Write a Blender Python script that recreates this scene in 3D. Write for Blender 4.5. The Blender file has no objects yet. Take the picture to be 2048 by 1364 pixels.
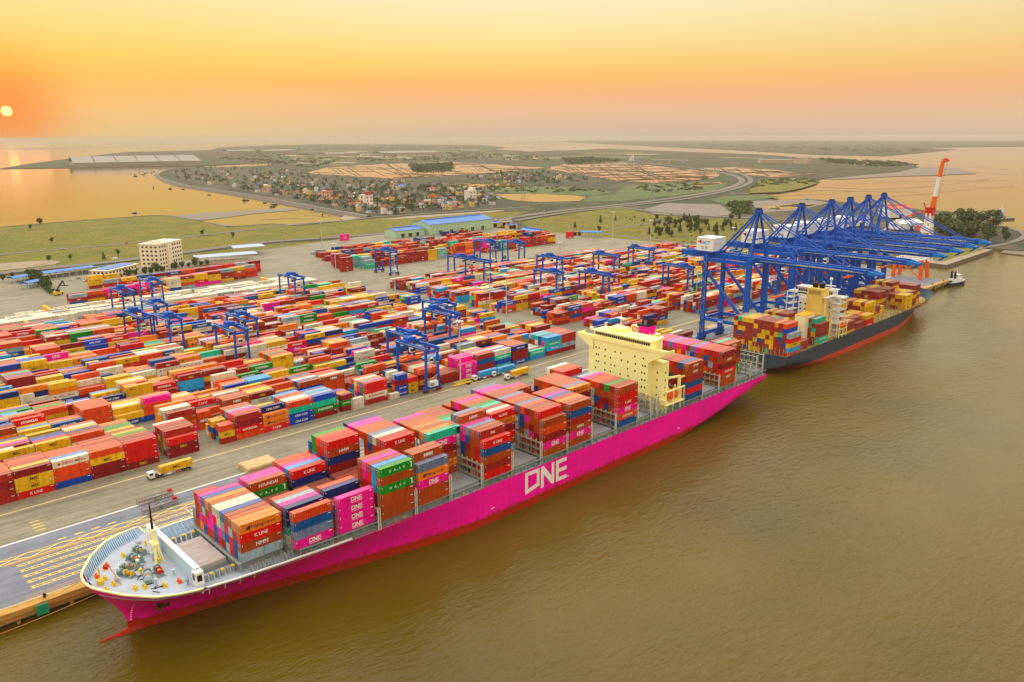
import bpy, math, random
from math import radians, sin, cos, pi, sqrt, atan2
from mathutils import Vector, Matrix
random.seed(7)
S = bpy.context.scene
COL = S.collection
# ------------------------------------------------------------------ camera
F_PX, YAW, PIT, ROL, CAM_H = 1573.166, 0.808024, 0.253878, -0.003367, 128.62
CXP, CYP = 1024.0, 682.0
FW = Vector((cos(YAW)*cos(PIT), sin(YAW)*cos(PIT), -sin(PIT)))
_r = FW.cross(Vector((0, 0, 1))).normalized(); _u = _r.cross(FW)
RT = _r*cos(ROL)+_u*sin(ROL); UP = -_r*sin(ROL)+_u*cos(ROL)
CAMP = Vector((0, 0, CAM_H))
cam = bpy.data.cameras.new('camera'); camo = bpy.data.objects.new('camera', cam); COL.objects.link(camo)
cam.sensor_width = 36; cam.lens = F_PX/2048*36; cam.clip_start = 1; cam.clip_end = 200000
m = Matrix((RT, UP, -FW)).transposed().to_4x4(); m.translation = CAMP
camo.matrix_world = m; S.camera = camo
def ray(px, py):
    return (FW*F_PX+RT*(px-CXP)-UP*(py-CYP)).normalized()
def P(px, py, z=0.0):
    """place on the level z that is seen at this point of the photograph"""
    d = ray(px, py); return CAMP+d*((z-CAM_H)/d.z)
def proj(p):
    d = Vector(p)-CAMP; w = d.dot(FW)
    return CXP+F_PX*d.dot(RT)/w, CYP-F_PX*d.dot(UP)/w, w
# ------------------------------------------------------------------ sky, sun
SUN = ray(13, 222)
w = bpy.data.worlds.new('World'); S.world = w; w.use_nodes = True
nt = w.node_tree; nt.nodes.clear()
def N(t, **k):
    n = nt.nodes.new(t)
    for a, b in k.items(): setattr(n, a, b)
    return n
def srgb(r, g, b):
    f = lambda c: ((c/255+0.055)/1.055)**2.4 if c > 10 else c/255/12.92
    return (f(r), f(g), f(b), 1)
tc = N('ShaderNodeTexCoord'); sep = N('ShaderNodeSeparateXYZ'); nt.links.new(tc.outputs['Generated'], sep.inputs[0])
mx = N('ShaderNodeMath', operation='MAXIMUM'); mx.inputs[1].default_value = 0.0; nt.links.new(sep.outputs[2], mx.inputs[0])
sq = N('ShaderNodeMath', operation='SQRT'); nt.links.new(mx.outputs[0], sq.inputs[0])
rp = N('ShaderNodeValToRGB'); nt.links.new(sq.outputs[0], rp.inputs[0])
el = rp.color_ramp.elements
ramp = [(0.0, srgb(198, 181, 165)), (.078, srgb(214, 189, 165)), (.171, srgb(235, 192, 155)), (.229, srgb(252, 186, 132)), (.255, srgb(254, 192, 116)), (.294, srgb(255, 212, 122)), (.342, srgb(255, 231, 160)), (.393, srgb(255, 241, 196)),
        (.47, (1.46, 1.38, 1.06, 1)), (.60, (2.75, 2.60, 2.16, 1)), (.80, (3.1, 3.15, 3.05, 1)), (1.0, (2.6, 3.05, 3.4, 1))]
while len(el) < len(ramp): el.new(0.5)
for e, (p_, c_) in zip(el, ramp): e.position = p_; e.color = c_
nrm = N('ShaderNodeVectorMath', operation='DOT_PRODUCT'); nt.links.new(tc.outputs['Generated'], nrm.inputs[0]); nrm.inputs[1].default_value = SUN
def mathn(op, a, b=None, clamp=False):
    n = N('ShaderNodeMath', operation=op); n.use_clamp = clamp
    for i, v in enumerate((a, b)):
        if v is None: continue
        if isinstance(v, (int, float)): n.inputs[i].default_value = v
        else: nt.links.new(v, n.inputs[i])
    return n.outputs[0]
dt = mathn('MAXIMUM', nrm.outputs['Value'], 0.0)
g1 = mathn('POWER', dt, 700.0); g1 = mathn('MULTIPLY', g1, 0.7)
g2 = mathn('POWER', dt, 14.0); g2 = mathn('MULTIPLY', g2, 0.42)
def mixc(fac, a, col, mode='MIX'):
    n = N('ShaderNodeMix', data_type='RGBA', blend_type=mode)
    nt.links.new(fac, n.inputs['Factor']); nt.links.new(a, n.inputs['A'])
    if isinstance(col, tuple): n.inputs['B'].default_value = col
    else: nt.links.new(col, n.inputs['B'])
    return n.outputs['Result']
g3 = mathn('SUBTRACT', 0.84, dt); g3 = mathn('MULTIPLY', g3, 0.8, True)
c = mixc(g3, rp.outputs[0], srgb(226, 186, 146))
c = mixc(g2, c, srgb(255, 210, 74))
# thin streaky cloud, stretched along the horizon
mp = N('ShaderNodeMapping'); mp.inputs['Scale'].default_value = (2.2, 2.2, 26.0); nt.links.new(tc.outputs['Generated'], mp.inputs[0])
nz = N('ShaderNodeTexNoise'); nz.inputs['Scale'].default_value = 1.6; nz.inputs['Detail'].default_value = 5; nt.links.new(mp.outputs[0], nz.inputs['Vector'])
cl = mathn('SUBTRACT', nz.outputs[0], 0.5); cl = mathn('MULTIPLY', cl, 0.22, True)
c = mixc(cl, c, srgb(255, 238, 190))
c = mixc(g1, c, srgb(253, 128, 40))
disc = mathn('GREATER_THAN', nrm.outputs['Value'], cos(radians(0.29)))
c = mixc(disc, c, (2.2, 1.7, .45, 1))
sky = N('ShaderNodeTexSky', sky_type='NISHITA'); sky.sun_disc = False
sky.sun_elevation = math.asin(SUN.z); sky.sun_rotation = atan2(SUN.x, SUN.y); sky.air_density = 1.6; sky.dust_density = 3.0
bgA = N('ShaderNodeBackground'); nt.links.new(c, bgA.inputs[0]); bgA.inputs[1].default_value = 0.95
bgB = N('ShaderNodeBackground'); nt.links.new(sky.outputs[0], bgB.inputs[0]); bgB.inputs[1].default_value = 0.006
ad = N('ShaderNodeAddShader'); nt.links.new(bgA.outputs[0], ad.inputs[0]); nt.links.new(bgB.outputs[0], ad.inputs[1])
wo = N('ShaderNodeOutputWorld'); nt.links.new(ad.outputs[0], wo.inputs[0])
sl = bpy.data.lights.new('sun', 'SUN'); sl.energy = 0.0016; sl.angle = radians(4); sl.color = (1, .62, .30)
so = bpy.data.objects.new('sun', sl); COL.objects.link(so); so.rotation_euler = (-SUN).to_track_quat('-Z', 'Y').to_euler()
vs = S.view_settings; vs.view_transform = 'Standard'; vs.look = 'None'; vs.exposure = 0.06; vs.gamma = 1.0; vs.use_curve_mapping = False
S.cycles.use_denoising = True; S.cycles.max_bounces = 6; S.cycles.volume_bounces = 1; S.cycles.caustics_reflective = False; S.cycles.caustics_refractive = False
# ------------------------------------------------------------------ materials
MATS = {}
def mat(name, rgb, rough=0.6, noise=0.0, scale=1.0, dark=(0.5, 0.4, 0.35), metal=0.0, bump=0.0, stretch=(1, 1, 1), objcol=False, attr=None, emit=None, rnd=0.0, spec=.22):
    if name in MATS: return MATS[name]
    m = bpy.data.materials.new(name); m.use_nodes = True; t = m.node_tree; b = t.nodes['Principled BSDF']
    b.inputs['Roughness'].default_value = rough; b.inputs['Metallic'].default_value = metal; b.inputs['Specular IOR Level'].default_value = spec
    base = None
    if objcol: base = t.nodes.new('ShaderNodeObjectInfo').outputs['Color']
    elif attr:
        a = t.nodes.new('ShaderNodeAttribute'); a.attribute_name = attr; base = a.outputs['Color']
    col = tuple(rgb)+(1,) if len(rgb) == 3 else rgb
    if noise > 0:
        g = t.nodes.new('ShaderNodeNewGeometry'); mp = t.nodes.new('ShaderNodeMapping'); mp.inputs['Scale'].default_value = stretch
        t.links.new(g.outputs['Position'], mp.inputs[0])
        n = t.nodes.new('ShaderNodeTexNoise'); n.inputs['Scale'].default_value = scale; n.inputs['Detail'].default_value = 6; n.inputs['Roughness'].default_value = .62
        t.links.new(mp.outputs[0], n.inputs['Vector'])
        r = t.nodes.new('ShaderNodeMapRange'); r.inputs[1].default_value = .45; r.inputs[2].default_value = .75; r.inputs[3].default_value = 0; r.inputs[4].default_value = noise
        t.links.new(n.outputs[0], r.inputs[0])
        x = t.nodes.new('ShaderNodeMix'); x.data_type = 'RGBA'; x.blend_type = 'MULTIPLY'
        t.links.new(r.outputs[0], x.inputs['Factor']); x.inputs['B'].default_value = tuple(dark)+(1,)
        if base: t.links.new(base, x.inputs['A'])
        else: x.inputs['A'].default_value = col
        t.links.new(x.outputs['Result'], b.inputs['Base Color'])
        if bump > 0:
            bp = t.nodes.new('ShaderNodeBump'); bp.inputs['Strength'].default_value = bump; t.links.new(n.outputs[0], bp.inputs['Height']); t.links.new(bp.outputs[0], b.inputs['Normal'])
    else:
        if base: t.links.new(base, b.inputs['Base Color'])
        else: b.inputs['Base Color'].default_value = col
    MATS[name] = m; return m
def blend_mat(name, cols, scale, rough=0.9, fine=0.25, stretch=(1, 1, 1), bump=0.0, streak=0.0, slab=0.0):
    """ground colour made of patches: noise run through a colour ramp, with a finer grain on top"""
    if name in MATS: return MATS[name]
    m = bpy.data.materials.new(name); m.use_nodes = True; t = m.node_tree; b = t.nodes['Principled BSDF']; b.inputs['Roughness'].default_value = rough
    b.inputs['Specular IOR Level'].default_value = .25
    g = t.nodes.new('ShaderNodeNewGeometry'); mp = t.nodes.new('ShaderNodeMapping'); mp.inputs['Scale'].default_value = stretch; t.links.new(g.outputs['Position'], mp.inputs[0])
    n = t.nodes.new('ShaderNodeTexNoise'); n.inputs['Scale'].default_value = scale; n.inputs['Detail'].default_value = 8; n.inputs['Roughness'].default_value = .6; t.links.new(mp.outputs[0], n.inputs['Vector'])
    r = t.nodes.new('ShaderNodeValToRGB'); t.links.new(n.outputs[0], r.inputs[0]); e = r.color_ramp.elements
    while len(e) < len(cols): e.new(.5)
    for i, cc in enumerate(cols): e[i].position = .3+.4*i/(len(cols)-1); e[i].color = tuple(cc)+(1,)
    n2 = t.nodes.new('ShaderNodeTexNoise'); n2.inputs['Scale'].default_value = scale*14; n2.inputs['Detail'].default_value = 4; t.links.new(g.outputs['Position'], n2.inputs['Vector'])
    r2 = t.nodes.new('ShaderNodeMapRange'); r2.inputs[1].default_value = .3; r2.inputs[2].default_value = .7; r2.inputs[3].default_value = 1-fine; r2.inputs[4].default_value = 1+fine; t.links.new(n2.outputs[0], r2.inputs[0])
    x = t.nodes.new('ShaderNodeVectorMath'); x.operation = 'SCALE'; t.links.new(r.outputs[0], x.inputs[0]); t.links.new(r2.outputs[0], x.inputs['Scale'])
    out = x.outputs[0]
    if streak:   # tyre marks and stains drawn out along the lanes
        m3 = t.nodes.new('ShaderNodeMapping'); m3.inputs['Scale'].default_value = (.018, .55, 1); t.links.new(g.outputs['Position'], m3.inputs[0])
        n3 = t.nodes.new('ShaderNodeTexNoise'); n3.inputs['Scale'].default_value = 1.0; n3.inputs['Detail'].default_value = 5; t.links.new(m3.outputs[0], n3.inputs['Vector'])
        r3 = t.nodes.new('ShaderNodeMapRange'); r3.inputs[1].default_value = .42; r3.inputs[2].default_value = .68; r3.inputs[3].default_value = 1.06; r3.inputs[4].default_value = 1-streak; t.links.new(n3.outputs[0], r3.inputs[0])
        y = t.nodes.new('ShaderNodeVectorMath'); y.operation = 'SCALE'; t.links.new(out, y.inputs[0]); t.links.new(r3.outputs[0], y.inputs['Scale']); out = y.outputs[0]
    if slab:
        br = t.nodes.new('ShaderNodeTexBrick'); br.offset = 0; br.inputs['Scale'].default_value = 1; br.inputs['Brick Width'].default_value = 9; br.inputs['Row Height'].default_value = 6; br.inputs['Mortar Size'].default_value = .14; br.inputs['Mortar Smooth'].default_value = .4
        br.inputs['Color1'].default_value = (1, 1, 1, 1); br.inputs['Color2'].default_value = (1-slab*.4,)*3+(1,); br.inputs['Mortar'].default_value = (1-slab,)*3+(1,); t.links.new(g.outputs['Position'], br.inputs['Vector'])
        y = t.nodes.new('ShaderNodeVectorMath'); y.operation = 'MULTIPLY'; t.links.new(out, y.inputs[0]); t.links.new(br.outputs['Color'], y.inputs[1]); out = y.outputs[0]
    t.links.new(out, b.inputs['Base Color'])
    if bump:
        bp = t.nodes.new('ShaderNodeBump'); bp.inputs['Strength'].default_value = bump; bp.inputs['Distance'].default_value = .5; t.links.new(n2.outputs[0], bp.inputs['Height']); t.links.new(bp.outputs[0], b.inputs['Normal'])
    MATS[name] = m; return m
def L(r, g, b): return srgb(r, g, b)[:3]
# ------------------------------------------------------------------ mesh helpers
class MB:
    def __init__(s): s.v = []; s.f = []; s.m = []; s.mats = []
    def mi(s, m):
        if m not in s.mats: s.mats.append(m)
        return s.mats.index(m)
    def add(s, vs, fs, m):
        o = len(s.v); k = s.mi(m); s.v += [tuple(v) for v in vs]
        for f in fs: s.f.append(tuple(i+o for i in f)); s.m.append(k)
    def box(s, x0, y0, z0, x1, y1, z1, m):
        vs = [(x0, y0, z0), (x1, y0, z0), (x1, y1, z0), (x0, y1, z0), (x0, y0, z1), (x1, y0, z1), (x1, y1, z1), (x0, y1, z1)]
        s.add(vs, [(3, 2, 1, 0), (4, 5, 6, 7), (0, 1, 5, 4), (1, 2, 6, 5), (2, 3, 7, 6), (3, 0, 4, 7)], m)
    def cbox(s, c, d, m):
        s.box(c[0]-d[0]/2, c[1]-d[1]/2, c[2]-d[2]/2, c[0]+d[0]/2, c[1]+d[1]/2, c[2]+d[2]/2, m)
    def beam(s, p, q, w, h, m, w2=None, h2=None):
        p = Vector(p); q = Vector(q); d = (q-p).normalized()
        up = Vector((0, 0, 1)) if abs(d.z) < .95 else Vector((0, 1, 0))
        a = d.cross(up).normalized(); b = a.cross(d)
        w2 = w if w2 is None else w2; h2 = h if h2 is None else h2
        vs = [p-a*w/2-b*h/2, p+a*w/2-b*h/2, p+a*w/2+b*h/2, p-a*w/2+b*h/2, q-a*w2/2-b*h2/2, q+a*w2/2-b*h2/2, q+a*w2/2+b*h2/2, q-a*w2/2+b*h2/2]
        s.add(vs, [(3, 2, 1, 0), (4, 5, 6, 7), (0, 1, 5, 4), (1, 2, 6, 5), (2, 3, 7, 6), (3, 0, 4, 7)], m)
    def tube(s, p, q, r, m, n=8, r2=None, caps=True):
        p = Vector(p); q = Vector(q); d = (q-p).normalized(); r2 = r if r2 is None else r2
        up = Vector((0, 0, 1)) if abs(d.z) < .95 else Vector((0, 1, 0))
        a = d.cross(up).normalized(); b = a.cross(d); vs = []
        for c, rr in ((p, r), (q, r2)):
            for i in range(n):
                t = 2*pi*i/n; vs.append(c+a*cos(t)*rr+b*sin(t)*rr)
        fs = [(i, (i+1) % n, n+(i+1) % n, n+i) for i in range(n)]
        if caps: fs += [tuple(range(n-1, -1, -1)), tuple(range(n, 2*n))]
        s.add(vs, fs, m)
    def prism(s, pts, z0, z1, m, top=None):
        n = len(pts); vs = [(p[0], p[1], z0) for p in pts]+[(p[0], p[1], z1) for p in pts]
        s.add(vs, [(i, (i+1) % n, n+(i+1) % n, n+i) for i in range(n)]+[tuple(range(n-1, -1, -1))], m)
        s.add([(p[0], p[1], z1) for p in pts], [tuple(range(n))], top or m)
    def quad(s, a, b, c, d, m): s.add([a, b, c, d], [(0, 1, 2, 3)], m)
    def mesh(s, name):
        me = bpy.data.meshes.new(name); me.from_pydata(s.v, [], s.f)
        for m in s.mats: me.materials.append(m)
        me.polygons.foreach_set('material_index', s.m); me.update(); return me
    def build(s, name, parent=None, label=None, cat=None, group=None, kind=None, loc=None, rz=0, smooth=False):
        me = s.mesh(name)
        if smooth: me.polygons.foreach_set('use_smooth', [True]*len(me.polygons))
        return link(name, me, parent, label, cat, group, kind, loc, rz)
def link(name, data, parent=None, label=None, cat=None, group=None, kind=None, loc=None, rz=0):
    o = bpy.data.objects.new(name, data); COL.objects.link(o)
    if parent: o.parent = parent
    if loc: o.location = loc
    if rz: o.rotation_euler = (0, 0, rz)
    if label: o['label'] = label
    if cat: o['category'] = cat
    if group: o['group'] = group
    if kind: o['kind'] = kind
    return o
def empty(name, loc=(0, 0, 0), rz=0, label=None, cat=None, group=None):
    o = link(name, None, None, label, cat, group, None, loc, rz); o.empty_display_size = .5; return o
def copy_tree(o, parent=None):
    kids = list(o.children); c = o.copy(); COL.objects.link(c); c.parent = parent
    for k in kids: copy_tree(k, c)
    return c
ORD = ['first', 'second', 'third', 'fourth', 'fifth', 'sixth', 'seventh', 'eighth', 'ninth', 'tenth', 'eleventh', 'twelfth', 'thirteenth', 'fourteenth', 'fifteenth', 'sixteenth', 'seventeenth', 'eighteenth', 'nineteenth', 'twentieth']
def ordw(i): # 0-based
    if i < 20: return ORD[i]
    k = i+1; return str(k)+('th' if 10 < k % 100 < 14 else {1: 'st', 2: 'nd', 3: 'rd'}.get(k % 10, 'th'))
_TX = {}
def text_geo(txt, bold=0.0):
    """letters of the built-in font as flat mesh: (verts scaled to cap height 1, faces, width)"""
    if (txt, bold) in _TX: return _TX[(txt, bold)]
    cu = bpy.data.curves.new('lettering', 'FONT'); cu.body = txt; cu.size = 1.0; cu.resolution_u = 2; cu.offset = bold; cu.fill_mode = 'FRONT'
    o = bpy.data.objects.new('lettering', cu); COL.objects.link(o)
    dg = bpy.context.evaluated_depsgraph_get(); me = bpy.data.meshes.new_from_object(o.evaluated_get(dg))
    vs = [v.co.copy() for v in me.vertices]; fs = [tuple(p.vertices) for p in me.polygons]
    bpy.data.objects.remove(o); bpy.data.curves.remove(cu); bpy.data.meshes.remove(me)
    x0 = min(v.x for v in vs); x1 = max(v.x for v in vs); y0 = 0.0; y1 = max(v.y for v in vs)
    k = 1/(y1-y0); vs = [((v.x-x0)*k, (v.y-y0)*k) for v in vs]
    _TX[(txt, bold)] = (vs, fs, (x1-x0)*k); return _TX[(txt, bold)]
def one_geo():
    """the wide block letters O N E: the O has a foot that climbs to the right"""
    vs = []; fs = []
    def poly(pts, tri):
        o = len(vs); vs.extend(pts); fs.extend(tuple(i+o for i in t) for t in tri)
    t = .17
    poly([(0, 0), (.92, .17), (.92, 1), (0, 1), (t, .22), (.92-t, .33), (.92-t, 1-t), (t, 1-t)], [(0, 1, 5, 4), (1, 2, 6, 5), (2, 3, 7, 6), (3, 0, 4, 7)])
    x = 1.02
    poly([(x, 0), (x+t+.02, 0), (x+t+.02, 1), (x, 1)], [(0, 1, 2, 3)])
    poly([(x+.9-t, 0), (x+.9, 0), (x+.9, 1), (x+.9-t, 1)], [(0, 1, 2, 3)])
    poly([(x+t+.02, 1), (x+t+.02, .62), (x+.9-t, 0), (x+.9-t, .38)], [(0, 1, 2, 3)])
    x = 2.04
    poly([(x, 0), (x+t+.02, 0), (x+t+.02, 1), (x, 1)], [(0, 1, 2, 3)])
    for y in (0, .5-t/2, 1-t): poly([(x+t+.02, y), (x+.74, y), (x+.74, y+t), (x+t+.02, y+t)], [(0, 1, 2, 3)])
    return vs, fs, 2.78
_TX[('ONE', 0)] = one_geo(); _TX[('ONE', .03)] = _TX[('ONE', 0)]
# ================================================================== setting
QZ = 4.5      # quay level above the water
def water_mat():
    m = bpy.data.materials.new('silty_water'); m.use_nodes = True; t = m.node_tree; b = t.nodes['Principled BSDF']
    g = t.nodes.new('ShaderNodeNewGeometry')
    n0 = t.nodes.new('ShaderNodeTexNoise'); n0.inputs['Scale'].default_value = .012; n0.inputs['Detail'].default_value = 5; t.links.new(g.outputs['Position'], n0.inputs['Vector'])
    r = t.nodes.new('ShaderNodeValToRGB'); t.links.new(n0.outputs[0], r.inputs[0]); e = r.color_ramp.elements
    e[0].position = .3; e[0].color = (.088, .055, .001, 1); e[1].position = .72; e[1].color = (.134, .084, .002, 1)
    t.links.new(r.outputs[0], b.inputs['Base Color'])
    b.inputs['Roughness'].default_value = .07; b.inputs['IOR'].default_value = 1.24
    h = None
    for sc, st, ang in ((.22, (1, 2.2, 1), .9), (.75, (1, 1.8, 1), .6), (.05, (1, 1.6, 1), .4)):
        mp = t.nodes.new('ShaderNodeMapping'); mp.inputs['Scale'].default_value = st; mp.inputs['Rotation'].default_value = (0, 0, ang); t.links.new(g.outputs['Position'], mp.inputs[0])
        n = t.nodes.new('ShaderNodeTexNoise'); n.inputs['Scale'].default_value = sc; n.inputs['Detail'].default_value = 4; n.inputs['Roughness'].default_value = .55; t.links.new(mp.outputs[0], n.inputs['Vector'])
        k = t.nodes.new('ShaderNodeMath'); k.operation = 'MULTIPLY'; k.inputs[1].default_value = {.22: 1.0, .75: .32, .05: 1.2}[sc]; t.links.new(n.outputs[0], k.inputs[0])
        if h is None: h = k.outputs[0]
        else:
            a = t.nodes.new('ShaderNodeMath'); a.operation = 'ADD'; t.links.new(h, a.inputs[0]); t.links.new(k.outputs[0], a.inputs[1]); h = a.outputs[0]
    bp = t.nodes.new('ShaderNodeBump'); bp.inputs['Strength'].default_value = .55; bp.inputs['Distance'].default_value = .75
    sp = t.nodes.new('ShaderNodeSeparateXYZ'); t.links.new(g.outputs['Position'], sp.inputs[0])   # the river is choppy, bay and flats lie calm
    ax_ = t.nodes.new('ShaderNodeMapRange'); ax_.interpolation_type = 'SMOOTHSTEP'; ax_.inputs[1].default_value = 350; ax_.inputs[2].default_value = 1300; ax_.inputs[3].default_value = .8; ax_.inputs[4].default_value = .07; t.links.new(sp.outputs[0], ax_.inputs[0])
    ay_ = t.nodes.new('ShaderNodeMapRange'); ay_.interpolation_type = 'SMOOTHSTEP'; ay_.inputs[1].default_value = 350; ay_.inputs[2].default_value = 1000; ay_.inputs[3].default_value = .8; ay_.inputs[4].default_value = .055; t.links.new(sp.outputs[1], ay_.inputs[0])
    mn_ = t.nodes.new('ShaderNodeMath'); mn_.operation = 'MINIMUM'; t.links.new(ax_.outputs[0], mn_.inputs[0]); t.links.new(ay_.outputs[0], mn_.inputs[1])
    mw = t.nodes.new('ShaderNodeMapping'); mw.inputs['Scale'].default_value = (.0028, .009, 1); mw.inputs['Rotation'].default_value = (0, 0, .5); t.links.new(g.outputs['Position'], mw.inputs[0])
    nw = t.nodes.new('ShaderNodeTexNoise'); nw.inputs['Scale'].default_value = 1.4; nw.inputs['Detail'].default_value = 5; t.links.new(mw.outputs[0], nw.inputs['Vector'])   # wind streaks and slicks
    rw = t.nodes.new('ShaderNodeMapRange'); rw.inputs[1].default_value = .32; rw.inputs[2].default_value = .66; rw.inputs[3].default_value = .35; rw.inputs[4].default_value = 1.15; t.links.new(nw.outputs[0], rw.inputs[0])
    mm = t.nodes.new('ShaderNodeMath'); mm.operation = 'MULTIPLY'; t.links.new(mn_.outputs[0], mm.inputs[0]); t.links.new(rw.outputs[0], mm.inputs[1])
    ln_ = t.nodes.new('ShaderNodeVectorMath'); ln_.operation = 'LENGTH'; t.links.new(g.outputs['Position'], ln_.inputs[0])
    fr = t.nodes.new('ShaderNodeMapRange'); fr.inputs[1].default_value = 2500; fr.inputs[2].default_value = 7000; fr.inputs[3].default_value = 1; fr.inputs[4].default_value = .05; t.links.new(ln_.outputs['Value'], fr.inputs[0])   # open sea lies like glass
    m5 = t.nodes.new('ShaderNodeMath'); m5.operation = 'MULTIPLY'; t.links.new(mm.outputs[0], m5.inputs[0]); t.links.new(fr.outputs[0], m5.inputs[1]); t.links.new(m5.outputs[0], bp.inputs['Strength']); t.links.new(h, bp.inputs['Height']); t.links.new(bp.outputs[0], b.inputs['Normal'])
    return m
M_water = water_mat()
m_pond = mat('pond_water', (.13, .08, .02), .05, .5, .3, (.6, .55, .5), bump=.06, spec=.55)
mb = MB(); W_ = 42000
mb.quad((-W_, -W_, 0), (W_, -W_, 0), (W_, W_, 0), (-W_, W_, 0), M_water); mb.build('water', kind='structure')
m_land = blend_mat('rough_land', [L(46, 44, 30), L(78, 69, 48), L(46, 58, 26), L(96, 82, 60), L(64, 68, 42)], .008, fine=.3)
m_grass = blend_mat('grass', [L(106, 92, 20), L(122, 108, 22), L(94, 98, 14), L(136, 112, 38)], .02, fine=.3, stretch=(1, 1.5, 1))
m_grass2 = blend_mat('lush_grass', [L(80, 82, 16), L(104, 100, 16), L(120, 106, 26), L(90, 84, 24)], .016, fine=.35)
m_marsh = blend_mat('marsh_green', [L(66, 84, 44), L(90, 104, 54), L(76, 90, 48)], .02, fine=.3)
m_mud = blend_mat('mud', [L(84, 68, 54), L(106, 86, 70), L(94, 78, 64)], .02, rough=.5, fine=.2)
m_sand = blend_mat('pale_sand', [L(146, 126, 100), L(160, 142, 118), L(138, 116, 88)], .03, fine=.2)
m_conc = blend_mat('yard_concrete', [L(132, 124, 104), L(148, 138, 114), L(139, 130, 107), L(122, 115, 98)], .03, fine=.10, rough=.8, streak=.28, slab=.10)
m_asph = blend_mat('apron_asphalt', [L(110, 111, 121), L(124, 125, 134), L(116, 117, 126)], .04, fine=.10, rough=.75, streak=.22)
m_road = blend_mat('road_surface', [L(112, 105, 92), L(126, 118, 104)], .05, fine=.12)
m_rock = blend_mat('stone_revetment', [L(92, 84, 76), L(120, 110, 98), L(104, 96, 88)], .4, fine=.3)
def land(name, px, z, mt, skirt=True, kind='structure', world=None, side=None, label=None, cat=None):
    pts = [P(x, y, z) for x, y in px] if px else [Vector((x, y, z)) for x, y in world]
    b = MB(); n = len(pts); a = sum(pts[i].x*pts[(i+1) % n].y-pts[(i+1) % n].x*pts[i].y for i in range(n))
    if a < 0: pts.reverse()
    b.add(pts, [tuple(range(n))], mt)
    if skirt:
        o = len(b.v); zs = -1.0 if skirt is True else skirt
        b.add(list(pts)+[(p.x, p.y, zs) for p in pts], [(i, n+i, n+(i+1) % n, (i+1) % n) for i in range(n)], side or mt)
    return b.build(name, kind=kind, label=label, cat=cat)
# mainland: shore traced counter-clockwise, everything on its own level
land('mainland', [(-420, 492), (0, 454), (103, 445), (205, 437), (308, 430), (339, 431), (393, 440), (455, 453), (547, 447), (595, 451), (690, 441),
     (745, 431), (700, 422), (616, 409), (513, 390), (427, 376.5), (359, 366.5), (328, 358), (315, 351), (322, 344), (339, 338), (376, 333.5),
     (460, 334), (545, 330), (540, 325), (470, 328), (410, 331), (342, 331.5), (147, 335), (0, 337), (60, 327), (147, 316), (250, 304), (420, 300), (440, 295), (520, 291), (640, 288.5), (800, 288.5), (960, 290), (1010, 295), (985, 299),
     (1060, 302), (1160, 297), (1250, 299), (1523, 309), (1640, 317), (1718, 324), (1800, 330), (1835, 334), (1800, 343), (1700, 352), (1640, 357), (1634, 366), (1600, 376), (1562, 384), (1500, 386), (1484, 393),
     (1560, 400), (1620, 398), (1700, 405), (1790, 412), (1850, 420), (1890, 422), (1960, 430), (2000, 436), (1975, 440), (2000, 452), (2048, 462), (2300, 470), (2300, 500), (2048, 500), (1985, 497), (1966, 493), (1893, 521), (1840, 530), (1790, 530), (1700, 520), (1500, 540), (900, 560), (-420, 700)], 2.2, m_land, side=m_rock)
# far land beyond the channel, low and hazy
land('far_shore', [(1010, 287), (1120, 283.5), (1250, 290), (1484, 301), (1640, 309.5), (1769, 312), (1840, 306), (1913, 299), (1850, 295.5), (2048, 293), (2300, 292), (2300, 281.5), (1800, 281), (1400, 280.8), (1150, 281.2)], 1.2, m_land)
land('sand_spit', [(0, 297), (120, 294.5), (300, 292.2), (200, 295), (60, 299)], .8, m_mud)
land('mud_spit', [(1640, 357), (1700, 350), (1790, 340), (1850, 334), (1915, 337), (1952, 347), (1880, 350), (1780, 353), (1690, 358)], 1.1, m_mud)
land('mud_tongue', [(339, 432), (420, 425), (500, 420), (590, 416), (600, 419), (500, 428), (440, 436), (395, 441), (470, 452), (440, 452), (380, 442)], .5, m_mud)
land('mud_bank', [(1975, 440), (1930, 436), (1880, 431), (1960, 430), (2010, 432), (2030, 436)], 2.6, m_mud)
land('mud_flat', [(2010, 500), (2048, 502), (2300, 508), (2300, 520), (2100, 516), (2000, 505)], 1.0, m_mud)
# drainage lines on the tidal flats
b = MB()
for ln in ([(1640, 374), (1740, 379), (1800, 377), (1860, 373), (1930, 366), (1990, 356)], [(1500, 396), (1580, 391), (1660, 388), (1720, 380)], [(1562, 386), (1640, 381), (1740, 383), (1850, 384)], [(1700, 368), (1800, 364), (1900, 362), (2040, 361)], [(1760, 395), (1850, 388), (1960, 377), (2040, 372)], [(1850, 330), (1930, 333), (2030, 340)], [(1680, 398), (1720, 392), (1790, 389)], [(1900, 340), (1980, 347), (2048, 350)], [(560, 423), (600, 426), (660, 424)], [(520, 440), (580, 437), (640, 438)], [(610, 431), (650, 433), (690, 431)]):
    prev = None; rnd = random.Random(len(ln)*31+int(ln[0][0]))
    for (x0, y0), (x1, y1) in zip(ln, ln[1:]):
        for k in range(6):
            t = k/6; q = P(x0+(x1-x0)*t, y0+(y1-y0)*t+rnd.uniform(-.5, .5), .1)
            if prev is not None: b.beam(prev, q, rnd.uniform(1.5, 4.0), .3, m_mud)
            prev = q
b.build('tidal_bank', kind='structure')
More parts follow.
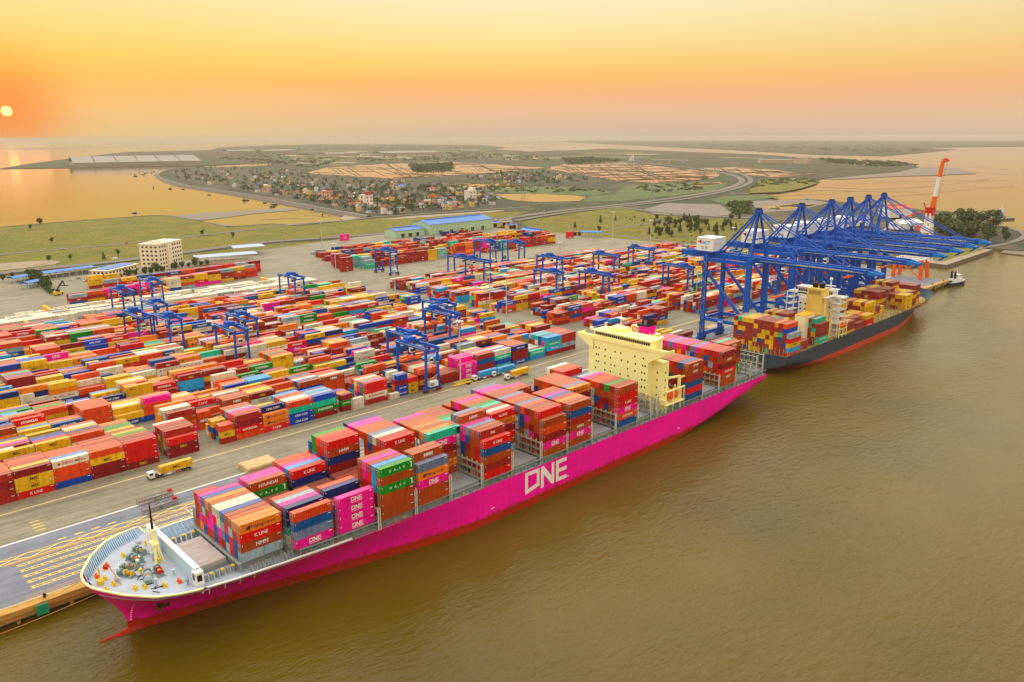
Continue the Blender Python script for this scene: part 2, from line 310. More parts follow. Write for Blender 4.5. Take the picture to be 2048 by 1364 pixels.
# fields
land('grass_field', [(-420, 494), (0, 455.5), (103, 446.5), (205, 438.5), (308, 431.5), (339, 432.5), (393, 441.5), (455, 454.5), (547, 448.5), (595, 452.5), (690, 442.5), (760, 436), (860, 430), (1000, 424), (1060, 423), (1010, 437), (900, 452), (700, 470), (513, 484), (239, 520), (0, 545), (-420, 600)], 2.6, m_grass, skirt=2.2)
land('grass_verge', [(-420, 610), (0, 553), (239, 527), (513, 491), (640, 482), (700, 478), (800, 468), (880, 462), (880, 475), (500, 520), (200, 560), (0, 580), (-420, 660)], 2.9, m_grass, skirt=2.2)
land('grass_meadow', [(1035, 445), (1130, 428), (1240, 414), (1310, 430), (1400, 436), (1480, 438), (1560, 440), (1640, 446), (1560, 470), (1500, 520), (1350, 560), (1200, 500), (1100, 470)], 2.7, m_grass2, skirt=2.2)
land('marsh', [(1500, 378), (1520, 362), (1590, 356), (1640, 361), (1630, 368), (1600, 377), (1560, 384), (1500, 386)], 2.7, m_grass2, skirt=2.2)
land('marsh', [(1250, 372), (1300, 368), (1400, 365), (1455, 368), (1430, 380), (1340, 392), (1240, 402), (1160, 404), (1180, 393), (1230, 388)], 2.5, m_marsh, skirt=2.2)
land('marsh', [(850, 376), (1000, 370), (1150, 375), (1230, 384), (1180, 391), (1050, 388), (1000, 384), (900, 380)], 2.5, m_marsh, skirt=2.2)
land('marsh', [(1450, 392), (1530, 388), (1560, 394), (1500, 400), (1490, 408), (1500, 428), (1470, 430), (1455, 410), (1420, 400)], 2.5, m_marsh, skirt=2.2)
land('bare_ground', [(1285, 420), (1330, 406), (1440, 409), (1468, 430), (1400, 433), (1310, 428)], 2.5, m_mud, skirt=2.2)
land('bare_ground', [(1500, 402), (1560, 400), (1620, 399), (1660, 405), (1600, 420), (1520, 425)], 2.5, m_mud, skirt=2.2)
land('bare_ground', [(-60, 539), (0, 527), (100, 520), (122, 523), (108, 529), (0, 541)], 2.9, m_sand, skirt=2.6)
land('bare_ground', [(820, 432), (900, 427), (1000, 420), (1010, 422), (900, 431), (760, 440)], 2.9, m_sand, skirt=2.6)
land('beach', [(690, 441.5), (745, 431.5), (700, 424), (650, 419), (640, 421), (690, 430), (680, 437)], 1.0, m_sand)
land('town_ground', [(345, 342), (420, 334), (520, 338), (600, 343), (660, 357), (760, 362), (850, 366), (905, 372), (960, 380), (985, 388), (1000, 400), (985, 410), (900, 420), (800, 428), (745, 429), (690, 418), (600, 401), (500, 383), (400, 366), (345, 356)], 2.4, blend_mat('town_earth', [L(66, 62, 44), L(84, 76, 58), L(56, 64, 36)], .05, fine=.3), skirt=2.2)
# strip fields of the plain
_pl = [(450, 301), (960, 296), (1060, 305), (1250, 303), (1500, 312), (1640, 320), (1500, 324), (1400, 322), (1250, 318), (1100, 322), (900, 320), (620, 334), (560, 326)]
rnd = random.Random(77); _n = 0
while _n < 75:
    x0 = rnd.uniform(450, 1620); y0 = rnd.uniform(296, 334); w0 = rnd.uniform(25, 120); h0 = rnd.uniform(.7, 2.4); k = rnd.uniform(-.02, .03)
    q = [(x0, y0), (x0+w0, y0+k*w0), (x0+w0*rnd.uniform(.85, 1.1), y0+k*w0+h0), (x0+w0*.5, y0+k*w0*.5+h0*1.2), (x0-w0*rnd.uniform(0, .15), y0+h0)]
    def inq(p, poly=_pl):
        r = False; j = len(poly)-1
        for i in range(len(poly)):
            a, c_ = poly[i], poly[j]
            if (a[1] > p[1]) != (c_[1] > p[1]) and p[0] < (c_[0]-a[0])*(p[1]-a[1])/(c_[1]-a[1])+a[0]: r = not r
            j = i
        return r
    if all(inq(p) for p in q): land('field', q, 2.35+_n*.004, rnd.choice([m_marsh, m_mud, m_sand, m_grass, m_marsh, m_pond, m_land]), skirt=2.2); _n += 1
# ponds with their dikes
m_dike = blend_mat('dike_earth', [L(84, 76, 56), L(104, 92, 66)], .1, fine=.2)
def inside(p, poly):
    r = False; j = len(poly)-1
    for i in range(len(poly)):
        a, b = poly[i], poly[j]
        if (a[1] > p[1]) != (b[1] > p[1]) and p[0] < (b[0]-a[0])*(p[1]-a[1])/(b[1]-a[1])+a[0]: r = not r
        j = i
    return r
def pond(px, nd, seed, z=2.75):
    rnd = random.Random(seed); out = []
    for i, a in enumerate(px):      # ragged banks
        c_ = px[(i+1) % len(px)]; out.append(a)
        for k in (.2, .4, .6, .8): out.append((a[0]+(c_[0]-a[0])*k+rnd.uniform(-5, 5), a[1]+(c_[1]-a[1])*k+rnd.uniform(-.9, .9)*min(1, nd*.2)))
    px = out
    land('pond', px, z, m_pond, skirt=2.2)
    nd = int(nd*2.6); b = MB(); xs = [p[0] for p in px]; ys = [p[1] for p in px]
    for k in range(nd):
        y = min(ys)+(max(ys)-min(ys))*(k+rnd.random())/nd; x0 = rnd.uniform(min(xs), max(xs)-30); ln = rnd.uniform(40, 220); sl_ = rnd.uniform(-.06, .06)
        prev = None
        for i in range(14):
            x = x0+ln*i/13; q = (x, y+sl_*(x-x0)+rnd.uniform(-.4, .4))
            if not inside(q, px): prev = None; continue
            c_ = P(q[0], q[1], z+.3)
            if prev is not None: b.beam(prev, c_, rnd.uniform(1.6, 3.2), 1.2, m_dike)
            prev = c_
    for k in range(nd//2):
        x = rnd.uniform(min(xs), max(xs)); sl_ = rnd.uniform(1, 3); prev = None
        for i in range(8):
            y = min(ys)+(max(ys)-min(ys))*i/7; q = (x+sl_*(y-min(ys)), y)
            if not inside(q, px): prev = None; continue
            c_ = P(q[0], q[1], z+.3)
            if prev is not None: b.beam(prev, c_, 1.8, 1.2, m_dike)
            prev = c_
    if b.f: b.build('pond_dike', kind='structure')
pond([(612, 346), (640, 338), (720, 330), (830, 326), (900, 323), (1010, 331), (1090, 335), (980, 346), (900, 350), (790, 357), (700, 352)], 16, 1)
pond([(1090, 338), (1130, 328), (1200, 325), (1270, 326.5), (1350, 337), (1430, 344), (1437, 352), (1400, 361), (1310, 366), (1240, 362), (1170, 350)], 16, 2)
pond([(890, 382), (980, 384), (985, 388), (970, 391), (900, 387)], 1, 3)
pond([(985, 389), (1060, 387), (1150, 391), (1170, 394), (1160, 402), (1080, 404), (1030, 401)], 0, 4)
pond([(1400, 336), (1470, 334), (1560, 340), (1590, 347), (1640, 347), (1540, 354), (1500, 350)], 7, 5)
pond([(900, 368), (985, 366), (1060, 370), (1020, 376), (985, 375), (920, 372)], 2, 6)
pond([(1360, 371), (1400, 366), (1440, 364), (1440, 368), (1400, 371)], 2, 7)
pond([(1520, 414), (1590, 407), (1640, 409), (1600, 416), (1550, 419)], 2, 8)
pond([(1010, 300), (1060, 294), (1150, 290), (1240, 296), (1180, 299), (1060, 303)], 2, 9)
# roads
def road(name, px, width, z, mt=None, lanes=True):
    pts = [P(x, y, z) for x, y in px]; b = MB(); mt = mt or m_road; prev = None
    fine = []
    for i in range(len(pts)-1):
        p0 = pts[max(i-1, 0)]; p1 = pts[i]; p2 = pts[i+1]; p3 = pts[min(i+2, len(pts)-1)]
        for k in range(5):
            t = k/5; fine.append(.5*((2*p1)+(p2-p0)*t+(2*p0-5*p1+4*p2-p3)*t*t+(3*p1-p0-3*p2+p3)*t*t*t))
    fine.append(pts[-1])
    Ls = []; Rs = []
    for i, p in enumerate(fine):
        d = (fine[min(i+1, len(fine)-1)]-fine[max(i-1, 0)]); d.z = 0; d.normalize(); nrm_ = Vector((-d.y, d.x, 0)); Ls.append(p+nrm_*width/2); Rs.append(p-nrm_*width/2)
    n = len(fine)
    low = [(p.x, p.y, z-.9) for p in Ls+Rs]
    b.add(Ls+Rs+low, [(i, i+n, i+n+1, i+1) for i in range(n-1)]+[(i, i+1, 2*n+i+1, 2*n+i) for i in range(n-1)]+[(n+i+1, n+i, 3*n+i, 3*n+i+1) for i in range(n-1)], mt)
    b.build(name, kind='structure'); return fine
road('road', [(-420, 560), (0, 509), (256, 486.5), (513, 457.5), (598, 448), (700, 440), (745, 434), (840, 428), (960, 420), (1060, 413)], 9, 3.0)
road('road', [(-420, 610), (0, 546), (239, 521), (513, 485.5), (700, 472), (850, 458), (993, 439), (1113, 422), (1216, 411.5), (1300, 402), (1367, 392.5), (1440, 380), (1472, 370), (1484, 362), (1474, 353), (1445, 345.5), (1386, 336), (1289, 326), (1200, 319)], 17, 3.2)
road('road', [(1030, 441), (1120, 426), (1225, 414), (1320, 404), (1390, 394), (1462, 379), (1496, 367), (1500, 357), (1482, 347), (1450, 341)], 13, 3.4)
road('road', [(1230, 413), (1330, 425), (1440, 433), (1560, 438), (1700, 442)], 12, 3.1)
road('road', [(1202, 463), (1260, 452), (1340, 442)], 7, 2.95)
road('road', [(1200, 466), (1300, 478), (1420, 492)], 7, 2.95)
road('road', [(1880, 500), (1985, 492), (2040, 478), (2048, 466), (2010, 452)], 8, 3.0)
road('road', [(1240, 384.5), (1380, 383), (1450, 379.5)], 9, 2.95)
# sea wall that bends round the town
b = MB(); sw = [P(x, y, 2.2) for x, y in [(312, 349), (319, 356), (332, 362), (362, 370), (428, 380), (513, 394), (616, 413), (690, 427), (735, 435)]]
for i in range(len(sw)-1):
    a_, c_ = sw[i], sw[i+1]; d = (c_-a_).normalized(); n_ = Vector((-d.y, d.x, 0))
    if (a_+n_).dot(Vector((-1, 1, 0))) < a_.dot(Vector((-1, 1, 0))): n_ = -n_
    q = lambda p, o, z: (p.x+n_.x*o, p.y+n_.y*o, z)
    b.quad(q(a_, 9, -.5), q(c_, 9, -.5), q(c_, 2, 5), q(a_, 2, 5), m_rock); b.quad(q(a_, 2, 5), q(c_, 2, 5), q(c_, -5, 5), q(a_, -5, 5), m_road); b.quad(q(a_, -5, 5), q(c_, -5, 5), q(c_, -9, 2), q(a_, -9, 2), m_grass)
b.build('sea_wall', label='grey stone sea wall curving round the town beside the golden bay', cat='sea wall')
# ------------------------------------------------------------------ terminal ground and quay
TERM = [(-420, 231.9), (756, 231.9), (756, 262), (790, 300), (786, 560), (776, 660), (764, 745), (748, 862), (560, 872), (430, 848), (300, 826), (160, 838), (60, 870), (-420, 980)]
land('terminal_ground', None, QZ, m_conc, skirt=-1.0, world=TERM)
b = MB(); b.add([(-420, 231.9, QZ+.02), (750, 231.9, QZ+.02), (750, 271.6, QZ+.02), (-420, 271.6, QZ+.02)], [(0, 1, 2, 3)], m_asph); b.build('apron', kind='structure')
m_yline = mat('yellow_paint', L(244, 206, 80), .7, .6, .6, (.6, .55, .5)); m_wline = mat('white_paint', L(206, 204, 192), .7, .5, .6, (.7, .68, .65)); m_beam = mat('quay_concrete', L(196, 150, 78), .8, .8, .25, (.55, .5, .42), stretch=(1, 1, 3))
m_dark = mat('painted_quay_shade', (.02, .018, .015), .9)
b = MB()
b.box(-420, 228.9, 3.2, 756, 231.9, QZ+.24, m_beam); b.box(-420, 229.6, 1.6, 756, 231.9, 3.2, m_beam)
b.box(-420, 231.9, QZ+.03, 756, 232.6, QZ+.30, mat('coping', L(198, 176, 128), .8, .6, .5))
b.build('quay_beam', kind='structure')
b = MB(); b.box(-420, 232.2, -1, 756, 232.4, 2.5, m_dark)  # near-black sheet, its colour stands in for the shade below the quay
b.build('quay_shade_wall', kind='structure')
b = MB()
for i in range(64): b.tube((-100+i*13.3, 230.6, -1.5), (-100+i*13.3, 230.6, 1.6), .55, m_beam, 8)
b.build('quay_pile', kind='structure')
# paint: kerb line, yard edge line, crane lanes
b = MB()
b.box(-420, 271.6, QZ, 745, 272.7, QZ+.06, m_wline); b.box(-420, 296.6, QZ, 360, 297.4, QZ+.012, mat('edge_line', L(214, 186, 132), .7, .5, .6)); b.box(390, 296.6, QZ, 745, 297.4, QZ+.012, m_yline)
for y in (254.6, 250.6, 246.6, 242.6, 238.6):
    for k in (0, 1.15):
        b.box(38.5, y+k, QZ+.024, 720, y+k+.36, QZ+.036, m_yline)
    x = 38.5
    while x < 150:
        b.beam((x, y+.1, QZ+.03), (x+1.3, y+1.3, QZ+.03), .34, .012, m_yline); x += 2.6
x = 32
for y in (262.2, 258.6): b.box(34, y, QZ+.024, 720, y+.3, QZ+.036, m_yline)
for y in (257.6, 258.0, 235.2, 233.6): b.box(36, y, QZ+.024, 720, y+.28, QZ+.038, mat('ochre_paint', L(214, 150, 24), .7, .6, .5))
x = 34
while x < 160:
    b.beam((x, 258.9, QZ+.044), (x+9, 262.3, QZ+.044), .42, .012, m_yline); b.beam((x+9, 258.9, QZ+.058), (x, 262.3, QZ+.058), .42, .012, m_yline); x += 9
b.box(90, 236, QZ+.072, 90.35, 258, QZ+.082, m_wline)
for i in range(4): b.box(52+i*5, 264.5, QZ+.024, 54.6+i*5, 265.1, QZ+.036, m_yline)
for i in range(4): b.box(48.5, 276+i*2.6, QZ+.0, 51.5, 276.5+i*2.6, QZ+.012, m_yline)
for (x, y) in ((70, 240), (78, 244.5), (86, 249), (90, 253), (76, 253), (66, 246)): b.box(x, y, QZ+.088, x+2.4, y+.7, QZ+.1, m_yline)
# cross lane and empty slots of the far yard
for i in range(11): b.box(362, 300+i*24, QZ, 362.3, 312+i*24, QZ+.012, m_wline)
for r_ in range(5):
    for i in range(26):
        x = 400+i*12.6; y = 556+r_*22
        b.box(x, y, QZ, x+.25, y+15, QZ+.012, m_wline)
    b.box(400, 555.7+r_*22, QZ, 727, 556+r_*22, QZ+.014, m_wline); b.box(400, 571+r_*22, QZ, 727, 571.3+r_*22, QZ+.014, m_yline)
b.build('ground_marking', kind='structure')
# far quay of the repair yard across the basin
land('far_quay', None, 3.6, m_sand, skirt=-1, world=[(852, 263), (1005, 265), (1012, 300), (880, 320), (858, 300)], side=m_rock)
land('far_quay_grass', None, 3.72, m_grass, skirt=3.0, world=[(872, 274), (1000, 272), (1009, 298), (890, 312)])
HAZE = 0.000046
# ================================================================== ships
def lerp_tab(t, x):
    if x <= t[0][0]: return t[0][1]
    for (a, b), (c, d) in zip(t, t[1:]):
        if x <= c: return b+(d-b)*(x-a)/(c-a)
    return t[-1][1]
class Hull:
    """half breadths by level; x grows from bow to stern in ship's own frame, centre line y=0, water z=0"""
    def __init__(s, stem, bw, bd, zd, aft0, length, half, z0, zt):
        s.stem, s.bw, s.bd, s.zd, s.aft0, s.len, s.half, s.z0, s.zt = stem, bw, bd, zd, aft0, length, half, z0, zt
    def hb(s, x, z):
        xs = lerp_tab(s.stem, z); d = x-xs
        if d <= 0: return 0.0
        k = min(max(z/s.zd, 0), 1.15)**1.7
        h = lerp_tab(s.bw, d)*(1-k)+lerp_tab(s.bd, d)*k; h = min(h, s.half)
        if x > s.aft0:
            a = lerp_tab(s.z0, x); t = lerp_tab(s.zt, x); q = (z-a)/max(t-a, .01)
            h *= max(0., min(1., q))**.5
        return h
    def grid(s, levels, xs):
        rows = []
        for z in levels:
            st = lerp_tab(s.stem, z); rows.append([(st+(x if x < 0 else x), z) for x in [0]])
        return rows
    def loft(s, b, levels, nx, mt, x_end, side):
        cols = []
        for z in levels:
            st = lerp_tab(s.stem, z); pts = []
            for i in range(nx+1):
                t = i/nx; t = t*t*.65+t*.35; x = st+(x_end-st)*t; pts.append((x, side*s.hb(x, z), z))
            cols.append(pts)
        vs = [p for c_ in cols for p in c_]; n = nx+1; fs = []
        for j in range(len(levels)-1):
            for i in range(nx):
                q = (j*n+i, j*n+i+1, (j+1)*n+i+1, (j+1)*n+i); fs.append(q if side < 0 else q[::-1])
        b.add(vs, fs, mt)
def rust_mat(name, col, rust=L(120, 40, 14), z_lo=0.0, z_hi=4.5, amt=.9, streak=False):
    """paint with rust scabs that thin out above the water line"""
    m = bpy.data.materials.new(name); m.use_nodes = True; t = m.node_tree; b = t.nodes['Principled BSDF']; b.inputs['Roughness'].default_value = .5
    b.inputs['Specular IOR Level'].default_value = .15
    g = t.nodes.new('ShaderNodeNewGeometry'); sp = t.nodes.new('ShaderNodeSeparateXYZ'); t.links.new(g.outputs['Position'], sp.inputs[0])
    mp = t.nodes.new('ShaderNodeMapping'); mp.inputs['Scale'].default_value = (1, 1, .45); t.links.new(g.outputs['Position'], mp.inputs[0])
    n = t.nodes.new('ShaderNodeTexNoise'); n.inputs['Scale'].default_value = .35; n.inputs['Detail'].default_value = 9; n.inputs['Roughness'].default_value = .7; t.links.new(mp.outputs[0], n.inputs['Vector'])
    zr = t.nodes.new('ShaderNodeMapRange'); zr.inputs[1].default_value = z_lo; zr.inputs[2].default_value = z_hi; zr.inputs[3].default_value = .12; zr.inputs[4].default_value = -.22; t.links.new(sp.outputs[2], zr.inputs[0])
    ad = t.nodes.new('ShaderNodeMath'); ad.operation = 'ADD'; t.links.new(n.outputs[0], ad.inputs[0]); t.links.new(zr.outputs[0], ad.inputs[1])
    st = t.nodes.new('ShaderNodeMapRange'); st.inputs[1].default_value = .5; st.inputs[2].default_value = .62; st.inputs[3].default_value = 0; st.inputs[4].default_value = amt; t.links.new(ad.outputs[0], st.inputs[0])
    n2 = t.nodes.new('ShaderNodeTexNoise'); n2.inputs['Scale'].default_value = .06; n2.inputs['Detail'].default_value = 5; t.links.new(g.outputs['Position'], n2.inputs['Vector'])
    v = t.nodes.new('ShaderNodeMapRange'); v.inputs[1].default_value = .3; v.inputs[2].default_value = .7; v.inputs[3].default_value = .82; v.inputs[4].default_value = 1.06; t.links.new(n2.outputs[0], v.inputs[0])
    sc = t.nodes.new('ShaderNodeVectorMath'); sc.operation = 'SCALE'; sc.inputs[0].default_value = col; t.links.new(v.outputs[0], sc.inputs['Scale'])
    cmb = t.nodes.new('ShaderNodeCombineXYZ'); t.links.new(sp.outputs[0], cmb.inputs[0]); t.links.new(sp.outputs[2], cmb.inputs[1])   # welded plates
    br = t.nodes.new('ShaderNodeTexBrick'); br.inputs['Scale'].default_value = 1; br.inputs['Brick Width'].default_value = 11; br.inputs['Row Height'].default_value = 2.8; br.inputs['Mortar Size'].default_value = .07; br.inputs['Color1'].default_value = (1, 1, 1, 1); br.inputs['Color2'].default_value = (.92, .92, .92, 1); br.inputs['Mortar'].default_value = (.8, .8, .8, 1); t.links.new(cmb.outputs[0], br.inputs['Vector'])
    ms = t.nodes.new('ShaderNodeMapping'); ms.inputs['Scale'].default_value = (.9, .9, .05); t.links.new(g.outputs['Position'], ms.inputs[0])   # runs down the plating
    n4 = t.nodes.new('ShaderNodeTexNoise'); n4.inputs['Scale'].default_value = 1.0; n4.inputs['Detail'].default_value = 4; t.links.new(ms.outputs[0], n4.inputs['Vector'])
    r4 = t.nodes.new('ShaderNodeMapRange'); r4.inputs[1].default_value = .5; r4.inputs[2].default_value = .75; r4.inputs[3].default_value = 1.0; r4.inputs[4].default_value = .86; t.links.new(n4.outputs[0], r4.inputs[0])
    s2_ = t.nodes.new('ShaderNodeVectorMath'); s2_.operation = 'MULTIPLY'; t.links.new(sc.outputs[0], s2_.inputs[0]); t.links.new(br.outputs['Color'], s2_.inputs[1])
    s3_ = t.nodes.new('ShaderNodeVectorMath'); s3_.operation = 'SCALE'; t.links.new(s2_.outputs[0], s3_.inputs[0]); t.links.new(r4.outputs[0], s3_.inputs['Scale']); sc = s3_
    x = t.nodes.new('ShaderNodeMix'); x.data_type = 'RGBA'; t.links.new(st.outputs[0], x.inputs['Factor']); t.links.new(sc.outputs[0], x.inputs['A']); x.inputs['B'].default_value = tuple(rust)+(1,)
    t.links.new(x.outputs['Result'], b.inputs['Base Color']); return m
m_pink = rust_mat('magenta_hull_paint', L(255, 0, 168), L(170, 20, 40), 2.6, 6.0, .8)
m_boot = rust_mat('red_boot_paint', L(178, 42, 18), L(128, 62, 34), -1, 3.2, .75)
m_deck = mat('grey_deck', L(176, 182, 190), .7, .6, .25, (.72, .70, .66))
m_hatch = mat('hatch_cover_grey', L(148, 146, 146), .7, .7, .15, (.75, .72, .68))
m_steel = mat('lashing_steel', L(150, 156, 152), .6, .7, .8, (.62, .52, .4))
m_green = mat('grey_green_steel', L(132, 152, 150), .6, .5, .8, (.7, .66, .6))
m_ylw = mat('safety_yellow', L(226, 190, 30), .6, .4, 1.5)
m_white = mat('white_paint_steel', L(232, 232, 226), .5, .3, .4, (.85, .8, .72))
m_cream = mat('cream_steel', L(255, 248, 172), .55, .25, .08, (.93, .86, .7), stretch=(1, 1, .4))
m_glass = mat('dark_glass', (.015, .02, .022), .12)
m_black = mat('black_steel', (.012, .012, .014), .5)
m_red = mat('red_paint', L(196, 28, 22), .5, .4, 1.0)
m_orng = mat('orange_paint', L(232, 96, 20), .5, .3, 1.0)
m_blueg = mat('pale_blue_steel', L(186, 208, 224), .5, .3, .4, (.8, .8, .8))
m_rope = mat('mooring_rope', L(196, 140, 74), .9)
# ---- pink ship : own frame origin at bow (x=44.7), centre line Y=206
SX, SY = 44.7, 206.0
H1 = Hull(stem=[(-5, 9.5), (-2, 8.8), (0, 8.6), (3, 8.7), (5, 8.3), (8, 6.8), (12, 4.1), (16, .9), (18.4, 0)],
          bw=[(0, 0), (2, 1.), (12, 3.2), (25, 5.6), (40, 8.9), (57, 13.6), (76, 17.6), (92, 21), (104, 22.6), (112, 22.8)],
          bd=[(0, 0), (.2, 1.9), (.8, 3.8), (2, 5.9), (5.3, 10.6), (10.7, 15.8), (15.3, 17.8), (20.3, 19.4), (30, 21.1), (43, 22.3), (59, 22.75), (75, 22.8)],
          zd=15.5, aft0=206, length=305.3, half=22.8,
          z0=[(206, -26), (230, -14), (256, -7), (280, -3), (295, .4), (305.3, 5.2)], zt=[(206, -2), (230, 0), (256, 4.0), (280, 8.0), (305.3, 11.8)])
ship = empty('container_ship', (SX, SY, 0), 0, 'magenta container ship with tall pale yellow bridge moored in front', 'ship')
def deck_z(x):   # gunwale height along the ship
    return lerp_tab([(0, 18.4), (14, 17.9), (22.2, 17.5), (22.3, 15.9), (42, 15.3), (58, 14.2), (64, 14.1), (305, 14.1)], x)
b = MB()
for sd in (-1, 1): H1.loft(b, [3.0, 4.2, 5.6, 7.2, 9, 11, 12.6, 14.1], 70, m_pink, 305.3, sd)
# bow flare above the main deck up to the sheer line
for sd in (-1, 1):
    vs = []; n = 44
    for j in range(5):
        for i in range(n+1):
            t = (i/n); t = t*t*.7+t*.3
            zt_ = deck_z(t*62); z = 14.1+(zt_-14.1)*j/4
            st = lerp_tab(H1.stem, z); x = st+(62-st)*t; zt_ = deck_z(x); z = 14.1+(zt_-14.1)*j/4
            vs.append((x, sd*H1.hb(x, z), z))
    fs = []
    for j in range(4):
        for i in range(n):
            q = (j*(n+1)+i, j*(n+1)+i+1, (j+1)*(n+1)+i+1, (j+1)*(n+1)+i); fs.append(q if sd < 0 else q[::-1])
    b.add(vs, fs, m_pink)
tr = [(305.3, -H1.hb(305.29, z), z) for z in (5.3, 6.5, 8, 9.5, 11, 12.6, 14.1)]; tr2 = [(x, -y, z) for x, y, z in tr][::-1]
b.add(tr+tr2, [tuple(range(len(tr)*2))], m_pink)
hull = b.build('hull', ship, smooth=True)
b = MB()
for sd in (-1, 1): H1.loft(b, [-4, -2.5, -1, 0, 1, 2, 3.0], 70, m_boot, 305.3, sd)
# bulbous bow just breaking the surface
ns = 12; rings = [(0.9, .15, -.2), (1.8, .75, -.5), (3.4, 1.25, -.9), (5.5, 1.6, -1.2), (8, 1.8, -1.0), (11, 2.0, -.6), (15, 2.1, -.5)]
vs = []
for x, r, zc in rings:
    for i in range(ns):
        a = 2*pi*i/ns; vs.append((x, cos(a)*r*.8, zc+sin(a)*r*1.05))
b.add(vs, [(j*ns+i, j*ns+(i+1) % ns, (j+1)*ns+(i+1) % ns, (j+1)*ns+i) for j in range(len(rings)-1) for i in range(ns)]+[tuple(range(ns))], m_boot)
b.build('boot_topping', ship, smooth=True)
b = MB()   # inner skin of the bulwark, painted like the deck houses
for sd in (-1, 1):
    vs = []; n = 40
    for j in range(2):
        for i in range(n+1):
            x = 1.4+(60-1.4)*(i/n)**1.4; zt_ = deck_z(x); z = (15.4 if x < 23 else 13.4) if j == 0 else zt_; vs.append((x, sd*max(min(H1.hb(x, z), H1.hb(x, zt_))-.22, .02), z))
    b.add(vs, [((i+1, i, n+1+i, n+2+i) if sd < 0 else (i, i+1, n+2+i, n+1+i)) for i in range(n)], mat('bulwark_inside', L(150, 172, 190), .6, .4, .4))
b.build('bulwark_lining', ship)
# sheer rail, pale yellow round the bow
b = MB(); m_rail = mat('cream_rail', L(240, 232, 170), .5, .3, .5)
for sd in (-1, 1):
    prev = None
    for i in range(60):
        t = i/59; t = t*t*.75+t*.25; x = t*66; z = deck_z(x); x2 = x+lerp_tab(H1.stem, z) if x < .01 else x
        p = Vector((max(x, lerp_tab(H1.stem, z)), sd*H1.hb(max(x, lerp_tab(H1.stem, z)), z), z+.1))
        if prev is not None: b.beam(prev, p, .55, .35, m_rail if x < 22.4 else m_white)
        prev = p
b.build('rail_cap', ship)
# decks
def deck_sheet(b, x0, x1, z, mt, n=30, inset=.25):
    a = []; c_ = []
    for i in range(n+1):
        t = i/n; x = x0+(x1-x0)*t; h = max(H1.hb(x, z+.8)-inset, .02); a.append((x, -h, z)); c_.append((x, h, z))
    k = n+1; b.add(a+c_, [(i, i+1, k+i+1, k+i) for i in range(n)], mt)
b = MB(); deck_sheet(b, 2.0, 23.0, 16.2, m_deck); b.build('forecastle_deck', ship)
b = MB(); deck_sheet(b, 22.8, 305, 13.5, m_deck, 80); b.build('main_deck', ship)
for sd in (-1, 1):   # bulwark stays along the forecastle
    for i in range(34):
        x = 2.4+i*.6 if i < 30 else 24+(i-30)*4; z = deck_z(x); h = H1.hb(x, z)-.25; h0 = H1.hb(x, 16.2)-.3
        zb_ = 16.2 if x < 22.5 else 13.5
        b = MB(); b.beam((x, sd*(min(h, h0)-.9), zb_), (x, sd*h, z-.1), .14, .5, m_blueg); b.build('bulwark_stay', ship)
    for i in range(18):
        x = 23+i*1.4; b = MB(); b.beam((x, sd*(H1.hb(x, 13.6)-1.1), 13.5), (x, sd*(H1.hb(x, deck_z(x))-.25), deck_z(x)-.1), .14, .4, m_blueg); b.build('bulwark_stay', ship)
b = MB(); # breakwater across the foredeck
b.box(22.0, -16.5, 16.2, 23.0, 16.5, 20.3, m_blueg); b.box(22.6, -18.4, 13.5, 23.0, 18.4, 16.4, m_white); b.box(21.7, -16.9, 20.3, 23.2, 16.9, 20.5, m_white)
b.box(21.2, -18.7, 16.2, 23.4, -16.2, 20.0, m_white); b.box(21.15, -18.2, 17.6, 21.2, -16.8, 19.4, m_glass); b.box(21.6, -18.73, 17.4, 22.9, -18.7, 19.2, m_glass)
for i in range(22): b.beam((24.6, -15.7+i*1.5, 13.5), (23.0, -15.7+i*1.5, 19.8), .15, .35, m_blueg)
b.build('breakwater', ship)
b = MB(); # foremast
b.tube((18.2, .5, 16.2), (18.2, .5, 26.5), .5, m_cream, 8, .32); b.box(17.4, -1.0, 22.4, 19.0, 2.0, 22.6, m_cream); b.box(17.6, -.6, 26.4, 18.8, 1.6, 26.6, m_cream)
b.tube((18.2, .5, 26.7), (18.2, .5, 34.2), .38, m_black, 6, .12); b.beam((18.2, -2.4, 30), (18.2, 2.8, 30), .15, .15, m_black); b.tube((19.8, 1.8, 16.2), (18.4, .7, 25), .18, m_cream, 6); b.tube((19.8, -1, 16.2), (18.4, .3, 25), .18, m_cream, 6)
b.box(18.6, 5.2, 16.2, 20.8, 8.2, 23.4, m_white); b.box(18.9, 5.6, 23.4, 20.5, 7.8, 24.6, m_white)
b.build('foremast', ship)
def winch(x, y, rz, c1, c2, nm='mooring_winch', s=1.0):
    b = MB()
    for i, (w0, r, mt) in enumerate(((-2.3, 1.0, c1), (-1.1, .6, m_rope), (.2, 1.05, c1), (.6, .65, c2), (1.9, 1.0, c2), (2.2, .45, m_green))):
        b.tube((0, w0*s, 1.1*s), (0, (w0+(.25 if i in (0, 2, 4) else 1.1))*s, 1.1*s), r*s, mt, 14)
    b.box(-.9*s, -2.6*s, 0, .9*s, -2.2*s, .9*s, m_green); b.box(-.9*s, 2.5*s, 0, .9*s, 3.3*s, 1.5*s, m_green); b.box(-1.1*s, -.1*s, 0, -.7*s, .4*s, 1.0*s, m_green); b.box(-1.2*s, -2.8*s, 0, 1.2*s, 3.4*s, .2*s, m_green)
    b.build(nm, ship, loc=(x, y, 16.2), rz=rz)
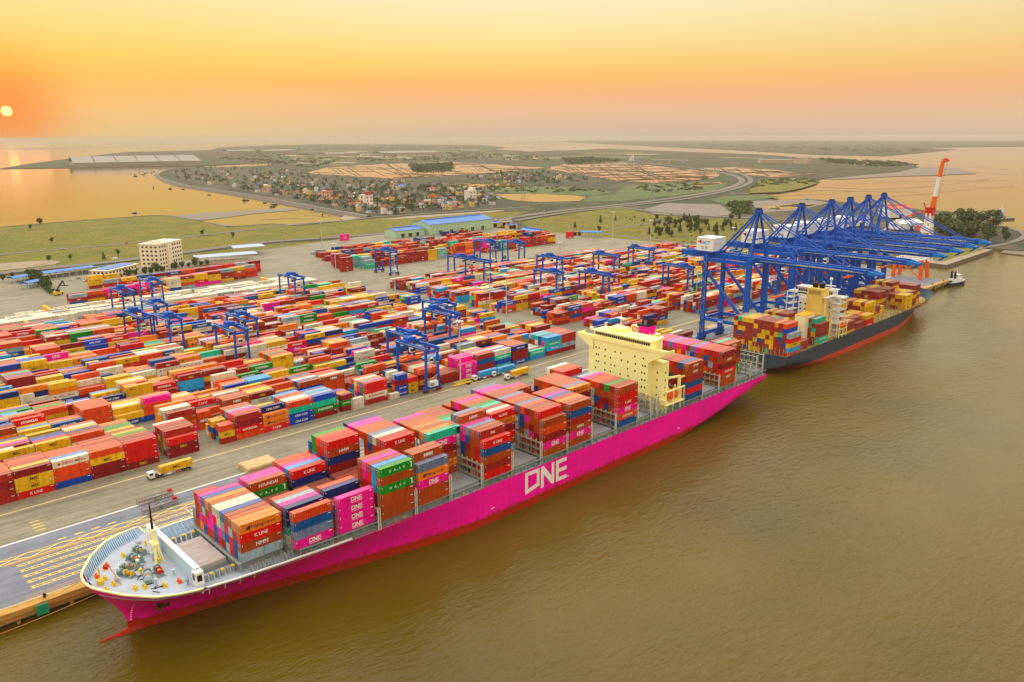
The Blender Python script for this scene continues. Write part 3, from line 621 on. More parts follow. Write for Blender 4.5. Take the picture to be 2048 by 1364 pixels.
winch(10.2, -.5, .5, m_ylw, m_green, s=.85); winch(14.5, 5.5, .3, m_green, m_green, s=.95); winch(13.6, -6, -.3, m_blueg, m_green, 'windlass', 1.0); winch(16.8, -5.0, -.1, m_red, m_green, s=.85); winch(17, 9.5, .2, m_green, m_green, s=.85); winch(12.2, 2.8, .9, m_green, m_steel, 'windlass', .8)
for (x, y, mt) in ((5.5, 2, m_ylw), (6.2, -2.5, m_ylw), (4.2, 4.5, m_orng), (8, 8.4, m_orng), (9.5, -8.6, m_ylw), (11.5, -9.6, m_ylw), (13, 11, m_ylw), (15.5, -12.4, m_ylw), (19, -13.2, m_orng), (7.2, 7.5, m_red), (10, 5, m_white), (17, 12, m_ylw), (20, 13.4, m_ylw), (4, -4.2, m_ylw)):
    b = MB()
    for k in (-.5, .5): b.tube((x, y+k, 16.2), (x, y+k, 17.1), .32, mt, 8)
    b.box(x-.5, y-1, 16.2, x+.5, y+1, 16.36, mt); b.build('bollard', ship)
rnd = random.Random(15)   # vents, pipes, hatches and stores on the forecastle
for i in range(26):
    x = rnd.uniform(7, 20.5); y = rnd.uniform(-1, 1)*(H1.hb(x, 16)-3.4); k = rnd.randrange(4); b = MB(); mt = rnd.choice([m_deck, m_green, m_white, m_ylw, m_steel, m_blueg])
    if k == 0: b.tube((x, y, 16.2), (x, y, 17.5), .25, mt, 8); b.tube((x, y, 17.3), (x, y, 17.8), .5, mt, 8); nm = 'vent'
    elif k == 1: b.box(x-.6, y-.6, 16.2, x+.6, y+.6, 16.9, mt); b.box(x-.7, y-.7, 16.9, x+.7, y+.7, 17.0, mt); nm = 'deck_hatch'
    elif k == 2: b.tube((x, y, 16.35), (x+rnd.uniform(1, 3), y+rnd.uniform(-2, 2), 16.35), .1, m_black, 6); nm = 'chain'
    else: b.box(x-.4, y-.9, 16.2, x+.4, y+.9, 16.2+rnd.uniform(.5, 1.2), mt); nm = 'locker'
    b.build(nm, ship)
b = MB(); b.tube((3.8, .3, 16.2), (3.8, .3, 21), .16, m_ylw, 6); b.tube((3.8, .3, 20.2), (5.6, -1.5, 20.2), .1, m_ylw, 6); b.box(3.2, -.6, 16.2, 4.4, 1.2, 17.4, m_ylw); b.tube((7.6, -3.8, 16.2), (6.2, -.4, 20.6), .14, m_rope, 6); b.build('davit', ship)
b = MB() # anchor in its pocket on the bow flare
ax = 16.2; az = 8.4; ay = -H1.hb(ax, az)
b.box(ax-1.5, ay-.35, az-1.2, ax+1.5, ay+.6, az+1.2, m_black); b.beam((ax-1.6, ay-.5, az-1.4), (ax+1.7, ay-.5, az+.6), .5, .5, mat('anchor_rust', L(104, 62, 26), .8, .5, 1)); b.beam((ax-1.9, ay-.55, az-.2), (ax-.6, ay-.55, az-2.1), .5, .7, mat('anchor_rust', L(104, 62, 26))); b.build('anchor', ship)
def hull_text(H, txt, x0, z0, h, mt, side=-1, flip=False, bold=.02, name='lettering', squeeze=1.0, out=.06, parent=None):
    vs, fs, wd = text_geo(txt, bold); b = MB(); pts = []
    for (u, v) in vs:
        x = x0+(wd-u if flip else u)*h*squeeze; z = z0+v*h; pts.append((x, side*(H.hb(x, z)+out), z))
    b.add(pts, fs, mt); return b.build(name, parent or hull)
m_let = mat('white_lettering', L(236, 238, 234), .6, .25, .4, (.8, .78, .75)); m_letn = mat('navy_lettering', L(22, 26, 90), .6); m_letk = mat('black_lettering', L(26, 22, 20), .6); m_letr = mat('red_lettering', L(196, 24, 44), .6)
hull_text(H1, 'ONE', 136.6, 5.0, 8.3, m_let, bold=0, squeeze=.94)
hull_text(H1, 'ONE   CONTRIBUTION', 7.4, 15.0, 1.0, mat('pale_pink_lettering', L(255, 190, 226), .6), bold=.01, squeeze=1.2, out=.22)
hull_text(H1, 'I X', 299.2, 10.4, 1.5, m_letn, bold=.04)
b = MB()
for i in range(9): b.box(8.7+.6+i*.02, -H1.hb(9.6, 3.4+i*.9)-.12, 3.4+i*.9, 9.9, -H1.hb(9.6, 3.4+i*.9)-.05, 3.7+i*.9, m_let)
for x in (60, 120, 158, 230): b.box(x, -H1.hb(x, 5.2)-.06, 5.2, x+1.6, -H1.hb(x, 5.2)-.04, 5.5, m_let)
b.build('draught_mark', hull)
# ---- hatch covers and container bases
SHIP_BAYS = dict(A=79.7, B=93.6, C=107.4, D=121.2, E=135., F=148.9, G=162.7, H=176.9, I=191.2, J=205., K=219., L=233.6, S=247.6, M=281., R=294.8, Q=308.7, T=322.7, V=336.4)
SB = 16.4
for k, x in SHIP_BAYS.items():
    b = MB(); x -= SX; h = lerp_tab([(30, 13.2), (45, 17), (60, 19), (74, 20.8), (300, 21)], x)
    for i in range(3):
        y0 = -h+i*2*h/3; b.box(x-.3, y0+.06, 14.6, x+12.5, y0+2*h/3-.06, SB-.05, m_hatch)
    b.box(x-.1, -h+.3, 13.5, x+12.3, h-.3, 14.6, m_steel); b.build('hatch_cover', ship)
b = MB() # forward hatch and pedestals
b.box(24.6, -8.5, 13.5, 33.6, 8.5, 15.6, mat('worn_hatch', L(196, 184, 176), .8, .9, .5, (.7, .58, .5), stretch=(.4, 2, 1))); b.box(24.2, -9, 13.5, 34, 9, 14.6, m_steel)
for sd in (-1, 1):
    for i in range(6): b.box(25.5+i*1.5, sd*13.2-.5, 13.5, 26.3+i*1.5, sd*13.2+.5, 15.2, m_steel); b.cbox((25.9+i*1.5, sd*13.2, 15.3), (.9, 1.1, .2), m_ylw if i % 2 else m_steel)
for i in range(15): b.box(34.2, -15.6+i*2.15, 13.5, 34.9, -14.9+i*2.15, 16.3, m_steel)
b.box(33.9, -16, 16.0, 34.9, 16, 16.35, m_steel)
for i in range(12): b.box(36+i*1.1, -18.9, 13.5, 36.4+i*1.1, -18.5, 16.3, m_steel)
b.build('forward_hatch', ship)
# side passage: stanchions, rails, small fittings along the gunwale
rnd = random.Random(3); x = 50
while x < 304:
    h = H1.hb(x, 14)-.35
    for sd in (-1, 1):
        b = MB(); b.beam((x, sd*h, 13.5), (x, sd*h, 16.3), .22, .3, m_green); b.beam((x, sd*(h-1.8), 13.5), (x, sd*(h-1.8), 16.3), .25, .35, m_green)
        if sd < 0:
            b.beam((x, sd*h, 15.2), (x+3.4, sd*(H1.hb(x+3.4, 14)-.35), 15.2), .08, .08, m_green); b.beam((x, sd*h, 14.6), (x+3.4, sd*(H1.hb(x+3.4, 14)-.35), 14.6), .08, .08, m_green)
            b.beam((x, sd*h, 16.2), (x+3.4, sd*(H1.hb(x+3.4, 14)-.35), 16.2), .3, .25, m_green)
            if rnd.random() < .5: b.cbox((x+1.5, sd*(h-1), 14), (rnd.uniform(.5, 1.2), .6, 1), rnd.choice([m_ylw, m_green, m_red, m_steel, m_green]))
        b.box(x-.1, min(sd*h, sd*(h-1.8)), 16.0, x+.1, max(sd*h, sd*(h-1.8)), 16.2, m_green); b.build('stanchion_frame', ship)
    x += 3.4
def lashing_bridge(x, h, top=22.2, mid=True):
    b = MB(); n = max(4, int(2*h/2.5))
    for i in range(n+1):
        y = -h+2*h*i/n; b.beam((x, y, 13.5), (x, y, top), .26, .34, m_steel); b.cbox((x, y, top+.25), (.4, .4, .7), m_ylw)
        if i < n:
            y2 = -h+2*h*(i+1)/n
            b.beam((x, y, 17), (x, y2, top-1.2 if False else 18.9), .12, .12, m_steel) if i % 2 else None
    for z in (16.6, 19.2, top-.4): b.box(x-.45, -h, z, x+.45, h, z+.22, m_steel)
    for z in (17.6, 20.2): b.box(x-.5, -h, z, x-.44, h, z+.08, m_ylw)
    for sd in (-1, 1):
        b.box(x-.5, sd*h-.12, 13.5, x-.28, sd*h+.12, top, m_white); b.box(x+.28, sd*h-.12, 13.5, x+.5, sd*h+.12, top, m_white)
        for z in range(15, int(top)+1, 2): b.box(x-.5, sd*h-.1, z, x+.5, sd*h+.1, z+.4, m_white)
    b.build('lashing_bridge', ship)
for k, x in SHIP_BAYS.items():
    if k in 'ABCM': continue
    lashing_bridge(x-SX-.85, 21.9, 22.2 if k not in 'D' else 20.5)
for x in (SHIP_BAYS['M']-SX-.9, 349-SX-1.2, SHIP_BAYS['V']-SX+5.2, 260.6-SX, 256.5-SX): lashing_bridge(x, 21.6, 24.5 if x > 290 else 22.2)
# ---- superstructure
b = MB(); X0 = 262-SX; X1 = 271.5-SX
b.box(X0, -15, 14, X1, 15, 41.2, m_cream)
b.box(X0+3.0, -20.4, 14, X1-2, -15, 36.5, m_cream); b.box(X0+3.0, 15, 14, X1-2, 20.4, 36.5, m_cream)
accom = b.build('accommodation', ship)
b = MB() # bridge deck with wings, tapered brackets under the wing ends
for sd in (-1, 1):
    b.add([(X0-.3, sd*15, 36.2), (X0-.3, sd*24.3, 41.2), (X0-.3, sd*15, 41.2), (X0+4.5, sd*15, 36.2), (X0+4.5, sd*24.3, 41.2), (X0+4.5, sd*15, 41.2)], [(0, 1, 2), (3, 5, 4), (0, 3, 4, 1)], m_cream)
b.box(X0-.5, -24.6, 41.2, X0+5, 24.6, 41.5, m_cream); b.box(X0-.5, -24.6, 41.5, X0-.3, 24.6, 42.7, m_cream)
for sd in (-1, 1): b.box(X0-.5, sd*24.5-.15, 41.5, X0+5, sd*24.5+.15, 42.7, m_cream)
b.box(X0+.6, -15.5, 41.5, X1-1, 15.5, 45.0, m_cream); b.box(X0, -16.2, 45.0, X1-.4, 16.2, 45.4, m_cream)
bridge = b.build('bridge_deck', ship)
for i in range(26): b = MB(); b.box(X0+.52, -15+i*1.15, 43.3, X0+.6, -14.1+i*1.15, 44.5, m_glass); b.build('bridge_window', bridge)
rnd = random.Random(5)
pm = MB(); pm.box(-.06, -.32, -.4, 0, .32, .4, m_glass); pm.box(-.03, -.44, -.52, .01, .44, .52, m_cream); pme = pm.mesh('porthole')
for zi in range(7):
    for y in (-13.6, -12.2, -8.2, -4.4, -.6, 2.6, 5.2, 8.6, 12.0, 13.4):
        if rnd.random() < .14: continue
        o = link('window', pme, accom, loc=(X0-.02, y+rnd.uniform(-.3, .3), 18.6+zi*3.15))
for zi in range(5):
    link('window', pme, accom, loc=(X0+2.98, -17.8, 18.6+zi*3.3)); link('window', pme, accom, loc=(X0+5.2, -20.42, 18.6+zi*3.3), rz=pi/2)
b = MB() # roof clutter: mast, radar, rails, funnel casing
b.box(X0+3, 2, 45.4, X0+9, 9, 47.2, m_cream); b.tube((X0+5, 4, 45.4), (X0+5, 4, 54), .35, m_white, 8, .2); b.box(X0+4, 2.2, 51.4, X0+6, 5.8, 51.7, m_white); b.box(X0+4.9, 2, 53.4, X0+5.1, 6, 53.8, m_black)
for y in (-13, -6, 0, 11): b.tube((X0+3, y, 45.4), (X0+3, y, 48.6), .12, m_white, 6)
for y in (-15.9, 15.9): b.box(X0+.2, y-.05, 46.3, X1-.6, y+.05, 46.4, m_ylw)
b.box(X0+.2, -15.9, 46.3, X0+.3, 15.9, 46.4, m_ylw)
for i in range(16): b.box(X0+.2, -15.9+i*2.1, 45.4, X0+.3, -15.8+i*2.1, 46.4, m_ylw)
b.tube((X0+5, -18, 42), (X0+5, -18, 46), .25, m_white, 8); b.build('mast', ship)
b = MB() # radome
import bmesh
bm = bmesh.new(); bmesh.ops.create_icosphere(bm, subdivisions=2, radius=1.0); me = bpy.data.meshes.new('radome'); bm.to_mesh(me); bm.free(); me.materials.append(m_white)
for p in ((X0+5, -18, 46.6), (X0+2.5, 18.5, 45)): link('radome', me, ship, loc=p)
b = MB() # funnel
b.box(X1+1.5, -7, 14, X1+10, 8, 44, m_cream); b.box(X1+2, -5.4, 44, X1+8, -1.4, 47.8, m_pink); b.box(X1+2, -.4, 44, X1+8, 3.4, 47.4, m_cream)
b.box(X1+1.9, -.1, 44.8, X1+2.0, 2.7, 47.2, m_red)
for (x, y, r) in ((3.2, -4.4, .6), (5.5, -3.5, .9), (6.8, -4.4, .6), (6.2, -2.2, .6), (4.2, -1.0, .5)): b.tube((X1+x, y, 47.5), (X1+x+.9, y, 50.6), r, m_black, 10)
b.box(X1+2.4, -5, 47.6, X1+7.8, .6, 48.6, m_black)
fun = b.build('funnel', ship)
vs, fs, wd = text_geo('N', .04); b = MB(); b.add([(X1+1.85, 2.2-u*1.7, 45.1+v*1.8) for u, v in vs], fs, m_let); b.build('funnel_mark', fun)
b = MB() # lifeboat station and provision crane on the port side
px_, py_ = X0+4, -21.8
for x in (0, 5.4, 10.8): b.box(px_+x, py_-.3, 14.2, px_+x+.6, py_+.3, 24, m_cream); b.box(px_+x, py_+2.7, 14.2, px_+x+.6, py_+3.3, 24, m_cream)
b.box(px_-.6, py_-1, 17.6, px_+13, py_+4, 18, m_cream); b.box(px_-.6, py_-1, 23.6, px_+13, py_-.4, 24.2, m_cream)
b.box(px_-1.5, py_-.8, 18, px_-.5, py_+4, 20.4, m_cream); b.box(px_+11.4, py_+1, 18, px_+12.4, py_+2, 28.4, m_cream); b.beam((px_+11.9, py_+1.5, 28), (px_+4, py_+2.5, 28.6), .7, .8, m_cream); b.beam((px_+11.9, py_+1.5, 27.4), (px_+15.5, py_+1, 27.6), .6, .7, m_cream)
b.build('boat_davit', ship)
def boat_mesh(b, x, y, z, l, wd_, ht, mt, roof):
    pr = [(-.5, 0), (-.42, .42), (-.2, .5), (.25, .5), (.42, .36), (.5, 0)]
    lo = [(x+p*l*.86, y+q*wd_*.6, z) for p, q in pr]+[(x+p*l*.86, y-q*wd_*.6, z) for p, q in pr[-2:0:-1]]
    mi_ = [(x+p*l, y+q*wd_, z+ht*.5) for p, q in pr]+[(x+p*l, y-q*wd_, z+ht*.5) for p, q in pr[-2:0:-1]]
    hi = [(x+p*l*.7, y+q*wd_*.6, z+ht) for p, q in pr]+[(x+p*l*.7, y-q*wd_*.6, z+ht) for p, q in pr[-2:0:-1]]
    n = len(lo)
    b.add(lo+mi_, [(i, (i+1) % n, n+(i+1) % n, n+i) for i in range(n)]+[tuple(range(n-1, -1, -1))], mt)
    b.add(mi_+hi, [(i, (i+1) % n, n+(i+1) % n, n+i) for i in range(n)], roof); b.add(hi, [tuple(range(n))], roof)
b = MB(); boat_mesh(b, px_+6, py_+1.2, 19.4, 8.4, 3.2, 3.4, m_orng, m_orng); b.box(px_+6.8, py_+.4, 22.7, px_+8.4, py_+2, 23.5, m_orng); b.build('lifeboat', ship)
b = MB(); b.box(px_+1, py_+5, 18, px_+11, py_+6.8, 21.5, m_cream)
for i in range(5): b.beam((px_-12+i*2.4, -20, 14), (px_-12+i*2.4, -20, 22), .3, .3, m_steel)
b.build('deck_house', ship)
# mooring lines from the bow to the quay
for (p, q) in (((.6, 3, 17.6), (-23, 25.2, QZ+.9)), ((2.2, -1.2, 14.6), (-62, 24.8, QZ+.9))):
    b = MB(); p = Vector(p); q = Vector(q); prev = p
    for i in range(1, 13):
        t = i/12; c_ = p.lerp(q, t); c_.z -= 2.2*sin(pi*t)*(1 if p.z > 15 else 1.6); b.tube(prev, c_, .07, m_rope, 5, caps=False); prev = c_
    b.build('mooring_line', ship)
# ================================================================== containers
PAL = dict(B=(L(176, 70, 8), 'brown'), O=(L(243, 134, 4), 'orange'), R=(L(218, 8, 6), 'red'), D=(L(140, 12, 18), 'maroon'), P=(L(250, 0, 160), 'magenta'), U=(L(0, 84, 158), 'blue'),
           N=(L(12, 42, 118), 'navy'), G=(L(0, 146, 26), 'green'), T=(L(10, 194, 158), 'turquoise'), C=(L(36, 160, 226), 'sky blue'), W=(L(228, 224, 198), 'cream white'), Y=(L(232, 184, 0), 'yellow'),
           K=(L(150, 176, 186), 'pale grey'), S=(L(224, 72, 6), 'orange red'), V=(L(110, 128, 168), 'slate blue'), E=(L(166, 34, 20), 'rust red'), Z=(L(0, 70, 186), 'cobalt blue'), M=(L(154, 56, 46), 'dull red'))
TEXT = dict(B=[('HMM', .05, m_let)], O=[('Hapag-Lloyd', .0, m_letn)], R=[('K LINE', .01, m_let), ('HYUNDAI', .04, m_let)], P=[('ONE', 0, m_let)], G=[('EVERGREEN', .04, m_let)], T=[('CHINA SHIPPING', .02, m_let)],
            W=[('YANG MING', .01, m_letr), ('COSCO', .0, m_letn)], Y=[('MSC', .02, m_letk)], U=[('CMA CGM', .04, m_let)], N=[('CMA CGM', .04, m_let)], K=[('COSCO', .0, m_letn)], Z=[('CMA CGM', .04, m_let)], E=[('tex', .02, m_let)], D=[('MSC', .02, m_ylw)])
BOX = []   # every container: dict
def put(x, y, z, Ln, h, c, where, lab, txt=None, key=None, tier=0, top=False, side=True, end=True, w=2.44):
    BOX.append(dict(x=x, y=y, z=z, L=Ln, h=h, c=c, where=where, lab=lab, txt=txt, tier=tier, top=top, side=side, end=end, w=w))
def place_stacks(stacks, where, zb, h, labf, mats_txt=.5, seed=1, w=2.44, tol=3.2):
    """stacks: list of (x, y, length, [(colour, text or None), ...] bottom to top, slot info)"""
    rnd = random.Random(seed)
    idx = {}
    for s in stacks:
        hgt = len(s[3]); idx.setdefault(round(s[1]*2), []).append((s[0], s[0]+s[2], hgt))
    ys = sorted(idx)
    def tiers_at(x, y):
        r = 0
        for k in ys:
            if abs(k/2-y) < .8:
                for a, b_, t in idx[k]:
                    if a-.2 <= x <= b_+.2: r = max(r, t)
        return r
    for (x, y, Ln, cols, info) in stacks:
        pitch = w+.1
        n_side = min(tiers_at(x+1.5, y-pitch), tiers_at(x+Ln-1.5, y-pitch)); n_far = tiers_at(x+Ln/2, y+pitch); n_end = tiers_at(x-tol, y)
        for t, ct in enumerate(cols):
            top = t == len(cols)-1; side = t >= n_side; end = t >= n_end
            c_, tx = ct if isinstance(ct, tuple) else (ct, None)
            if not (top or side or end or (t >= n_far and False)): continue
            if tx is None and side and c_ in TEXT and rnd.random() < mats_txt: tx = rnd.choice(TEXT[c_])
            elif isinstance(tx, str): tx = {'UASC': ('U   A _ S   C', .02, m_let), 'MSC': ('MSC', .02, m_ylw if c_ == 'D' else m_letk), 'tag': None}.get(tx, (tx, .02 if tx not in ('ONE', 'Hapag-Lloyd') else 0, m_letn if tx in ('Hapag-Lloyd', 'COSCO') else m_letr if tx == 'YANG MING' else m_letk if tx == 'MSC' else m_let)) if tx else None
            put(x, y, zb+t*h, Ln, h-.03, c_, where, labf(info, t, len(cols)), tx, tier=t, top=top, side=side, end=end, w=w)
# ---- pink ship
RNDC = 'BBBBBSEERRDDUNPOBEKBRB'
def mk(rnd, n, top=None, pal=RNDC, low=None):
    r = [rnd.choice(pal) for _ in range(n)]
    if low:
        for i, c_ in enumerate(low): r[i] = c_
    if top: r[-1] = top
    return r
st = []; rnd = random.Random(11)
BAYNO = {k: i for i, k in enumerate('ABCDEFGHIJKLMQT')}
ROWY = lambda r: 183.7+2.5*r
def bay(k, specs):
    for r, cols in specs: st.append((SHIP_BAYS[k], ROWY(r), 12.19, cols, (k, r)))
def cols_from(tops, n, near0):
    return [(near0+i, mk(rnd, n, t)) for i, t in enumerate(tops)]
# bay A, rows counted from the water: written near to far, colours bottom to top
A_ = [[('K', 'tag'), ('B', 'HMM'), ('R', 'K LINE'), ('O', 'Hapag-Lloyd')], ['U', 'U', 'B', 'O'], ['R', 'R', 'K', 'B'], ['K', 'U', 'R', 'B'], ['D', 'V', 'K', 'U'], ['R', 'P', 'W', 'W'], ['U', 'U', 'R', 'W'], ['B', 'P', 'P', 'B'], ['R', 'P', 'B', 'O'], ['U', 'R', 'K', 'U'], ['O', 'P', 'B', 'P']]
for i, cl in enumerate(A_): st.append((SHIP_BAYS['A'], 190.0+2.5*i, 12.19, cl, ('A', i)))
st.append((SHIP_BAYS['A'], 217.5, 6.06, ['B', 'D', 'B', ('R', 'K LINE')], ('A', 11))); st.append((SHIP_BAYS['A'], 220.0, 12.19, ['B', 'K'], ('A', 12)))
bay('B', [(.9, [('P', 'ONE'), ('V', 'tag'), ('U', 'tag'), ('S', 'tag')]), (2.6, ['W', 'T', 'N', 'N']), (3.6, ['B', 'W', 'T', 'P']), (4.6, ['B', 'R', 'B', 'K']), (5.6, ['B', 'B', 'E', 'S'])])
bay('B', [(r, ['B', 'E']) for r in (6.6, 7.6, 8.6, 9.6, 10.6)]); bay('B', [(11.6, ['R', 'B', ('G', 'UASC'), ('B', 'HYUNDAI')]), (12.6, ['B', 'B', 'E', 'P']), (13.6, ['B', 'D', 'B', 'P'])])
bay('C', [(.6, [('P', 'ONE')]*4), (1.6, ['B', 'E', 'D']), (2.6, ['B', 'E', 'D']), (3.6, ['B', 'U', 'N', ('N', 'tag')]), (4.6, ['B', 'E', 'B', 'S'])])
bay('C', [(r, ['B', 'D']) for r in (5.6, 6.6, 7.6, 8.6, 9.6, 10.4)]); bay('C', [(11.4, ['D', ('B', 'Hapag-Lloyd'), ('N', 'tag'), ('R', 'K LINE')]), (12.4, ['B', 'D', 'U', 'C']), (13.4, ['B', 'R', 'P', 'P']), (14.4, ['T', 'B', 'R', 'S']), (15.4, ['B', 'T', 'D', 'S'])])
bay('D', [(0, [('B', 'tag'), ('B', 'tag'), ('B', 'tag'), ('G', 'UASC'), ('B', 'tag'), ('G', 'UASC')]), (1, ['D', 'D', 'D', 'C', 'C', 'C']), (2, ['B', 'D', 'G', 'E', 'R', 'E']), (3, ['B', 'D', 'O', 'R', 'P', 'P']), (4, ['B', 'B', 'O', 'B', 'B', 'B'])])
bay('D', [(r, ['B', 'E']) for r in range(5, 12)]); bay('D', [(12, [('U', 'tag'), ('N', 'tag'), ('D', 'tag'), ('N', 'tag'), ('B', 'HMM'), ('R', 'tag')]), (13, ['B', 'D', 'B', 'U', 'R', 'R']), (14, ['B', 'B', 'C', 'R', 'B', 'S']), (15, ['B', 'E', 'T', 'C', 'G', 'G']), (16, ['B', 'U', 'G', 'E', 'U'])])
bay('E', [(0, [('B', 'tag'), ('B', 'tag'), ('P', 'ONE'), ('O', 'Hapag-Lloyd'), ('V', 'tag')]), (1, ['B', 'B', 'D', 'B', 'B', 'B']), (2, ['B', 'U', 'B', 'E', 'B', 'B'])]); bay('E', [(r, ['B', 'E', 'D']) for r in (3, 4, 5, 6)])
bay('E', cols_from(['R', 'E', 'W', 'V', 'B', 'S', 'B', 'P', 'P', 'N'], 6, 7)); st[-10][3][-1] = ('R', 'K LINE')
bay('F', [(5, [('B', 'tag'), ('O', 'Hapag-Lloyd'), ('B', 'tag'), ('D', 'tag'), ('P', 'ONE'), ('T', 'tag')])]); bay('F', cols_from(['O', 'B', 'O', 'S', 'B', 'B', 'P'], 6, 6)); bay('F', [(r, mk(rnd, 4)) for r in (13, 14, 15)])
bay('G', [(0, [('R', 'tag'), ('E', 'tag'), ('B', 'tag'), ('U', 'tag'), ('R', 'K LINE')]), (1, ['B', 'R', 'R', 'R', 'B', 'E']), (2, ['O', 'D', 'B', 'B', 'B', 'B']), (3, ['N', 'D', 'B', 'E', 'U', 'V']), (4, ['U', 'B', 'U', 'U', 'P', 'P']), (5, ['B', 'B', 'E', 'U', 'U', 'N', ('B', 'HMM')]), (6, ['B', 'B', 'B', 'U', 'N', 'N', 'V'])])
bay('G', cols_from(['T', 'B', 'B', 'T', 'G', 'B', 'E', 'B', 'B'], 5, 7))
bay('H', [(5, [('K', 'tag'), ('B', 'tag'), ('R', 'tag'), ('D', 'tag'), ('O', 'Hapag-Lloyd'), ('R', 'K LINE')])]); bay('H', cols_from(['W', 'E', 'T', 'G', 'B', 'S', 'P', 'B'], 6, 6)); bay('H', [(r, mk(rnd, 5)) for r in (14, 15)])
bay('I', [(0, [('B', 'tag'), ('P', 'ONE'), ('D', 'tag'), ('S', 'tag'), ('B', 'tag')]), (1, ['B', 'D', 'D', 'B', 'B', ('R', 'tag')])]); bay('I', cols_from(['B', 'E', 'S', 'V', 'B', 'S', 'R', 'V', 'E', 'B', 'B', 'P', 'P', 'V'], 6, 2)); st[-13][3][3:5] = ['B', 'P']; st[-12][3][3:5] = ['U', 'U']; st[-11][3][2] = 'T'
bay('J', [(0, [('B', 'tag'), ('P', 'ONE'), ('B', 'HMM'), ('E', 'tag'), ('U', 'tag'), ('B', 'tag')]), (1, ['B', 'B', 'D', 'B', 'U', 'B'])]); bay('J', cols_from(['O', 'R', 'U', 'P', 'B', 'S'], 6, 2)); bay('J', [(r, mk(rnd, 3)) for r in range(8, 13)]); bay('J', [(13, ['B', 'B', 'D', 'E', ('B', 'HMM')]), (14, mk(rnd, 5, 'S')), (15, mk(rnd, 5, 'P'))])
bay('K', [(5, ['B', 'D', 'B', 'B', ('D', 'tag'), ('O', 'Hapag-Lloyd')])]); bay('K', cols_from(['V', 'S', 'B', 'B', 'S', 'B', 'B'], 6, 6)); bay('K', [(r, mk(rnd, 4)) for r in (13, 14, 15)])
bay('L', [(0, [('U', 'tag'), ('S', 'HYUNDAI'), ('P', 'ONE'), ('R', 'K LINE'), ('R', 'tag'), ('B', 'tag')]), (1, ['U', 'B', 'B', 'E', 'B', 'E']), (2, ['B', 'B', 'U', 'D', 'B', 'G'])]); bay('L', cols_from(['E', 'S', 'S', 'R', 'P', 'K'], 6, 3)); bay('L', cols_from(['E', 'V', 'V'], 5, 9)); bay('L', cols_from(['R', 'S', 'B', 'W'], 6, 12))
bay('M', [(0, [('U', 'tag'), ('R', 'tag'), ('U', 'tag'), ('E', 'tag'), ('B', 'HMM'), ('B', 'HMM')]), (1, ['B', 'D', 'U', 'R', 'E', 'U']), (2, ['B', 'E', 'D', 'E', 'R', 'E']), (3, ['B', 'B', 'E', 'U', 'B', 'R']), (4, ['B', 'E', 'R', 'B', 'B', 'E'])]); bay('M', [(r, mk(rnd, 6)) for r in range(5, 16)])
bay('Q', [(0, [('B', 'tag'), ('B', 'HMM'), ('R', 'HYUNDAI'), ('D', 'tag'), ('B', 'HMM'), ('D', 'tag')])]); bay('Q', cols_from(['R', 'E', 'R', 'S', 'P', 'V', 'E', 'P', 'S', 'P', 'V', 'P', 'S', 'P', 'B'], 6, 1)); st[-12][3][3] = 'P'; st[-13][3][4] = 'U'
bay('T', [(2.4, [('G', 'UASC'), ('G', 'UASC'), ('B', 'HMM'), ('D', 'tag'), ('D', 'tag'), ('B', 'HMM')]), (3.4, mk(rnd, 6, 'E')), (4.4, mk(rnd, 6, 'T')), (5.4, mk(rnd, 6, 'E'))])
place_stacks(st, 'ship', SB, 2.76, lambda inf, t, n: (inf, t, n), .45, 2)
SHIPROWS = {}
for s in st: SHIPROWS.setdefault(s[4][0], []).append(s[1])
# ---- yard
BLK = [306, 329, 357, 380, 410, 433, 462, 485, 513, 536, 565, 588]
YPAL = 'EEESSSSDDBBRRRYYYYYYOOOUUNWWWWGTKCDSZZP'
ys_ = []; rnd = random.Random(21)
SLOT = 12.42
def yard_col(y0, x, rows, hmax, pal=YPAL, base_h=None):
    h0 = base_h or rnd.choice([3, 3, 3, 4, 4, 4, 2])
    c0 = rnd.choice(pal)
    for r in range(rows):
        if base_h is None and rnd.random() < .03: continue
        hh = max(1, min(hmax, h0+rnd.choice([0, 0, 0, 0, -1, 1, 0])))
        cl = []
        for t in range(hh):
            if rnd.random() < .25: c0 = rnd.choice(pal)
            cl.append(c0 if rnd.random() < .45 else rnd.choice(pal))
        y = y0+r*2.58
        if rnd.random() < .16:
            for q in (0, 6.16): ys_.append((x+q, y, 6.06, cl[:max(1, hh-(1 if q and rnd.random() < .4 else 0))], (y0, x, r)))
        else: ys_.append((x, y, 12.19, cl, (y0, x, r)))
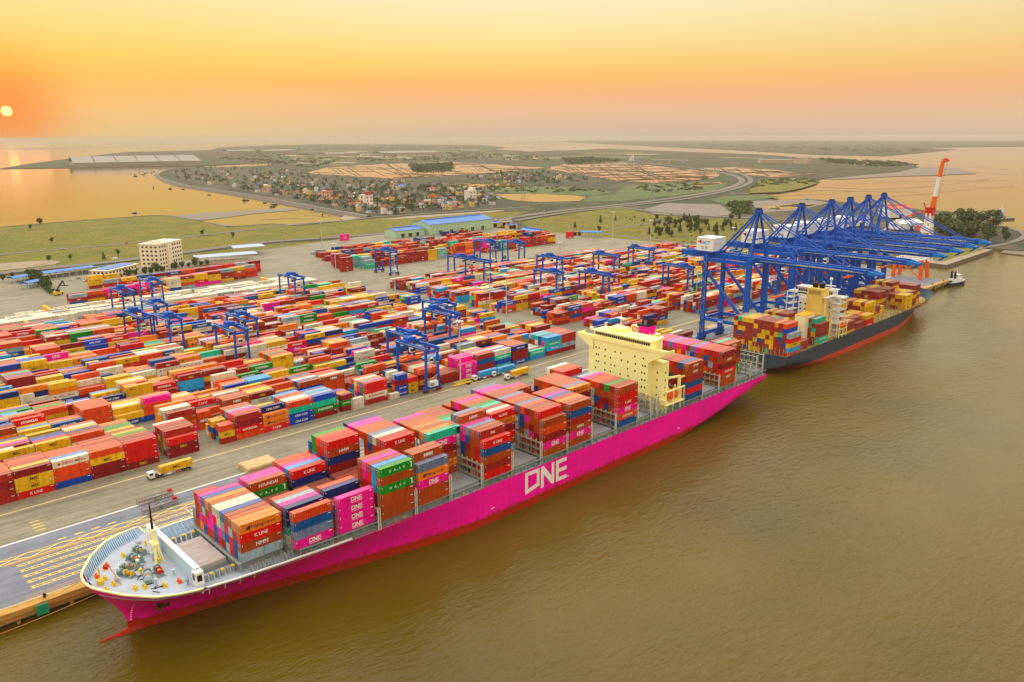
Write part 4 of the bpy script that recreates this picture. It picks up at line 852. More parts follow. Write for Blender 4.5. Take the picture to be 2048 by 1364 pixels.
# front row, read off the photograph (near row of each slot; rows behind follow)
FRONT = [(25.2, ['D', 'D', 'E', 'E'], 12.19, 'SSS'), (37.6, ['E', 'E', 'D', 'E'], 12.19, 'SSSS'), (50.0, ['R', ('Y', 'MSC'), ('Y', 'MSC'), ('D', 'tag')], 12.19, 'YESSE'), (62.3, [('Z', 'tag'), ('S', 'tag'), ('S', 'tag'), ('W', 'YANG MING')], 12.19, 'CSSS'), (74.6, [('D', 'tag'), ('D', 'tag'), ('Y', 'MSC'), ('S', 'tag')], 12.19, 'SSES'),
         (87.0, [('D', 'MSC'), ('R', 'tag'), ('R', 'tag'), ('R', 'tag')], 12.19, 'ED'), (103.0, [('D', 'tag'), ('D', 'MSC'), ('R', 'tag')], 12.19, 'E'), (124.6, [('E', 'tag'), ('Y', 'MSC'), ('S', 'tag')], 6.06, 'SEY'), (131.3, [('S', 'tag'), ('R', 'HYUNDAI'), ('D', 'tag'), ('E', 'tag')], 12.19, 'SPKBS'), (143.6, [('R', 'K LINE'), ('O', 'Hapag-Lloyd'), ('O', 'Hapag-Lloyd')], 12.19, ''),
         (155.6, [('Z', 'CMA CGM'), ('Z', 'CMA CGM'), ('T', 'tag'), ('S', 'tag')], 12.19, 'WWBS'), (167.9, [('D', 'tag'), ('G', 'EVERGREEN'), ('T', 'tag'), ('Z', 'tag')], 12.19, 'KCKZ'), (182.5, [('D', 'tag'), ('G', 'EVERGREEN'), ('D', 'tag')], 6.06, 'O'), (196.0, [('E', 'tag'), ('W', 'YANG MING'), ('R', 'tag'), ('R', 'tag')], 12.19, 'VOWS'), (214.5, [('Z', 'CMA CGM'), ('Z', 'CMA CGM'), ('D', 'tag'), ('Z', 'tag')], 6.06, 'KTW'),
         (221, [('Y', 'MSC'), ('Y', 'MSC'), ('R', 'tag')], 6.06, 'S'), (228.2, [('D', 'tag'), ('O', 'Hapag-Lloyd'), ('D', 'tag'), ('S', 'tag')], 12.19, 'SW'), (241.5, [('D', 'tag'), ('E', 'tag')], 12.19, 'EE'), (254.5, [('P', 'ONE'), ('P', 'ONE'), ('P', 'ONE')], 12.19, ''), (267, [('E', 'tag'), ('E', 'tag'), ('U', 'tag'), ('E', 'tag')], 12.19, 'SKSV'), (279.4, [('T', 'CHINA SHIPPING'), ('Z', 'tag'), ('T', 'CHINA SHIPPING'), ('W', 'tag')], 12.19, 'UWS'), (293, [('U', 'CMA CGM'), ('D', 'tag'), ('D', 'tag'), ('N', 'CMA CGM')], 12.19, 'SSBS'), (307, ['C', ('T', 'CHINA SHIPPING')], 12.19, 'D'), (321, [('E', 'tag'), ('C', 'CMA CGM'), ('T', 'CHINA SHIPPING'), ('C', 'tag')], 12.19, 'CUTCK'), (333.4, [('D', 'tag'), ('K', 'COSCO'), ('E', 'tag'), ('E', 'tag')], 12.19, 'ESSE')]
for x, cl, Ln, back in FRONT:
    y = BLK[0]; ys_.append((x, y, Ln, cl, (BLK[0], x, 0)))
    tops = back or ''
    for r in range(1, 6):
        n = len(cl) if r <= len(tops) else max(2, len(cl)-rnd.choice([0, 0, 1]))
        if x in (103.0, 87.0) and r >= 1: n = 4
        if x == 254.5 and r < 4: n = 4 if r else 3
        cc = mk(rnd, n, tops[r-1] if r <= len(tops) else None, 'P' if x == 254.5 and r < 4 else YPAL)
        if x == 143.6 and r == 1: cc = ['R', 'O', 'E', ('N', 'CMA CGM')]
        if Ln < 7 and rnd.random() < .3: continue
        ys_.append((x, y+2.58*r, Ln, cc, (BLK[0], x, r)))
ys_.append((187.6, 304.2, 6.06, [('W', 'tag'), ('W', 'tag')], (BLK[0], 189, 0))); ys_.append((209.0, 304.6, 5.4, [('W', 'tag')], (BLK[0], 209, 0)))
GRN = {(3, 99): ('G', 'EVERGREEN'), (4, 87): ('G', 'EVERGREEN'), (2, 62.4): ('W', 'YANG MING'), (3, 62.4): ('W', 'COSCO'), (2, 74.8): ('E', 'tag'), (2, 87.2): ('R', 'HYUNDAI'), (1, 62.4): ('D', 'tag'), (1, 91): ('R', 'tag')}
for bi, y0 in enumerate(BLK[1:], 1):
    x = -22.0 if bi < 4 else 0.0
    pal = 'WWWWWWWK' if bi >= 11 else YPAL
    xe = 346 if bi < 9 else 358-(bi-9)*4
    x0_ = lerp_tab([(300, -20), (450, 10), (600, 70), (640, 90)], y0)
    x = -24.6
    while x < xe-10:
        if x > x0_ and not (bi in (1,) and 98 < x < 104):
            if not (bi >= 11 and x > 330):
                yard_col(y0, x, 6, 4 if bi < 10 else 3, pal, None)
        x += SLOT
# right-hand yard
for bi, y0 in enumerate(BLK[:10]):
    x = 381.0; y1 = y0-3 if bi else 308
    xe = 742 if bi < 9 else 640
    while x < xe:
        if rnd.random() > .06 and not (bi == 0 and 455 < x < 478): yard_col(y1, x, 6, 4 if bi < 6 else 3, YPAL+'EEDDEEEE')
        x += SLOT+(6 if (x-381) % 186 > 172 else 0)
# rows near the offices (left) and the empty-stock park at the far side
for (x, y, n, pal) in [(160+i*13, 646+i*3.2, 4, 'EEDNRPBKUYWS') for i in range(13)]+[(200+i*13, 694+i*1.2, 4, 'EDRRSYKUNE') for i in range(11)]+[(196, 724, 4, 'YYYE'), (209, 724, 4, 'YYYD')]+[(120+i*13, 625+i*.6, 2, 'WWWGDEW') for i in range(4)]+[(150+i*13, 612, 3, 'WWWWK') for i in range(14)]+[(110+i*13, 598, 3, 'WWWWK') for i in range(17)]:
    for r in range(3 if y > 620 else 4):
        ys_.append((x, y+2.6*r, 12.19, mk(rnd, max(1, n-rnd.choice([0, 0, 1])), None, pal), ('park', x, r)))
for ri, y in enumerate((648, 664, 690, 716, 742, 766)):
    x = 396+ri*8
    while x < 700-ri*6:
        if rnd.random() < .8:
            dom = rnd.choice(['EEED', 'RRRE', 'YYYE', 'NNUU', 'TTKK', 'PPED', 'SSEO', 'DDEE', 'EBSR'])
            for r in range(rnd.choice([2, 4, 5])): ys_.append((x, y+r*2.6, 12.19, mk(rnd, rnd.choice([2, 3, 4, 4, 5]) if y < 700 else rnd.choice([1, 2, 2]), None, dom), ('far', x, r)))
        x += 12.9
for (x, y, c_) in ((700, 690, 'R'), (713, 692, 'R'), (735, 668, 'R'), (60, 690, 'E'), (48, 700, 'W'), (640, 800, 'N'), (656, 796, 'N'), (672, 800, 'E'), (520, 850, 'P')): ys_.append((x, y, 12.19, [c_]*rnd.choice([2, 3, 2]), ('far', x, 0)))
place_stacks(ys_, 'yard', QZ+.02, 2.68, lambda inf, t, n: (inf, t, n), .42, 5)
# ---- ship 2 containers (ship 2: port side Y=194, x from 392 to 632)
S2X = dict(a=396.2, b=411.5, c=430.5, d=467, e=481, f=495, g=509, h=523, i=537, j=551, k=566, l=580, m=594)
s2 = []; rnd = random.Random(33); P2 = 'MMMMMMMMMYYYYYEEMMMTUMK'
def s2bay(k, r0, r1, n, pal=P2, z=0, near=None):
    for r in range(r0, r1):
        s2.append((S2X[k], 195.0+2.5*r, 12.19, mk(rnd, n if not callable(n) else n(r), None, pal), ('s2', k, r)))
s2bay('a', 1, 14, lambda r: 7 if r > 1 else 7)
s2.append((S2X['a'], 195.0, 12.19, ['S', 'C', ('Y', 'MSC'), 'R', 'K'], ('s2', 'a', 0)))
for s in s2:
    if s[4][1] == 'a' and s[4][2] == 1: s[3][-1] = 'S'; s[3][-2] = 'Z'
    if s[4][1] == 'a' and s[4][2] in (2, 3, 9, 10): s[3][-1] = {2: 'E', 3: 'O', 9: 'Y', 10: 'Y'}[s[4][2]]
s2bay('b', 6, 14, 6); s2bay('b', 1, 3, 2, 'YM'); s2bay('c', 0, 3, lambda r: 6 if r else 5, 'MMYMT'); s2bay('c', 8, 14, 6)
s2bay('d', 0, 3, 3); s2bay('d', 4, 9, 3, 'MEU'); s2bay('e', 0, 1, 2, 'RM'); s2bay('e', 1, 8, 3); s2bay('f', 0, 6, 3, 'MYRU'); s2bay('f', 7, 13, 5, 'YYM'); s2bay('g', 2, 11, 5, 'YYYM'); s2bay('h', 3, 10, 3, 'MYE')
s2bay('i', 4, 13, 2, 'MYY'); s2bay('j', 6, 13, 5, 'MMMYE'); s2bay('k', 1, 13, lambda r: 5 if r > 5 else 4, 'MMYYYE'); s2bay('l', 2, 13, lambda r: 6 if r > 6 else 4, 'MMEYY'); s2bay('m', 3, 12, lambda r: 5, 'MMYE')
place_stacks(s2, 'ship2', 11.0, 2.6, lambda inf, t, n: (inf, t, n), .35, 6)
# ---- choose the 300 that show largest
def score(o):
    c_ = Vector((o['x']+o['L']/2, o['y'], o['z']+o['h'])); d = CAMP-c_; r = d.length; d.normalize()
    px_, py_, w_ = proj(c_)
    if w_ < 1 or not (-30 < px_ < 2078 and -30 < py_ < 1394): return 0
    s_ = 0
    if o['top']: s_ += o['L']*o['w']*max(d.z, 0)
    if o['side']: s_ += o['L']*o['h']*max(-d.y, 0)
    if o['end']: s_ += o['w']*o['h']*max(-d.x, 0)
    return s_/r/r
for o in BOX: o['s'] = score(o)
BOX.sort(key=lambda o: -o['s']); BOX = [o for o in BOX if o['s'] > 0]
SOLO, REST = BOX[:300], BOX[300:]
m_box = mat('container_paint', (1, 1, 1), .48, .95, .9, (.58, .47, .40), objcol=True, stretch=(1, 1, .22))
def roof_mat(nm, src):  # pale warm tint puts the sky's glare into the roof colour
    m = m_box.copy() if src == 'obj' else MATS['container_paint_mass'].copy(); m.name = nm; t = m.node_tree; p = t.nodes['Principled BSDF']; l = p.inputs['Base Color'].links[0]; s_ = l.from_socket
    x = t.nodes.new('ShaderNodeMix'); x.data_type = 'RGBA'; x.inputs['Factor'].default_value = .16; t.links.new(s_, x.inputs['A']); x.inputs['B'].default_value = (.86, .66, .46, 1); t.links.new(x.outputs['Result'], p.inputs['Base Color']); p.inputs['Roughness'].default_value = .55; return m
m_roofc = roof_mat('sky_glare_roof_paint', 'obj')
m_rod = mat('galvanised_rod', L(176, 172, 166), .5)
def container_mesh(Ln, w_, h_):
    b = MB(); p = .16; M_ = m_box
    for x in (0, Ln-p):
        for y in (0, w_-p): b.box(x, y, 0, x+p, y+p, h_, M_)
    for z in (0, h_-.14):
        b.box(p, .01, z, Ln-p, p*.7, z+.14, M_); b.box(p, w_-p*.7, z, Ln-p, w_-.01, z+.14, M_); b.box(.01, p, z, p*.7, w_-p, z+.14, M_); b.box(Ln-p*.7, p, z, Ln-.01, w_-p, z+.14, M_)
    n = int(Ln/.56); st_ = (Ln-2*p)/n
    for y, dy in ((.045, .05), (w_-.045, -.05)):   # corrugated sides
        vs = []; 
        for i in range(n):
            x = p+i*st_
            for f_, dd in ((0, 0), (.3, 0), (.5, 1), (.8, 1)): vs.append((x+f_*st_, y+dd*dy))
        vs.append((p+n*st_, y)); k = len(vs)
        pts = [(a, c_, .14) for a, c_ in vs]+[(a, c_, h_-.14) for a, c_ in vs]
        b.add(pts, [((i, i+1, k+i+1, k+i) if dy > 0 else (i+1, i, k+i, k+i+1)) for i in range(k-1)], M_)
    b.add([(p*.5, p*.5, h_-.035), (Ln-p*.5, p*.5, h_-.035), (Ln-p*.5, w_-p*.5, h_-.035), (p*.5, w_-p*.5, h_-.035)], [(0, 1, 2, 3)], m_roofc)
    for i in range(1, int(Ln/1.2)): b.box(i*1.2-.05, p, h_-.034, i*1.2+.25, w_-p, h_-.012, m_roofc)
    b.quad((.05, p, .14), (.05, p, h_-.14), (.05, w_-p, h_-.14), (.05, w_-p, .14), M_); b.quad((Ln-.05, p, .14), (Ln-.05, w_-p, .14), (Ln-.05, w_-p, h_-.14), (Ln-.05, p, h_-.14), M_)
    b.box(.0, w_/2-.03, .15, .05, w_/2+.03, h_-.15, M_)
    for y in (.45, .95, w_-.95, w_-.45): b.box(-.01, y-.03, .1, .05, y+.03, h_-.1, m_rod)
    for y in (.5, w_-.9): b.box(-.015, y+.1, h_-.75, .04, y+.32, h_-.55, m_let)
    b.box(Ln-1.5, .0, h_-.62, Ln-.55, .046, h_-.42, m_let); b.box(.35, .0, h_-.9, .5, .046, h_-.45, m_let)
    return b.mesh('container')
CM = {}
m_cl = {}
def side_text(o, b, ox=0, oy=0, oz=0, out=.02):
    txt, bold, mt = o['tx3']; vs, fs, wd = text_geo(txt, bold)
    hh = {'ONE': 1.35, 'Hapag-Lloyd': .95, 'K LINE': .95, 'HMM': 1.15, 'HYUNDAI': 1.0, 'CMA CGM': .95, 'COSCO': 1.0, 'EVERGREEN': 1.0, 'YANG MING': .95, 'CHINA SHIPPING': .8, 'MSC': 1.0, 'tex': .9}.get(txt, .9)
    if txt.startswith('U '): hh = .8
    k = min(hh, (o['L']-1.6)/wd); x0 = o['L']*.5-wd*k/2+(.8 if txt in ('Hapag-Lloyd', 'YANG MING') and o['L'] > 8 else 0)
    z0 = o['h']*.5-k*.5
    b.add([(ox+x0+u*k, oy-out, oz+z0+v*k) for u, v in vs], fs, mt)
    if txt == 'Hapag-Lloyd' and o['L'] > 8:
        for d_ in (0, .55): b.add([(ox+x0-1.7+d_, oy-out, oz+z0-.1), (ox+x0-1.2+d_, oy-out, oz+z0-.1), (ox+x0-.7+d_, oy-out, oz+z0+.95), (ox+x0-1.2+d_, oy-out, oz+z0+.95)], [(0, 1, 2, 3)], m_letn)
    if txt == 'YANG MING': b.add([(ox+x0-1.5, oy-out, oz+z0), (ox+x0-.6, oy-out, oz+z0), (ox+x0-.6, oy-out, oz+z0+.9), (ox+x0-1.5, oy-out, oz+z0+.9)], [(0, 1, 2, 3)], m_letr)
    if txt == 'ONE': b.box(ox+x0, oy-out, oz+z0-.32, ox+x0+wd*k, oy-out+.004, oz+z0-.2, mt)
    if txt.startswith('U '): b.box(ox+o['L']-1.0, oy-out, oz+.5, ox+o['L']-.6, oy-out+.004, oz+o['h']-.4, mt)
SLOTS = {}
for o in BOX:
    if o['where'] == 'yard' and not isinstance(o['lab'][0][0], str):
        l_ = SLOTS.setdefault(round(o['lab'][0][0]), [])
        if round(o['x'], 1) not in l_: l_.append(round(o['x'], 1))
for k in SLOTS: SLOTS[k].sort()
def yard_label(o):
    (blk, x, r), t, n = o['lab']; nm = PAL[o['c']][1]; size = 'short ' if o['L'] < 8 else ''
    tier = 'top tier' if o['top'] else ordw(t)+' tier'
    if isinstance(blk, str): return None
    bi = min(range(len(BLK)), key=lambda i: abs(BLK[i]-blk-1))
    j = SLOTS[round(blk)].index(round(o['x'], 1))
    return f"{size}{nm} container, {tier}, {ordw(r)} row, {ordw(j)} stack from left, {ordw(bi)} yard block"
def ship_label(o):
    (k, r), t, n = o['lab']; nm = PAL[o['c']][1]; rows = sorted(set(SHIPROWS[k])); j = min(range(len(rows)), key=lambda i: abs(rows[i]-o['y'])); size = 'short ' if o['L'] < 8 else ''
    tier = 'top tier' if o['top'] else ordw(t)+' tier'
    return f"{size}{nm} container, {tier}, {ordw(j)} row from the water, {ordw(BAYNO[k])} stack from magenta ship's bow"
USED = set()
for o in SOLO:
    key = (o['L'], round(o['h'], 2))
    if key not in CM: CM[key] = container_mesh(o['L'], 2.44, o['h'])
    if o['where'] == 'ship': lb = ship_label(o); gp = 'containers on the magenta ship'
    elif o['where'] == 'yard':
        lb = yard_label(o); gp = 'containers stacked in the yard'
        if lb is None: lb = f"{PAL[o['c']][1]} container in the far stacks by the offices"
    else:
        (q, k, r), t, n = o['lab']; gp = 'containers on the dark ship'
        lb = f"{PAL[o['c']][1]} container, {'top' if o['top'] else ordw(t)} tier, {ordw(r)} row from water, {ordw('abcdefghijklm'.index(k))} stack of dark ship"
    while lb in USED: lb = lb.replace(' container', ' steel container', 1) if 'steel' not in lb else lb+' beside'
    USED.add(lb)
    ob = link('shipping_container', CM[key], None, lb, 'container', gp, None, (o['x'], o['y'], o['z']))
    cc = PAL[o['c']][0]; j = random.uniform(.88, 1.08); ob.color = (cc[0]*j, cc[1]*j, cc[2]*j, 1)
    if o['txt']:
        o['tx3'] = o['txt']; b = MB(); side_text(o, b, out=-.0+.012); b.build('lettering', ob)
# ---- the rest: one mass
V = []; F_ = []; Cc = []; TB = MB()
for o in REST:
    x0, y0, z0 = o['x'], o['y'], o['z']; x1, y1, z1 = x0+o['L'], y0+o['w'], z0+o['h']; n0 = len(V); e = .13; q = .05
    V += [(x0, y0, z0), (x1, y0, z0), (x1, y1, z0), (x0, y1, z0), (x0, y0, z1), (x1, y0, z1), (x1, y1, z1), (x0, y1, z1)]
    V += [(x0+e, y0+q, z0+e), (x1-e, y0+q, z0+e), (x1-e, y0+q, z1-e), (x0+e, y0+q, z1-e)]
    V += [(x0+q, y0+e, z0+e), (x0+q, y0+e, z1-e), (x0+q, y1-e, z1-e), (x0+q, y1-e, z0+e)]
    V += [(x0+e, y0+e, z1-q), (x1-e, y0+e, z1-q), (x1-e, y1-e, z1-q), (x0+e, y1-e, z1-q)]
    fs = [(1, 2, 6, 5), (2, 3, 7, 6), (8, 9, 10, 11), (0, 1, 9, 8), (1, 5, 10, 9), (5, 4, 11, 10), (4, 0, 8, 11), (12, 13, 14, 15), (0, 12, 15, 3)[::1], (0, 4, 13, 12), (4, 7, 14, 13), (7, 3, 15, 14), (16, 17, 18, 19), (4, 5, 17, 16), (5, 6, 18, 17), (6, 7, 19, 18), (7, 4, 16, 19)]
    F_ += [tuple(i+n0 for i in f) for f in fs]
    cc = PAL[o['c']][0]; j = random.uniform(.82, 1.1); Cc += [(cc[0]*j, cc[1]*j, cc[2]*j, 1)]*20
    if o['txt'] and o['s'] > 2.2e-5:
        o['tx3'] = o['txt']; side_text(o, TB, x0, y0, z0, out=.0-.035)
me = bpy.data.meshes.new('container_stacks'); me.from_pydata(V, [], F_)
at = me.color_attributes.new('Col', 'FLOAT_COLOR', 'POINT'); at.data.foreach_set('color', [v for c_ in Cc for v in c_])
me.materials.append(mat('container_paint_mass', (1, 1, 1), .5, .9, .6, (.58, .47, .40), attr='Col', stretch=(1, 1, .25)))
me.materials.append(roof_mat('sky_glare_roof_paint_mass', 'mass')); me.polygons.foreach_set('material_index', [1 if i % 17 >= 12 else 0 for i in range(len(F_))])
stk = link('container_stacks', me, kind='stuff', label='hundreds of smaller coloured containers stacked across the yard and ships', cat='containers')
if TB.f: TB.build('lettering', stk, kind='stuff')
print('containers', len(SOLO), len(REST), 'tris', len(F_)*2)
# ================================================================== second ship (dark hull), bow away from us
m_slate = rust_mat('slate_hull_paint', L(64, 76, 92), L(84, 60, 50), -1, 2, .4); m_boot2 = rust_mat('orange_boot_paint', L(206, 78, 48), L(150, 66, 40), -1, 3, .5)
H2 = Hull(stem=[(-4, 8), (0, 9), (4, 8.6), (8, 6), (12, 3), (16, 0)], bw=[(0, 0), (3, 1), (16, 4.5), (36, 9.5), (60, 14.5), (80, 17.2), (95, 17.5)], bd=[(0, 0), (.4, 2), (2, 5), (7, 9.5), (16, 13.4), (28, 16), (42, 17.2), (60, 17.5)],
          zd=12.5, aft0=170, length=243, half=17.5, z0=[(170, -20), (200, -9), (225, -2), (243, 2.5)], zt=[(170, -1), (200, 1.5), (225, 5), (243, 8)])
B2X, C2Y = 635.0, 212.0
ship2 = empty('container_ship', (B2X, C2Y, 0), pi, 'dark grey container ship with yellow funnel under the blue quay cranes', 'ship')
def d2(x): return lerp_tab([(0, 16), (16, 15.5), (17, 13), (40, 12.2), (60, 12), (243, 12)], x)
for lv, mt, nm in (([3.4, 5, 7, 9, 10.5, 12], m_slate, 'hull'), ([-3, -1, 0, 1, 2.2, 3.4], m_boot2, 'boot_topping')):
    b = MB()
    for sd in (-1, 1): H2.loft(b, lv, 50, mt, 243, sd)
    if nm == 'hull':
        for sd in (-1, 1):
            vs = []; n = 30
            for j in range(4):
                for i in range(n+1):
                    t = (i/n)**1.5; z = 12+(d2(t*45)-12)*j/3; st_ = lerp_tab(H2.stem, z); x = st_+(45-st_)*t; z = 12+(d2(x)-12)*j/3; vs.append((x, sd*H2.hb(x, z), z))
            fs = []
            for j in range(3):
                for i in range(n):
                    q = (j*(n+1)+i, j*(n+1)+i+1, (j+1)*(n+1)+i+1, (j+1)*(n+1)+i); fs.append(q if sd < 0 else q[::-1])
            b.add(vs, fs, mt)
        tr = [(243, -H2.hb(242.99, z), z) for z in (2.6, 4, 6, 8, 10, 12)]; b.add(tr+[(x, -y, z) for x, y, z in tr][::-1], [tuple(range(12))], mt)
    b.build(nm, ship2, smooth=True)
b = MB(); m_deck2 = mat('buff_deck', L(178, 158, 96), .7, .7, .3, (.6, .56, .5)); n = 50; a = []; c_ = []
for i in range(n+1):
    x = 4+238.5*i/n; h = max(H2.hb(x, 12)-.3, .05); a.append((x, -h, 10.4)); c_.append((x, h, 10.4))
b.add(a+c_, [(i, i+1, n+2+i, n+1+i) for i in range(n)], m_deck2); b.build('main_deck', ship2)
for k, x in S2X.items():
    b = MB(); xl = B2X-x-12.2; b.box(xl-.2, -15.5, 10.0, xl+12.4, 15.5, 10.95, m_deck2)
    for i in range(14): b.box(xl+12.6, -16.3+i*2.5, 11.5, xl+12.9, -16+i*2.5, 15, m_deck2)
    b.build('hatch_cover', ship2)
b = MB()   # accommodation, world x about 446-458
ax = B2X-455
b.box(ax-9.5, -9, 10.4, ax, 13, 33, m_white); b.box(ax, -12, 10.4, ax+.6, 13, 22, m_cream); b.box(ax-9.5, -17.4, 35, ax-2, 17.4, 35.8, m_white); b.box(ax-9, -11, 33, ax-2, 11, 39, m_white); b.box(ax-9.5, -12, 39, ax-1.5, 12, 39.5, m_white)
for sd in (-1, 1):
    for z in (16, 20, 24, 28, 32): b.box(ax-9, min(sd*13, sd*17), z, ax+1, max(sd*13, sd*17), z+.3, m_white); b.box(ax-9, sd*16.9-.05, z+1, ax+1, sd*16.9+.05, z+1.1, m_white)
    for x in (-9, 0): b.box(ax+x-.2, sd*16.6-.3, 10.4, ax+x+.2, sd*16.6+.3, 36, m_white)
b.build('accommodation', ship2)
b = MB()
for i in range(18): b.box(ax-2, -10.6+i*1.2, 36.6, ax-1.95, -9.7+i*1.2, 38.2, m_glass)
for z in (15, 18.5, 22, 25.5, 29):
    for i in range(7): b.box(ax+(.6 if z < 22 else 0), -8+i*3, z, ax+(.66 if z < 22 else .05), -7+i*3, z+1, m_glass)
b.build('window', ship2)
b = MB(); m_fy = mat('funnel_yellow', L(244, 212, 110), .6, .8, .35, (.8, .62, .35), stretch=(1, 2, .3))
b.box(ax+.6, -1, 10.4, ax+11, 11, 27, m_fy); b.box(ax+1.6, 1, 27, ax+10.6, 10.4, 41.5, m_fy)
for y in (3.6, 7.6): b.tube((ax+5.6, y, 41), (ax+6.2, y, 44.4), 1.6, m_black, 10)
b.box(ax+10.6, 2, 38, ax+10.7, 9.4, 40.4, mat('louvre', L(190, 160, 80), .7)); b.build('funnel', ship2)
b = MB(); b.box(ax+17.5, 4, 10.4, ax+29.5, 10, 28.4, mat('pale_yellow_house', L(246, 238, 196), .6, .3, .3), ); b.box(ax+17.4, 3.9, 28.4, ax+29.6, 10.1, 28.7, mat('ochre_roof', L(236, 176, 30), .6)); b.build('engine_casing', ship2)
b = MB(); b.tube((ax-5, 8, 39), (ax-5, 8, 45), .6, m_white, 8, .35); b.box(ax-6, 5, 41.4, ax-4, 11, 41.7, m_white); b.build('mast', ship2); b = MB(); b.beam((ax+2, 11, 30), (ax+6, 3, 42), .4, .4, m_white); b.beam((ax+2, -11, 30), (ax+2, -11, 39), .5, .5, m_white); b.beam((ax-1, 12.5, 20), (ax-1, 12.5, 41), .5, .5, m_white); b.beam((ax+10, 12.5, 20), (ax+10, 12.5, 37), .5, .5, m_white); b.box(ax-2, 11, 36.6, ax+11, 13.6, 37, m_white); b.build('provision_gantry', ship2)
link('radome', bpy.data.meshes['radome'], ship2, loc=(ax-5, 8, 45.6))
b = MB(); boat_mesh(b, ax-4, 17.6, 17.5, 8, 3, 3, m_orng, m_orng); b.build('lifeboat', ship2)
b = MB()
for x in (-9, -4, 1): b.beam((ax+x, 15.6, 11.5), (ax+x, 18, 17.2), .4, .4, m_cream); b.beam((ax+x, 18.3, 12), (ax+x, 18.3, 22), .4, .4, m_cream)
b.box(ax-9.5, 18.1, 17.0, ax+1.5, 18.5, 17.4, m_cream); b.box(ax-9.5, 18.1, 13.4, ax+1.5, 18.5, 13.8, m_cream); b.build('boat_davit', ship2)
b = MB(); rnd = random.Random(9); x = 20
while x < 240:
    h = H2.hb(x, 12)-.3; b.beam((x, h, 11.5), (x, h, 13), .2, .2, m_deck2)
    if rnd.random() < .5: b.cbox((x, h-1.2, 12), (1, .8, rnd.uniform(.5, 1.6)), rnd.choice([m_deck2, m_steel, m_ylw]))
    x += 3
b.build('rail_fittings', ship2, kind='stuff')
